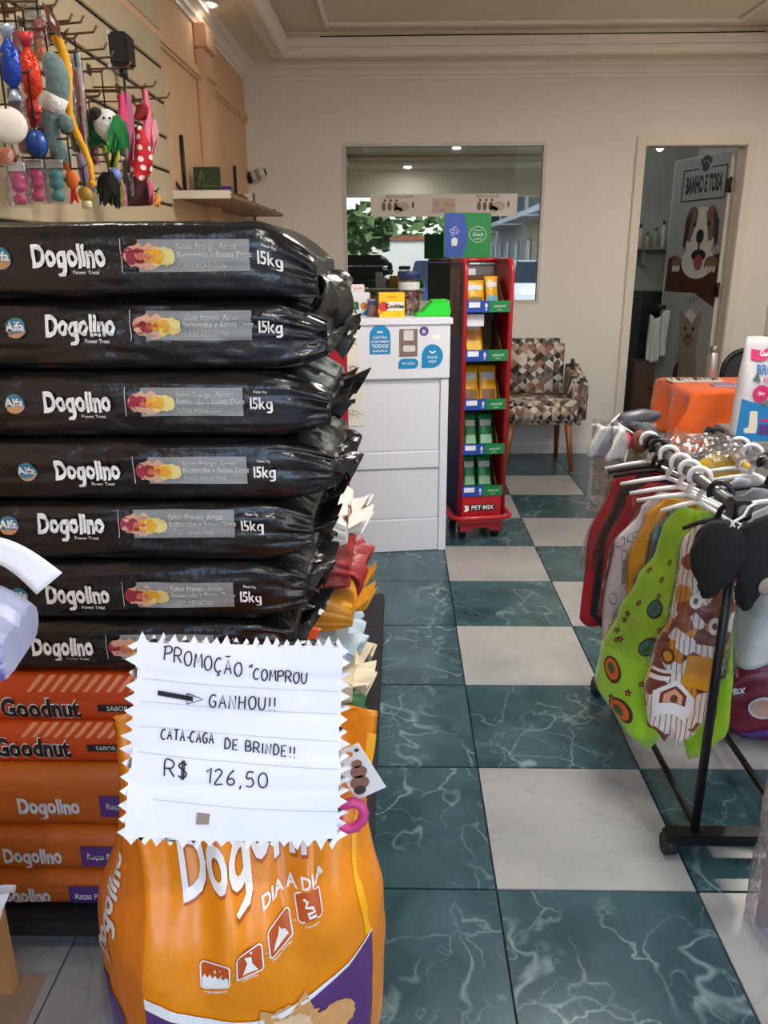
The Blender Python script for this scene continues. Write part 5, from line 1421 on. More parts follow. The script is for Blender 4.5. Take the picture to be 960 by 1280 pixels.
CL = film('clear_toy_wrap', (238, 240, 244), .12, .15, .6, 30)
fur = lambda n_, c: mat(n_, c, .9, var=.2, scale=40, bump=.6, bscale=90, sheen=.3)


def toy(name, label, px, py, X=-.86, cat='toy', group='toys hanging on the wall panel'):
    p = at_x(px, py, X); return thing(name, label, cat, p, 0, group), p


def scale_at(px, py, X): # metres per photo pixel at that spot
    a = at_x(px, py, X); b = at_y(px, py + 10, a.y); return abs(a.z - b.z) / 10


def cord(t, top, parent_name='hang_loop', z=0):
    # loop at the top of a toy, its hook running back to the panel
    G().tube([(0, 0, z), (0, 0, z + top), (.01, 0, z + top + .006)], .0022, 5).obj(parent_name, m_slot, t)
    G().tube([(.008, 0, z + top + .004), (0, 0, z + top - .004), (PX - t.location.x - .004, 0, z + top - .004)], .0028, 6).obj('hook_arm', m_hook, t)


def wrapped(label, px, py, hpx, wpx, c1, c2, X=-.86):
    """candy shaped toy in glossy foil: a bulged body, pinched ends with flared tails"""
    t, p = toy('wrapped_toy', label, px, py, X); s = scale_at(px, py, X); h, r = hpx * s / 2, wpx * s / 2
    g = G(); P = [(-1, .75), (-.86, .55), (-.66, .30), (-.60, .40), (-.4, .95), (0, 1), (.35, .9), (.58, .40), (.64, .30), (.84, .6), (1, .8)]
    rings = [[Vector((r * q * (1 + .12 * nz(z * 3, a * .7, px)) * math.cos(a * .5236), r * q * .7 * math.sin(a * .5236), h * z)) for a in range(12)] for z, q in P]
    g.loft(rings[2:9]); g.obj('foil_body', mat('foil_%d_%d_%d' % c1, c1, .24, metal=.35, bump=1.0, bscale=34), t)
    G().loft(rings[:3]).obj('foil_tail', mat('foil_%d_%d_%d' % c2, c2, .28, metal=.3, bump=1.0, bscale=34), t); G().loft(rings[8:]).obj('foil_tail', MATS['foil_%d_%d_%d' % c2], t)
    cord(t, .05, z=h)


wrapped('shiny blue foil candy toy at the far left of the hanging toys', 13, 80, 96, 30, (20, 60, 160), (150, 168, 190))
wrapped('shiny orange red foil candy toy beside the blue one', 38, 92, 100, 30, (214, 54, 24), (196, 60, 66))
wrapped('red and silver wrapped toy hanging below the orange red one', 40, 140, 60, 24, (160, 34, 50), (206, 196, 200), -.88)
t, p = toy('plush_toy', 'grey green plush leg toy with a white band, tallest of the hanging toys', 68, 140); s = scale_at(68, 140, -.86)
g = G(); N = 14
pts = [Vector((.0 + .018 * math.sin(i * .5), 0, s * (70 - 140 * i / N))) for i in range(N + 1)]; rs = [s * (13 + 3 * math.sin(i * .45) + (4 if i > 7 else 0)) for i in range(N + 1)]; rs[0] *= .7; rs[-1] *= .55
g.tube(pts, rs, 14); g.obj('plush_body', fur('grey_green_plush', (98, 122, 122)), t)
G().tube(pts[5:8], [r * 1.06 for r in rs[5:8]], 14).obj('white_band', fur('white_plush', (226, 224, 222)), t); G().ball((.03, -.01, s * -15), (s * 10, s * 8, s * 12)).obj('plush_arm', MATS['grey_green_plush'], t)
cord(t, .06, z=s * 70)
t, p = toy('rope_toy', 'long yellow twisted rope toy hanging over the grey plush', 82, 45, -.84); s = scale_at(82, 120, -.84)
pts = [(s * (-14 + 26 * v + 6 * math.sin(v * 9)), 0, -s * 190 * v) for v in [i / 24 for i in range(25)]]
G().tube(pts, [s * (7 - 3 * v) * (1 + .12 * math.sin(v * 60)) for v in [i / 24 for i in range(25)]], 10).obj('rope', mat('yellow_rope', (224, 160, 20), .7, bump=.5), t); G().ball(pts[-1], s * 6).obj('rope_knot', MATS['yellow_rope'], t); cord(t, .01)
t, p = toy('flying_disc', 'white oval disc toy at the left edge under the foil toys', 10, 156, -.84); s = scale_at(10, 156, -.84)
G().lathe([(.002, .010), (s * 18, .008), (s * 25, 0), (s * 24, -.010), (s * 22, -.008), (s * 17, .004), (.002, .006)], 26, Matrix.Rotation(math.radians(78), 4, 'X') @ Matrix.Rotation(math.radians(25), 4, 'Y')).obj('disc', mat('white_disc_rubber', (214, 206, 196), .5), t); cord(t, .1, z=s * 20)
t, p = toy('ball_toy', 'blue rubber ball hanging in a net below the foil toys', 46, 180, -.84); s = scale_at(46, 180, -.84)
G().ball((0, 0, 0), (s * 15, s * 15, s * 18), 20, 14).obj('ball', mat('blue_rubber', (20, 66, 150), .35), t); g = G()
for k in range(6): g.tube([(s * 15.5 * math.sin(i * .26) * math.cos(k * 1.047), s * 15.5 * math.sin(i * .26) * math.sin(k * 1.047), s * 18.5 * math.cos(i * .26)) for i in range(13)], .0012, 4)
g.obj('net', m_slot, t); cord(t, .12, z=s * 18)
# three squeaky rollers in clear packs
for px, py, c, lab in ((24, 236, (206, 52, 120), 'pink barbell toy in a clear pack, leftmost of three'), (46, 232, (198, 44, 112), 'pink barbell toy in a clear pack, middle of three'), (71, 232, (52, 150, 150), 'teal barbell toy in a clear pack beside the pink ones')):
    t, p = toy('barbell_toy', lab, px, py, -.86); s = scale_at(px, py, -.86); r = s * 10
    G().lathe([(.001, s * 20), (r * .7, s * 19), (r, s * 14), (r, s * 9), (r * .85, s * 6), (r, s * 3), (r * .9, -s * 2), (r * .5, -s * 5), (r * .5, -s * 8), (r * .9, -s * 10), (r * .95, -s * 16), (r * .6, -s * 20), (.001, -s * 20)], 20).obj('barbell', mat('rubber_%d_%d_%d' % c, c, .3), t)
    G().prism(rrect(-s * 12, -s * 23, s * 12, s * 30, .006), -r * 1.15, r * 1.15, lambda x, z, y: Vector((x, y, z))).obj('clear_pack', CL, t)
    G().box((-s * 11, -.002, s * 22), (s * 11, .002, s * 32)).obj('header_card', m_card, t); cord(t, .012, z=s * 30)
# bird with green feather wings
t, p = toy('feather_bird', 'plush bird with white face and green feathers in the middle of the panel', 134, 160, -.82); s = scale_at(134, 160, -.82)
G().ball((0, 0, s * 4), (s * 18, s * 16, s * 20), 18, 12).obj('white_head', fur('white_fluff', (222, 224, 222)), t); G().ball((-s * 10, -.02, s * 16), (s * 9, s * 8, s * 9)).obj('black_ear', fur('black_fluff', (24, 22, 22)), t)
for e in (2, 10): G().ball((s * e, -s * 15.5, s * 10), s * 1.8, 8, 6).obj('eye', m_blkp, t)


def feathers(name, c, L, wd, n_, col, spread, seed, parent, down=-1):
    g = G(); rr = random.Random(seed)
    for k in range(n_):
        a = rr.uniform(-spread, spread); b = rr.uniform(-.5, .5); l_ = L * rr.uniform(.6, 1.05)
        d = Vector((math.sin(a), math.sin(b) * .6, down * math.cos(a))).normalized(); o = Vector((math.cos(a), .2, math.sin(a))).normalized() * wd * rr.uniform(.6, 1.2)
        c0 = Vector(c) + Vector((rr.uniform(-1, 1), rr.uniform(-1, 1), rr.uniform(-1, 1))) * wd
        q = [c0, c0 + d * l_ * .4 + o, c0 + d * l_, c0 + d * l_ * .4 - o]; g.face([g.v(x) for x in q])
    return g.obj(name, mat(name + '_%d_%d_%d' % col, col, .85, var=.3, scale=30), parent)


G().ball((-s * 26, .01, 0), (s * 20, s * 12, s * 24), 16, 12).obj('green_body', fur('green_plush', (16, 84, 44)), t)
feathers('feather_wing', (s * 17, -.02, s * 10), s * 44, .012, 60, (30, 128, 66), .35, 2, t); feathers('feather_wing', (-s * 26, 0, 0), s * 30, .012, 90, (20, 96, 50), 2.6, 3, t)
cord(t, .10, z=s * 22)
t, p = toy('rope_toy', 'lime and black rope tassel with a pale blue ball under the bird', 138, 195, -.84); s = scale_at(138, 195, -.84)
for k, (c, x) in enumerate((((150, 170, 30), -5), ((40, 40, 36), 3), ((180, 190, 40), 8))): G().tube([(s * x, 0, s * 22), (s * (x + 4 * math.sin(k)), -.01, 0), (s * (x * .4), 0, -s * 14)], s * 3, 7).obj('rope_strand', mat('rope_%d_%d_%d' % c, c, .8, bump=.4), t)
G().ball((s * 5, -.01, -s * 24), s * 9, 16, 12).obj('ball', mat('pale_blue_rubber', (112, 130, 196), .4), t)
cord(t, .03, z=s * 22)
t, p = toy('feather_toy', 'black feather teaser hanging low beside the pale blue ball', 138, 238, -.84); s = scale_at(138, 238, -.84)
feathers('black_feathers', (0, 0, s * 18), s * 38, .014, 80, (28, 28, 22), .4, 5, t); feathers('yellow_feathers', (s * 8, .01, s * 10), s * 30, .008, 30, (150, 140, 40), .25, 6, t); cord(t, .06, z=s * 18)
t, p = toy('ball_toy', 'mustard ball with a cream base hanging beside the teal barbell', 107, 243, -.85); s = scale_at(107, 243, -.85)
G().ball((0, 0, 0), s * 10, 16, 12).obj('ball', mat('mustard_rubber', (164, 136, 40), .5), t); G().lathe([(s * 6, -s * 18), (s * 7, -s * 12), (s * 6, -s * 8)], 14).obj('cream_base', mat('cream_rubber', (214, 204, 160), .5), t); cord(t, .05, z=s * 9)
t, p = toy('tassel_toy', 'orange fish toy with red tail between the barbells and the mustard ball', 90, 225, -.83); s = scale_at(90, 225, -.83)
G().ball((0, 0, 0), (s * 9, s * 5, s * 12), 14, 10).obj('fish_body', mat('orange_felt', (222, 104, 40), .9), t); G().prism([(-s * 3, -s * 10), (s * 3, -s * 10), (s * 6, -s * 30), (0, -s * 24), (-s * 5, -s * 31)], -.003, .003, lambda x, z, y: Vector((x, y, z))).obj('fish_tail', mat('red_felt', (190, 34, 34), .9), t); G().prism([(-s * 4, s * 8), (s * 2, s * 10), (-s * 8, s * 30), (-s * 12, s * 26)], -.003, .003, lambda x, z, y: Vector((x, y, z))).obj('fish_fin', MATS['orange_felt'], t); cord(t, .08, z=s * 10)
t, p = toy('tassel_toy', 'lilac grey felt strip hanging behind the orange fish', 102, 215, -.87); s = scale_at(102, 215, -.87)
G().tube([(0, 0, s * 22), (s * 4, 0, 0), (s * 2, 0, -s * 22)], [s * 5, s * 8, s * 3], 8).obj('felt_strip', mat('lilac_felt', (128, 116, 150), .9), t); cord(t, .02, z=s * 22)
for i, (px, py, hp, wp, c, lab) in enumerate(((100, 130, 90, 16, (178, 120, 110), 'dusty pink wrapped stick toy behind the yellow rope'), (105, 185, 60, 12, (176, 36, 34), 'thin red stick toy hanging left of the bird'), (86, 105, 60, 14, (40, 56, 110), 'navy stick toy peeking out behind the yellow rope'), (52, 62, 30, 16, (226, 110, 50), 'short orange tag toy above the grey plush'), (50, 40, 34, 20, (160, 52, 50), 'dark red folded packet at the top of the hanging toys'), (18, 206, 30, 22, (150, 90, 40), 'brown biscuit pack above the pink barbells'), (66, 205, 24, 18, (196, 150, 60), 'amber pack above the teal barbell'), (8, 196, 22, 22, (230, 120, 60), 'orange ring toy at the left edge'), (24, 60, 44, 18, (150, 60, 70), 'dark pink wrapped stick between the blue and orange foil toys'), (20, 128, 40, 24, (92, 60, 50), 'brown wrapped chew above the white disc'), (30, 172, 40, 18, (130, 40, 40), 'dark red stick toy beside the white disc'), (92, 160, 60, 12, (40, 70, 40), 'dark green stick toy behind the yellow rope'), (98, 92, 50, 12, (150, 170, 180), 'pale blue wrapped stick right of the yellow rope'),
        (116, 176, 60, 12, (150, 40, 50), 'dark red chew hanging just left of the green bird'), (58, 196, 30, 12, (170, 110, 60), 'tan chew behind the blue ball'), (114, 222, 40, 9, (110, 100, 140), 'thin violet stick above the mustard ball'), (160, 222, 46, 14, (60, 30, 34), 'dark maroon collar pack beside the black feathers'), (152, 245, 26, 14, (206, 70, 110), 'small pink collar pack low beside the black feathers'))):
    t, p = toy('stick_toy', lab, px, py, -.88); s = scale_at(px, py, -.88); h, r = s * hp / 2, s * wp / 2
    G().loft([[Vector((r * q * math.cos(a * .6283), r * .5 * q * math.sin(a * .6283), h * z)) for a in range(10)] for z, q in ((-1, .4), (-.9, .9), (-.3, 1), (.4, .9), (.85, .8), (1, .3))]).obj('toy_body', mat('toy_%d_%d_%d' % c, c, .5, bump=.4, bscale=40), t)
    G().loft([[Vector((r * 1.2 * math.cos(a * .6283), r * .7 * math.sin(a * .6283), h * z)) for a in range(10)] for z in (-1.06, 0, 1.2)], cap=False).obj('clear_wrap', CL, t); cord(t, .04, z=h)
# brown diamond tag at the top
t, p = toy('diamond_tag', 'brown diamond shaped hang tag with a pale centre at the top of the panel', 66, 24, -.85, 'tag'); s = scale_at(66, 24, -.85)
G().prism([(-s * 12, s * 22), (s * 2, s * 8), (s * 9, -s * 10), (s * 7, -s * 24), (-s * 4, -s * 12), (-s * 8, 0)], -.003, .003, lambda x, z, y: Vector((x, y, z))).obj('tag_card', mat('brown_tag_card', (110, 62, 48), .7), t); G().prism([(-s * 3, s * 6), (s * 3, -s * 2), (s * 4, -s * 9), (-s * 2, -s * 3)], -.005, -.0032, lambda x, z, y: Vector((x, y, z))).obj('tag_window', m_card, t); cord(t, .01, z=s * 10)
# clear hang strips of packs at the very left top
t, p = toy('hang_strip', 'clear hanging strip of small packs at the top left corner', 40, 20, -.90, 'packet'); s = scale_at(40, 20, -.9)
G().surf(lambda u, v: Vector(((u - .5) * s * 26, .004 * math.sin(v * 20), s * (40 - 90 * v))), 4, 16, th=.002).obj('strip_film', film('cloudy_strip_film', (206, 208, 206), .2, .2, .6, 25, .25), t); cord(t, .01, z=s * 38)
# pink ribbons and bandanas near the panel end
m_pkr = mat('pink_ribbon_satin', (204, 56, 104), .4); m_pkl = mat('light_pink_ribbon_satin', (226, 110, 140), .4); m_prr = mat('mauve_ribbon_satin', (166, 76, 120), .4); m_rbd = None


def dotted():
    m = bpy.data.materials.new('red_polka_dot_fabric'); m.use_nodes = True; n = m.node_tree.nodes; l = m.node_tree.links; p = n['Principled BSDF']
    tc = n.new('ShaderNodeTexCoord'); v = n.new('ShaderNodeTexVoronoi'); v.inputs['Scale'].default_value = 34; v.inputs['Randomness'].default_value = .25; v.voronoi_dimensions = '2D'
    mp = n.new('ShaderNodeMapping'); mp.inputs['Rotation'].default_value = (math.radians(90), 0, 0)
    l.new(tc.outputs['Object'], mp.inputs[0]); l.new(mp.outputs[0], v.inputs['Vector'])
    r = n.new('ShaderNodeValToRGB'); r.color_ramp.interpolation = 'CONSTANT'; r.color_ramp.elements[0].color = rgb(236, 224, 222); r.color_ramp.elements[1].position = .27; r.color_ramp.elements[1].color = rgb(190, 26, 40)
    l.new(v.outputs['Distance'], r.inputs[0]); l.new(r.outputs[0], p.inputs['Base Color']); p.inputs['Roughness'].default_value = .8; return m


def strip(name, label, pts, wd, mt, X=-.84, cat='ribbon', group='ribbons and bandanas at the panel end'):
    """a flat hanging band through photo points with widths in pixels"""
    P = [at_x(x, y, X) for x, y in pts]; t = thing(name, label, cat, P[0], 0, group); s = scale_at(pts[0][0], pts[0][1], X); N = len(P) - 1; yy = P[0].y

    def f(u, v):
        k = v * N; i = min(int(k), N - 1); a = k - i; c = P[i].lerp(P[i + 1], a); w_ = (wd[i] * (1 - a) + wd[i + 1] * a) * s
        return Vector((c.x - P[0].x + (u - .5) * w_, .012 * math.sin(u * 6 + v * 5) , c.z - P[0].z))
    G().surf(f, 8, 6 * N, th=.003).obj('fabric_band', mt, t); cord(t, .012); return t


m_dot = dotted()
strip('ribbon', 'mauve ribbon band at the left of the pink cluster', [(156, 116), (160, 150), (170, 180), (172, 205)], [12, 14, 16, 10], m_prr); strip('ribbon', 'bright pink ribbon hanging next to the mauve one', [(150, 118), (155, 150), (163, 170)], [10, 12, 8], m_pkr, -.845)
strip('ribbon', 'long pink leash loop at the right of the ribbons', [(180, 112), (182, 135), (180, 158), (190, 185), (194, 200)], [8, 10, 12, 16, 8], m_pkl, -.835)
strip('bandana', 'red bandana with white polka dots hanging from the panel end', [(172, 158), (178, 180), (186, 205), (194, 222), (202, 234)], [10, 24, 32, 28, 6], m_dot, -.825, 'bandana')
strip('bandana', 'small red flowered bow above the polka dot bandana', [(176, 130), (178, 150)], [16, 18], mat('dark_red_bow', (150, 30, 40), .8, var=.3, scale=50), -.84, 'bandana'); strip('ribbon', 'pale pink gauze ribbon beside the polka dots', [(188, 150), (196, 175), (200, 195)], [14, 18, 8], mat('pale_pink_gauze', (216, 150, 160), .8), -.85)
strip('ribbon', 'dark red and black tangle of collars under the bandana', [(168, 205), (170, 230), (176, 258)], [14, 30, 40], mat('dark_collar_tangle', (70, 28, 34), .8, var=.5, scale=60), -.86, 'collar'); strip('ribbon', 'pink and white collar low under the bandana', [(184, 226), (186, 256)], [10, 16], mat('pink_white_collar', (210, 90, 120), .8, var=.4, scale=70), -.83, 'collar')
strip('ribbon', 'yellow and orange ribbon end at the foot of the collars', [(196, 242), (196, 258)], [6, 8], mat('yellow_orange_ribbon', (220, 150, 60), .7), -.83, 'collar')

# ---------------------------------------------------------------- shelf, wall box and camera
sh = thing('wall_shelf', 'wooden wall shelf with black metal brackets near the back corner', 'shelf', (XL, 0, 0)); zsf = 1.655
m_shw = mat('brown_shelf_board', (132, 100, 68), .5, var=.2, scale=8); m_shwt = mat('white_shelf_edge', (216, 206, 190), .5)
G().box((0, 3.74, zsf - .020), (.26, 5.45, zsf - .002)).obj('shelf_board', m_shw, sh); G().box((.0, 3.72, zsf - .030), (.27, 3.742, zsf + .004)).obj('shelf_edge', m_shwt, sh)
for y in (3.97, 5.2):
    G().tube([(.012, y, zsf + .26), (.012, y, zsf)], .009, 6).obj('bracket', m_slot, sh); G().tube([(.012, y, zsf + .004), (.25, y, zsf + .004)], .008, 6).obj('bracket', m_slot, sh)
t = thing('metal_scroll', 'black metal scroll hook standing on the shelf beside the bandana', 'hook', (at_y(228, 240, 3.86).x, 3.86, zsf)); G().tube([(-.10, 0, .15), (-.05, 0, .08), (.0, 0, .010), (.06, 0, .010)], .008, 6).obj('scroll_bar', m_slot, t); G().tube([(-.10, 0, .15), (-.085, 0, .09), (-.075, 0, .06), (-.09, 0, .045), (-.115, 0, .05)], .006, 6).obj('scroll_curl', m_slot, t)
p = at_y(259, 224, 4.07)
t = thing('picture_box', 'small dark green picture box standing on the shelf', 'box', (p.x, 4.07, zsf + .0005), 0)
G().box((-.065, 0, .012), (.06, .03, .135)).obj('box_body', mat('dark_green_box', (46, 58, 40), .5, var=.4, scale=40), t, bevel=.002); G().box((-.06, -.01, 0), (.055, .035, .012)).obj('box_foot', m_dk, t)
g = G(); rr = random.Random(8)
for k in range(7): g.ribbon([(rr.uniform(-.05, .05), rr.uniform(.03, .12)), (rr.uniform(-.05, .05), rr.uniform(.03, .12))], .004, lambda x, z: Vector((x, -.001, z)))
g.obj('box_print', mat('box_leaf_print', (110, 120, 80), .6), t)
p = at_y(243, 240, 4.2); t = thing('black_tray', 'flat black tray lying on the wall shelf', 'tray', (XL + .12, 4.24, zsf), 0); G().prism(rrect(-.10, -.12, .12, .12, .03), 0, .018).obj('tray_body', m_dk, t, bevel=.004); G().prism(rrect(-.085, -.105, .105, .105, .02), .018, .020).obj('tray_inset', mat('tray_inset_grey', (44, 44, 48), .4), t)
p = at_y(281, 240, 4.45); t = thing('medicine_box', 'small white and purple box at the end of the shelf', 'box', (p.x, 4.40, zsf + .0005), 0); G().box((-.045, 0, 0), (.04, .06, .075)).obj('carton', mat('white_medicine_carton', (220, 218, 222), .5), t, bevel=.002); G().box((-.046, -.001, .052), (.041, .061, .0765)).obj('carton_top', m_spu, t); G().text('PET', .026, lambda x, z: Vector((x, -.0016, z)), 0, .026, .02).obj('carton_print', m_spu, t)
t = thing('corner_panel', 'narrow white panel leaning in the back corner beside the shelf', 'panel', (XL + .012, 5.48, 1.44)); G().box((0, 0, 0), (.05, .02, .34)).obj('panel_sheet', m_trimw, t); G().box((.05, 0, 0), (.065, .02, .34)).obj('panel_edge', mat('grey_panel_edge', (110, 104, 96), .5), t); G().box((.0, .0, -.10), (.06, .02, 0)).obj('panel_foot', mat('maroon_panel_foot', (110, 30, 34), .5), t)
p = at_x(152, 64, XL + .05)
t = thing('wall_speaker', 'small black box with cable fixed high on the peach wall', 'speaker', (XL, p.y, p.z)); G().box((0, -.05, -.06), (.02, .06, .06)).obj('mount_plate', m_trimw, t, bevel=.003); G().box((.02, -.045, -.05), (.085, .045, .052)).obj('speaker_body', m_dk, t, bevel=.008); G().cyl((.05, 0, -.052), (.05, 0, -.08), .014).obj('cable_gland', m_dk, t)
pts = [(.05, 0, -.08), (.03, .06, -.13), (.008, .18, -.2), (.006, .36, -.34), (.006, .52, -.45), (.006, .75, -.56), (.006, .95, -.58)]
G().tube(pts, .004, 6).obj('speaker_cable', m_cable, t)
p = at_y(322, 221, YB - .08)
t = thing('security_camera', 'white bullet security camera with dark lens beside the left corner', 'camera', (p.x - .06, YB, p.z)); m_cam = mat('white_camera_shell', (206, 204, 198), .35)
G().box((-.03, -.02, -.035), (.012, 0, .035)).obj('mount_plate', m_dk, t, bevel=.003); G().tube([(-.01, -.02, 0), (.0, -.05, 0), (.02, -.07, 0)], .010, 8).obj('mount_arm', m_dk, t)
Mx = Matrix.Translation((.02, -.08, 0)) @ Matrix.Rotation(math.radians(72), 4, 'Y')
G().lathe([(.018, 0), (.030, .006), (.034, .02), (.034, .07), (.030, .09), (.024, .094)], 20, Mx).obj('camera_shell', m_cam, t); G().lathe([(.022, .090), (.024, .098), (.016, .104), (.001, .100)], 18, Mx).obj('lens', m_dk, t)
for z in (.035, .05): G().lathe([(.0345, z), (.0352, z + .002), (.0352, z + .006), (.0345, z + .008)], 20, Mx).obj('shell_ring', mat('grey_camera_ring', (90, 88, 86), .4), t)
# ---------------------------------------------------------------- clothes rack with pet clothes at the right
m_bm = mat('black_rack_metal', (20, 20, 22), .4, metal=.3); m_gt = mat('grey_rail_tube', (120, 120, 122), .3, metal=.7)
KX, KX2, KY0, KY1, KZ = .703, .925, 1.575, 2.30, .868
ck = thing('clothes_rack', 'black metal double rail clothes rack on castors at the right', 'clothes rack')
for x in (KX, KX2):
    G().tube([(x, KY0 - .03, KZ), (x, KY1 + .05, KZ)], .0135, 12).obj('rail', m_gt, ck)
    for y in (KY0, KY1): G().tube([(x, y, .05), (x, y, KZ - .01)], .0105, 10).obj('post', m_bm, ck)
    G().tube([(x + .012, KY0, .055), (x + .012, KY1, .055)], .009, 8).obj('base_bar', m_bm, ck)
    for y in (KY0, KY1): G().box((x - .020, y - .022, KZ - .022), (x + .020, y + .022, KZ + .020)).obj('rail_clamp', m_bm, ck, bevel=.004)
for y in (KY0, KY1):
    G().prism([(.66, .034), (1.06, .034), (1.06, .062), (.66, .062), (.635, .058), (.63, .046), (.645, .036)], y - .022, y + .022, lambda x, z, yy: Vector((x, yy, z))).obj('foot_bar', m_bm, ck, bevel=.004)
    for x in (.645, 1.045):
        c_ = G().box((x - .012, y - .015, .022), (x + .014, y + .015, .05)).obj('castor', m_bm, ck, bevel=.003); G().cyl((x - .014, y, .0255), (x + .014, y, .0255), .0255, n=18).obj('castor_wheel', m_cst, c_)

m_hw = mat('white_hanger_plastic', (226, 224, 222), .35); m_hb = mat('black_hanger_plastic', (22, 22, 24), .35)


def hanger(label, y, white=True, rz=0, x=KX, wd=.12):
    t = thing('clothes_hanger', label, 'hanger', (x, y, KZ), rz, 'hangers on the clothes rack'); mt = m_hw if white else m_hb
    pts = [(.024 * math.cos(math.radians(a)), 0, .003 + .024 * math.sin(math.radians(a))) for a in range(-30, 215, 15)]; pts = [(0, 0, -.055), (.004, 0, -.035), (.018, 0, -.018)] + pts
    G().tube(pts, .0065, 8).obj('hook', mt, t); G().tube([(-wd, 0, -.092), (-wd * .5, 0, -.072), (0, 0, -.055), (wd * .5, 0, -.072), (wd, 0, -.092)], [.005, .006, .007, .006, .005], 8).obj('hanger_arm', mt, t)
    return t


class Cloth:
    """a hanging garment: half widths (left, right) over its height, soft folds"""
    def __init__(s, ln, prof, th=.016, fold=.010, k=5, seed=0, hem=.02):
        s.ln, s.prof, s.th, s.fold, s.k, s.seed, s.hem = ln, prof, th, fold, k, seed, hem

    def w(s, v):
        P = s.prof
        for (a, l0, r0), (b, l1, r1) in zip(P, P[1:]):
            if v <= b: t = (v - a) / (b - a); t = t * t * (3 - 2 * t); return l0 + (l1 - l0) * t, r0 + (r1 - r0) * t
        return P[-1][1:]

    def front(s, u, v, lift=0, side=-1):
        l, r = s.w(v); x = -l + (l + r) * u; e = (max(0, 1 - (2 * u - 1) ** 2)) ** .5
        y = side * (s.th * (.3 + .7 * min(1, v * 4)) * e + lift) + s.fold * min(1, .25 + v) * math.sin(u * s.k * 2 + s.seed + v * 2) + .004 * nz(u * 4 + s.seed, v * 6, s.seed)
        return Vector((x, y, -s.ln * v - s.hem * v * math.sin(u * 7 + s.seed) * (v > .7) * (v - .7) * 3))

    def build(s, name, mt, parent, nu=24, nv=34):
        g = G(); rings = []
        for j in range(nv + 1):
            v = j / nv; rings.append([s.front(i / nu, v) for i in range(nu)] + [s.front(1 - i / nu, v, 0, 1) for i in range(nu)])
        g.loft(rings); return g.obj(name, mt, parent)

    def cover(s, mt, parent, gap=.012, down=.04):
        g = G(); rings = []
        for j in range(15):
            v = .62 * j / 14; r = []; n_ = 20
            for i in range(n_): r.append(s.front(i / n_, v, gap + .004 * nz(i * .7, v * 8, s.seed + 2)))
            for i in range(n_): r.append(s.front(1 - i / n_, v, gap, 1))
            l, rr_ = s.w(v); c = (rr_ - l) / 2
            rings.append([Vector((c + (p.x - c) * 1.08, p.y, p.z - down * v)) for p in r])
        g.loft(rings, cap=False); return g.obj('plastic_cover', mt, parent)


m_cov = film('clear_garment_cover', (246, 247, 250), .06, .10, .9, 22)


def garment(label, y, c, mt, rz, x=KX, dz=-.075, cover=True, cat='pet clothes', name='pet_outfit'):
    t = thing(name, label, cat, (x, y, KZ + dz), rz, 'pet clothes on the rack'); c.build('fabric_body', mt, t)
    if cover: c.cover(m_cov, t)
    return t


def print_on(c, t, name, mats, items, lift=.003):
    """items: (material index, outline in (u, v), layer)"""
    g = G()
    for mi, pts, ly in items: g.mi = mi; g.poly(pts, lambda u, v: c.front(u, v, lift + .0012 * ly), .06)
    return g.obj(name, mats, t)


def blob(u, v, r, asp=1.0, n=16, k=0, rot=0):          # asp: u to v ratio so that motifs stay round
    P = []
    for i in range(n):
        a = 2 * math.pi * i / n; q = r * (1 + k * math.cos(a)); x, y = q * math.cos(a), q * .78 * math.sin(a)
        P.append((u + (x * math.cos(rot) - y * math.sin(rot)) * asp, v + x * math.sin(rot) + y * math.cos(rot)))
    return P


RZ = math.radians(-33)
# 1 the brown, white and yellow printed suit, nearest
def patch_mat():
    m = bpy.data.materials.new('brown_white_yellow_print'); m.use_nodes = True; n = m.node_tree.nodes; l = m.node_tree.links; p = n['Principled BSDF']
    tc = n.new('ShaderNodeTexCoord'); v = n.new('ShaderNodeTexVoronoi'); v.inputs['Scale'].default_value = 27; v.feature = 'F1'; l.new(tc.outputs['Object'], v.inputs['Vector'])
    sp = n.new('ShaderNodeSeparateColor'); l.new(v.outputs['Color'], sp.inputs[0])
    r = n.new('ShaderNodeValToRGB'); r.color_ramp.interpolation = 'CONSTANT'; cs = [(110, 52, 28), (232, 224, 214), (206, 140, 30), (226, 214, 196), (140, 76, 40)]
    while len(r.color_ramp.elements) < 5: r.color_ramp.elements.new(.5)
    for i, c in enumerate(cs): r.color_ramp.elements[i].position = (0, .22, .52, .68, .88)[i]; r.color_ramp.elements[i].color = rgb(*c)
    l.new(sp.outputs[0], r.inputs[0])
    w_ = n.new('ShaderNodeTexWave'); w_.inputs['Scale'].default_value = 26; w_.inputs['Distortion'].default_value = 3; l.new(tc.outputs['Object'], w_.inputs['Vector'])
    mr = n.new('ShaderNodeMapRange'); mr.inputs[1].default_value = .86; mr.inputs[2].default_value = .92; mr.inputs[4].default_value = .8; l.new(w_.outputs['Fac'], mr.inputs[0])
    mx = n.new('ShaderNodeMix'); mx.data_type = 'RGBA'; mx.inputs[7].default_value = rgb(112, 56, 30); l.new(mr.outputs[0], mx.inputs[0]); l.new(r.outputs[0], mx.inputs[6])
    l.new(mx.outputs[2], p.inputs['Base Color']); p.inputs['Roughness'].default_value = .9; p.inputs['Sheen Weight'].default_value = .2; return m


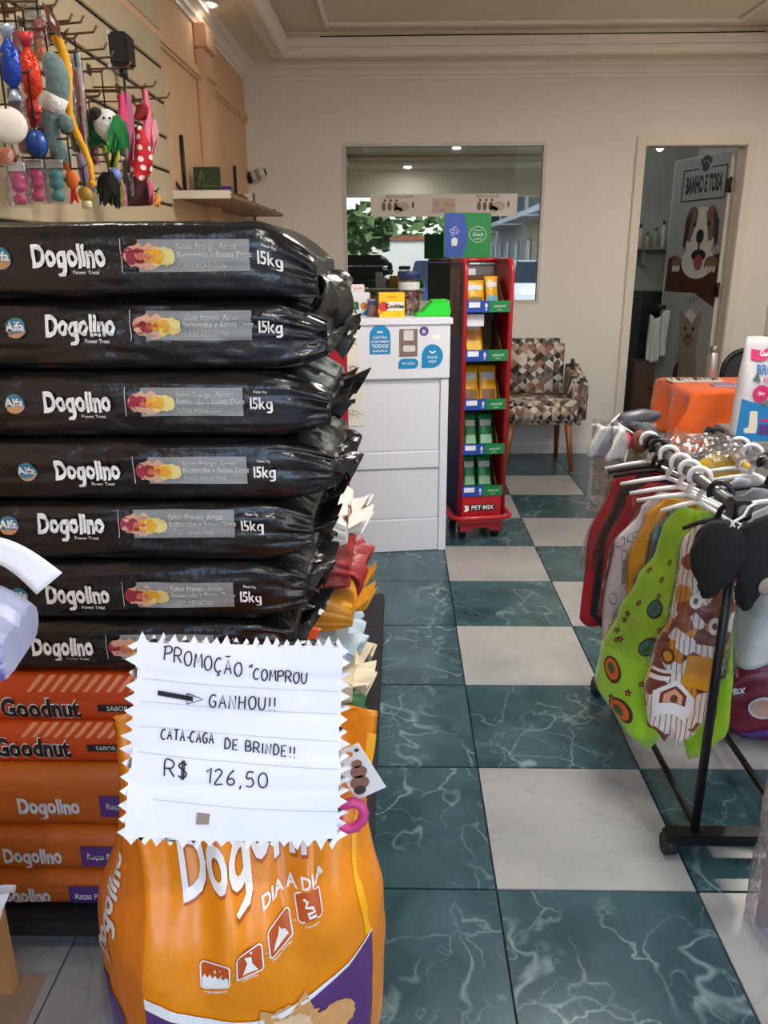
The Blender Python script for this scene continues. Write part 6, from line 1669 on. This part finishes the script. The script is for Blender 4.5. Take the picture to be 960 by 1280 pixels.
c1 = Cloth(.545, [(0, .045, .045), (.10, .070, .072), (.22, .070, .068), (.42, .075, .062), (.60, .105, .055), (.82, .120, .040), (.93, .105, .015), (1, .055, -.02)], .022, .008, 4, 1.3)
t = garment('brown, white and yellow printed pet suit in a clear cover, nearest on the rack', 1.675, c1, patch_mat(), RZ)
mh = [mat('suit_white_print', (232, 226, 218), .9), mat('suit_brown_print', (112, 54, 30), .9), mat('suit_yellow_print', (214, 146, 30), .9), mat('suit_peach_print', (222, 160, 120), .9)]
hx, hv = .46, .80
print_on(c1, t, 'house_print', mh, [(0, [(hx - .26, hv + .10), (hx + .30, hv + .10), (hx + .30, hv - .02), (hx, hv - .09), (hx - .28, hv - .02)], 0), (1, [(hx - .16, hv + .035), (hx - .16, hv - .02), (hx + .02, hv - .06), (hx + .20, hv - .02), (hx + .20, hv + .035)], 1), (3, [(hx - .11, hv + .03), (hx - .11, hv - .012), (hx + .02, hv - .045), (hx + .15, hv - .012), (hx + .15, hv + .03)], 2), (1, blob(hx + .04, hv + .01, .03, 1.7), 3)])
for it in ([(1, blob(.25, .60, .05, 2.2), 0), (2, blob(.25, .60, .032, 2.2), 1)], [(2, [(.52, .58), (.98, .56), (.98, .72), (.52, .74)], 0)], [(0, [(.05, .68), (.36, .66), (.36, .715), (.05, .735)], 0), (1, [(.05, .695), (.36, .675), (.36, .69), (.05, .712)], 1)], [(0, blob(.40, .32, .045, 2.2), 0), (1, blob(.40, .32, .018, 2.2), 1)], [(0, blob(.75, .42, .05, 2), 0), (1, blob(.75, .42, .02, 2), 1)]): print_on(c1, t, 'cookie_print', mh, it)
hanger('black hanger holding the brown and white suit', 1.675, False, RZ, wd=.07)
# 2 the lime green suit with avocado slices and stars
m_av = [mat('avocado_brown_print', (70, 44, 30), .9), mat('avocado_orange_print', (206, 100, 40), .9), mat('avocado_teal_print', (30, 110, 104), .9), mat('avocado_green_print', (60, 90, 40), .9)]
m_lg = mat('lime_green_fleece', (150, 200, 30), .9, var=.06, sheen=.3, bump=.2, bscale=120)
c2 = Cloth(.615, [(0, .045, .045), (.10, .075, .08), (.20, .085, .10), (.34, .125, .11), (.50, .165, .12), (.70, .205, .135), (.86, .215, .140), (.96, .15, .10), (1, .07, .06)], .020, .022, 4, .4, .05)
t = garment('lime green pet suit printed with avocado slices, second on the rack', 1.80, c2, m_lg, RZ)
it = []
for i, (u, v, r, ro) in enumerate(((.12, .74, .038, .6), (.36, .60, .036, -.7), (.22, .88, .038, .2), (.50, .80, .036, 1.2), (.30, .42, .034, .5), (.62, .52, .034, 2.2), (.72, .70, .036, -.4), (.86, .62, .036, .9), (.82, .84, .036, -.9), (.46, .95, .032, .2), (.40, .20, .034, 1.0), (.60, .30, .032, -1))):
    it = [(0, blob(u, v, r * 1.4, 1.7, 18, .32, ro), 0), ((1, 2, 1)[i % 3], blob(u, v, r * 1.1, 1.7, 18, .32, ro), 1), (3, blob(u + .012, v + .004, r * .6, 1.7, 12, 0, ro), 2)]
    print_on(c2, t, 'avocado_print', m_av, it)


def star(u, v, r, asp=1.7): return [(u + asp * (r if i % 2 == 0 else r * .5) * math.sin(math.pi * i / 5), v - (r if i % 2 == 0 else r * .5) * math.cos(math.pi * i / 5)) for i in range(10)]


it = []
rr = random.Random(9)
for k in range(34):
    u, v = rr.uniform(.06, .94), rr.uniform(.22, .95); print_on(c2, t, 'star_print', m_av, [(0, star(u, v, .019), 0), (1, star(u, v, .009), 1)], .0022)
hanger('white hanger holding the lime green suit', 1.80, True, RZ, wd=.08)
# 3 onwards, further back
m_wp = mat('white_sketch_fabric', (214, 208, 206), .9, var=.03)
c3 = Cloth(.56, [(0, .05, .05), (.1, .09, .09), (.3, .15, .10), (.6, .165, .10), (1, .15, .10)], .018, .012, 4, 2.1)
t = garment('white pet dress with fine line drawings behind the lime suit', 1.93, c3, m_wp, RZ)
g = G(); rr = random.Random(21)
for k in range(26):
    u, v = rr.uniform(.05, .6), rr.uniform(.2, .95); a0 = rr.uniform(0, 6)
    g.ribbon([(u + .04 * math.cos(a0 + i * .7) * (1 + .4 * (i % 3 == 0)), v + .028 * math.sin(a0 + i * .7)) for i in range(10)], .006, lambda u_, v_: c3.front(u_, v_, .0035))
g.obj('line_drawing', mat('grey_sketch_print', (120, 112, 116), .9), t)
hanger('white hanger of the line drawing dress', 1.93, True, RZ)
c4 = Cloth(.36, [(0, .05, .05), (.15, .09, .08), (.5, .125, .09), (1, .11, .08)], .016, .012, 5, 3.0)
t = garment('golden yellow shiny pet dress between the white and lime ones', 1.875, c4, mat('golden_satin', (214, 150, 30), .35, var=.15, scale=20), RZ)
c5 = Cloth(.30, [(0, .045, .045), (.2, .08, .07), (1, .095, .07)], .014, .010, 5, 4.4)
t = garment('teal and violet pet vest next to the golden dress', 1.84, c5, mat('teal_violet_print', (70, 130, 150), .8, var=.5, scale=25), RZ, dz=-.10)
print_on(c5, t, 'violet_patch', [mat('violet_vest_print', (150, 110, 170), .8), mat('yellow_vest_print', (226, 180, 60), .8)], [(0, [(.1, .3), (.6, .25), (.5, .6), (.15, .7)], 0), (1, [(.2, .05), (.8, .05), (.7, .2), (.25, .22)], 0)])
hanger('white hanger tilted at the golden dress', 1.865, True, RZ)
c6 = Cloth(.44, [(0, .05, .05), (.12, .10, .09), (.5, .15, .10), (1, .155, .10)], .018, .014, 4, 5.2)
garment('dark red pet dress behind the white drawing dress', 2.02, c6, mat('dark_red_cloth', (160, 26, 40), .8), RZ); hanger('white hanger of the dark red dress', 2.02, True, RZ)
c7 = Cloth(.46, [(0, .05, .05), (.12, .10, .09), (.5, .15, .09), (1, .16, .09)], .018, .012, 5, 6.0)
garment('black and navy pet coat behind the dark red dress', 2.10, c7, mat('navy_black_cloth', (28, 28, 38), .8), RZ); hanger('black hanger of the navy coat', 2.10, False, RZ)
c8 = Cloth(.50, [(0, .05, .05), (.12, .10, .09), (.5, .16, .09), (1, .165, .09)], .018, .012, 5, 7.0)
garment('crimson pet dress in a clear bag, furthest on the near rail', 2.19, c8, mat('crimson_cloth', (176, 24, 44), .8), RZ); hanger('white hanger of the crimson dress', 2.19, True, RZ); hanger('black spare hanger between the coat and the dress', 2.145, False, RZ)
# clear packet with pink and brown lace at the far end of the rail
t = thing('wrapped_accessory', 'clear packet with pink and lace trim at the far end of the rail', 'packet', (KX - .06, 2.31, KZ - .02), RZ, 'clear packets on the clothes rack')
G().ball((.02, 0, .0), (.030, .02, .030), 12, 8).obj('pink_bow', mat('pink_bow_cloth', (214, 60, 96), .8), t); G().ball((.07, 0, .005), (.028, .02, .035), 12, 8).obj('brown_bow', mat('brown_bow_cloth', (120, 70, 50), .8), t)
G().surf(lambda u, v: Vector((-.07 + .11 * u, -.025 + .02 * math.sin(u * 11 + v * 5), .045 - .10 * v)), 16, 8, th=.002).obj('lace_trim', mat('white_lace', (214, 212, 206), .8, var=.25, scale=120), t)
G().loft([[Vector(((.115 if a < 6 else -.075) * abs(math.cos(a * .5236)) ** .5 if 1 else 0, .035 * math.sin(a * .5236), z)) for a in range(12)] for z in (-.22, -.05, .06)], cap=False).obj('clear_bag', m_cov, t); G().tube([(0, 0, .05), (.06, 0, .02)], .003, 6).obj('bag_tie', m_hw, t)
t = thing('grey_bottle', 'dark grey bottle with a white cord on the far end of the rail', 'bottle', (KX - .01, 2.41, KZ + .006), 0)
t.location = (KX + .0, 2.335, KZ + .0137)
G().lathe([(.02, -.05), (.026, -.04), (.028, .02), (.018, .05), (.010, .07)], 16, Matrix.Translation((0, 0, .026)) @ Matrix.Rotation(math.radians(80), 4, 'Y')).obj('bottle_body', mat('grey_bottle_plastic', (66, 66, 74), .4), t); G().tube([(-.05, 0, .04), (-.09, -.01, .0), (-.10, -.02, -.03)], .003, 6).obj('white_cord', m_hw, t)

# second rail
c9 = Cloth(.30, [(0, .03, .03), (.15, .08, .08), (.6, .10, .10), (1, .12, .12)], .02, .016, 5, 8.1)
garment('bright yellow pet raincoat on the second rail', 2.20, c9, mat('yellow_raincoat', (230, 180, 20), .4), math.radians(-20), KX2, -.03); hanger('white hanger over the yellow raincoat', 2.12, True, RZ, KX2)
for i, (y, col, lab, wht) in enumerate(((2.02, (196, 196, 200), 'silver grey wrapped outfit on the second rail', True), (1.92, (150, 150, 156), 'grey wrapped outfit beside the silver one on the second rail', False), (1.80, (204, 206, 204), 'white wrapped outfit nearest on the second rail', True))):
    c = Cloth(.42, [(0, .04, .04), (.12, .09, .08), (.5, .10, .10), (1, .11, .10)], .018, .014, 5, 10 + i)
    garment(lab, y, c, mat('wrapped_cloth_%d' % i, col, .6, var=.2, scale=20), RZ, KX2, -.06); hanger(('white hanger above the silver wrapped outfit', 'black hanger above the grey wrapped outfit', 'white hanger above the nearest wrapped outfit')[i], y + .02, wht, RZ, KX2)
t = thing('clear_cover', 'crumpled empty clear cover lying across both rails', 'plastic cover', (.80, 2.02, KZ), 0)
G().surf(lambda u, v: Vector((-.085 + .20 * u, -.12 + .34 * v, .018 + .022 * nz(u * 4, v * 5, 2) + .012 * abs(nz(u * 11, v * 12, 4)))), 24, 30, th=.0008, smooth=False).obj('film_sheet', film('crumpled_clear_film', (246, 247, 250), .03, .22, .35, 20), t)
# black caps tied at the near end of the rack
m_bf = mat('black_cap_fabric', (9, 9, 11), .85, bump=.1)


def capshape(name, label, px, py, Y, w_, h_, rz, hole=False):
    p = at_y(px, py, Y); t = thing(name, label, 'pet cap', p, rz)
    def f(u, v):
        a = (u - .5) * 2; b = (v - .5) * 2; q = max(0, 1 - .8 * a * a - .8 * b * b)
        x = a * (1 - .22 * b * b) * w_ * (1 + .22 * b) - .25 * w_ * b * b; z = b * (1 - .12 * a * a) * h_ + .15 * h_ * a
        if abs(a) + abs(b) > 1.3: k = 1.3 / (abs(a) + abs(b)); x *= k ** .6; z *= k ** .6
        return Vector((x, -.035 * q ** .5, z))
    G().surf(f, 20, 20, th=.004).obj('hat_crown', m_bf, t); G().tube([f(i / 20, 0) for i in range(21)] + [f(1, i / 20) for i in range(1, 20)], .004, 6).obj('hat_rim', m_bf, t)
    if hole: G().lathe([(.018, 0), (.020, .003), (.012, .006), (.001, .005)], 18, Matrix.Translation((.006, -.034, -h_ * .45)) @ Matrix.Rotation(math.pi / 2, 4, 'X')).obj('ear_hole', mat('cap_hole_lining', (150, 140, 126), .8), t)
    return t


capshape('pet_hat', 'black pet cap tied to the near post of the clothes rack', 902, 697, 1.545, .058, .085, math.radians(-25)); capshape('pet_hat', 'black pet cap with an ear hole right of the near rack post', 944, 700, 1.535, .050, .10, math.radians(15), True)
t = thing('cord_knot', 'white cord knotted round the near rail end above the black caps', 'cord', at_y(925, 640, 1.525)); p0 = t.location.copy()
G().tube([at_y(x, y, 1.525) - p0 for x, y in ((947, 628), (936, 634), (930, 645), (918, 652), (911, 660), (920, 664), (926, 655), (914, 650), (922, 668), (924, 690))], .0028, 6).obj('cord_loop', m_hw, t); q = at_y(923, 690, 1.525) - p0
G().box((q.x - .008, -.002, q.z - .03), (q.x + .008, .002, q.z + .03)).obj('white_tag', m_card, t)

# ---------------------------------------------------------------- on the floor behind the rack
t = thing('maroon_sack', 'maroon pet food sack standing on the floor behind the clothes rack', 'pet food', (1.20, 2.12, .0), math.radians(-8))
m_mar = plastic('maroon_sack_plastic', (112, 22, 42), .35)
s = Sack(.50, .26, .27, 91, amp=.006, droop=.01, er=.05); s.build('sack_body', m_mar, t, 36)
g = G(); g.poly(circ(-.14, .13, .040, 20, .036), lambda x, z: s.front(x, z, .003), .015); g.mi = 1; g.poly(circ(-.14, .13, .032, 20, .028), lambda x, z: s.front(x, z, .0042), .015); g.mi = 2; g.poly([(-.20, .02), (-.10, .03), (-.09, .07), (-.15, .05)], lambda x, z: s.front(x, z, .003), .015); g.obj('round_print', [m_dimw, mat('maroon_print_tan', (196, 150, 130), .5), m_pur], t)
g = G(); brand(g, 'Max', -.235, -.19, .19, .03, lambda x, z: s.front(x, z, .003)); g.obj('brand_lettering', m_wh, t)
t = thing('teal_box', 'flat teal box lying on top of the maroon sack', 'box', (1.17, 2.10, .271), math.radians(-14)); G().box((-.20, -.10, 0), (.22, .12, .085)).obj('box_body', mat('teal_box_card', (26, 112, 132), .5), t, bevel=.004); G().box((-.201, -.101, .06), (.221, .121, .0865)).obj('box_lid', mat('teal_lid_card', (34, 126, 146), .5), t, bevel=.003)
t = thing('yellow_packet', 'yellow packet standing on the teal box', 'packet', (1.16, 2.12, .358), math.radians(-10)); G().surf(lambda u, v: Vector(((u - .5) * .2, -.025 * math.sin(math.pi * u) * math.sin(math.pi * v) - .02, .14 * v)), 12, 10, th=.03).obj('packet_body', mat('yellow_packet_foil', (226, 190, 30), .35, bump=.3), t); G().box((-.05, -.05, .04), (.05, -.043, .09)).obj('packet_label', m_wh, t)
# package of cat litter on a dark cabinet
t = thing('low_cabinet', 'grey low cabinet carrying the white and pink package at the right edge', 'cabinet', (1.66, 3.36, 0)); m_lc = mat('grey_cabinet_laminate', (128, 122, 116), .6)
G().box((-.22, -.20, .03), (.50, .22, .645)).obj('cabinet_body', m_lc, t); G().box((-.21, -.215, .05), (.14, -.20, .63)).obj('cabinet_door', m_lc, t, bevel=.003); G().box((.15, -.215, .05), (.49, -.20, .63)).obj('cabinet_door', m_lc, t, bevel=.003)
for x in (-.2, .47):
    for y in (-.17, .19): G().box((x - .02, y - .02, 0), (x + .02, y + .02, .03)).obj('cabinet_foot', m_dk, t)
p = at_y(921, 531, 3.22); p2 = at_y(930, 422, 3.22)
pk = thing('litter_package', 'white and pink package with a blue base and grey cat at the right edge', 'package', (p.x + .115, 3.27, .6455)); Hk = p2.z - .65; Wk = .115
sec = lambda v: (Wk * (1 - .13 * v), .055 * (1 - .75 * hump(v, .55, 1)))
pkf = lambda x, v, lift=0: Vector((x * sec(v)[0] / Wk, -sec(v)[1] * (1 - .25 * (x / Wk) ** 2) - lift, Hk * v))
m_pkw = plastic('white_package_plastic', (200, 198, 202), .4, .3); m_pkb = plastic('blue_package_base', (20, 120, 180), .4, .2); m_mag = mat('magenta_print', (196, 36, 96), .45)
G().loft([[Vector((sec(v)[0] * math.copysign(abs(math.cos(a * .3142)) ** .4, math.cos(a * .3142)), sec(v)[1] * math.copysign(abs(math.sin(a * .3142)) ** .6, math.sin(a * .3142)), Hk * v + .006 * math.sin(a * 1.3) * (v > .95))) for a in range(20)] for v in [i / 14 for i in range(15)]]).obj('package_body', m_pkw, pk)
L_ = lambda k: (lambda x, v: pkf(x, v, .003 + .001 * k) + Vector((0, -.006, 0)))
G().poly([(-Wk, .0), (Wk, .0), (Wk, .42), (0, .34), (-Wk, .42)], L_(0), .03).obj('blue_base', m_pkb, pk)
g = G(); g.poly([(-Wk * .85, .90), (-Wk * .4, .88), (0, .94), (Wk * .8, .90), (Wk * .8, .80), (.0, .83), (-Wk * .5, .78), (-Wk * .85, .80)], L_(0), .03); g.mi = 1; g.text('Gatinha', .026, lambda x, y: L_(1)(x, .85 + y / Hk), -.02, 0, .02); g.obj('name_band', [m_mag, m_wh], pk)
g = G(); g.text('BRONIS', .055, lambda x, y: L_(0)(x, .70 + y / Hk), -.072, 0, .02, ax='LEFT', sx=.7); g.obj('blue_lettering', mat('blue_lettering_print', (40, 100, 170), .5), pk); g = G(); g.text('RENOVA', .026, lambda x, y: L_(0)(x, .60 + y / Hk), -.04, 0, .01, ax='LEFT', sx=.8); g.obj('pink_lettering', m_mag, pk)
G().poly(circ(-.042, .475, .034, 20, .034 / Hk), L_(1), .02).obj('round_badge', m_mag, pk)
g = G(); g.text('2kg', .02, lambda x, y: L_(2)(x, .475 + y / Hk), -.042, 0, .02); g.obj('badge_lettering', m_wh, pk)
G().poly([(-.06, .40), (-.02, .36), (.06, .30), (Wk * .95, .30), (Wk * .95, .48), (.05, .44), (.0, .42)], L_(1), .02).obj('cat_picture', mat('grey_cat_print', (116, 116, 118), .7, var=.3, scale=40), pk)
G().poly([(-.085, .08), (-.04, .08), (-.038, .13), (-.045, .30), (-.075, .30), (-.072, .14), (-.09, .12)], L_(1), .02).obj('scoop_picture', mat('cream_scoop_print', (222, 212, 190), .6), pk)
G().poly([(-.03, .19), (Wk, .20), (Wk, .23), (-.03, .22)], L_(1), .03).obj('stripe_print', m_mag, pk); G().poly([(-.03, .06), (Wk, .07), (Wk, .18), (-.03, .17)], L_(1), .03).obj('stripe_print', m_pur, pk)
G().poly([(-.085, .60), (-.075, .64), (-.07, .68), (-.06, .64), (-.05, .59)], L_(1)).obj('tree_print', mat('grey_green_print', (80, 100, 96), .6), pk)
# clear wrapped roll standing at the right edge
p = at_y(1000, 1000, 1.36)
t = thing('wrapped_roll', 'tall clear plastic wrapped roll standing on the floor at the right edge', 'roll', (p.x, 1.36, 0)); R0 = .062
G().lathe([(R0 * .7, .01), (R0 * .7, .70), (.01, .70)], 18).obj('roll_core', mat('dusky_pink_roll', (190, 160, 172), .7, var=.2, scale=20), t)
G().surf(lambda u, v: Vector((R0 * (1 + .10 * nz(u * 5, v * 9, 1) + .05 * nz(u * 18, v * 30, 2) + .1 * (1 - v)) * math.cos(6.2832 * u), R0 * (1 + .10 * nz(u * 5, v * 9, 1)) * math.sin(6.2832 * u), .002 + .78 * v)), 40, 60, wu=True).obj('clear_wrap', film('bubble_clear_wrap', (240, 236, 242), .16, .12, .9, 60, .12), t)

# ---------------------------------------------------------------- things at the left edge in front
m_pine = mat('pine_wood', (190, 146, 92), .6, var=.2, scale=10)
t = thing('front_table', 'pale wooden table just outside the left edge of the picture', 'table', (-.85, .82, 0))
G().box((-.20, -.16, .84), (.225, .14, .865)).obj('tabletop', m_pine, t)
for x in (-.17, .17):
    for y in (-.13, .11): G().box((x - .02, y - .02, 0), (x + .02, y + .02, .84)).obj('leg', m_pine, t)
p = at_y(2, 770, .88)
t = thing('lilac_package', 'white and lilac soft package jutting in at the left edge', 'package', (p.x - .118, .88, .8655), math.radians(8)); m_lil = plastic('lilac_package_plastic', (128, 104, 190), .4, .2)
sl_ = Sack(.26, .16, .10, 77, endw=.06, amp=.004, droop=.01, er=.03); sl_.build('package_body', plastic('white_soft_package', (158, 166, 200), .4, .3), t, 30)
G().poly([(-.12, .002), (.128, .002), (.128, .050), (-.12, .040)], lambda x, z: sl_.front(x, z, .004), .01).obj('lilac_band', m_lil, t)
P4 = [at_y(-30, 668, .80), at_y(78, 716, .79), at_y(46, 743, .79), at_y(-30, 700, .80)]; p0 = P4[0].copy()
t = thing('paper_strip', 'white curled paper strip pointing in from the left edge', 'paper', p0)
G().surf(lambda u, v: P4[0].lerp(P4[1], u).lerp(P4[3].lerp(P4[2], u), v) - p0 + Vector((0, 0, .012 * math.sin(math.pi * u))), 16, 4, th=.0006).obj('paper_sheet', m_paper, t)
t = thing('cardboard_sheet', 'brown cardboard sheet lying on the floor at the lower left', 'cardboard', (-.88, 1.04, 0), math.radians(4)); m_kraft = mat('brown_cardboard', (150, 126, 104), .8, var=.08)
G().box((-.14, -.075, .0005), (.185, .155, .006)).obj('card_sheet', m_kraft, t); G().box((.03, -.075, .006), (.034, .155, .0072)).obj('fold_crease', mat('cardboard_crease', (128, 106, 86), .8), t)
t = thing('wooden_crate', 'small pale wooden crate stand at the left edge in front of the orange sacks', 'crate', (-.90, 1.10, .0062))
for x, y in ((-.08, -.08), (.135, -.08), (-.08, .075), (.135, .075)): G().box((x - .014, y - .014, 0), (x + .014, y + .014, .20)).obj('leg', m_pine, t)
for k in range(4): G().box((-.10 + .0, -.095 + .049 * k, .20), (.152, -.095 + .049 * k + .045, .214)).obj('slat', m_pine, t)
t = thing('white_soft_bag', 'crumpled white plastic bag corner on the wooden crate', 'bag', (-.86, 1.11, .2205)); sb_ = Sack(.22, .14, .10, 83, endw=.06, amp=.008, er=.03); sb_.build('bag_body', plastic('crumpled_white_plastic', (224, 226, 230), .35, .5), t, 24); sb_.seal(MATS['crumpled_white_plastic'], t, 1, .04, 20, 3)
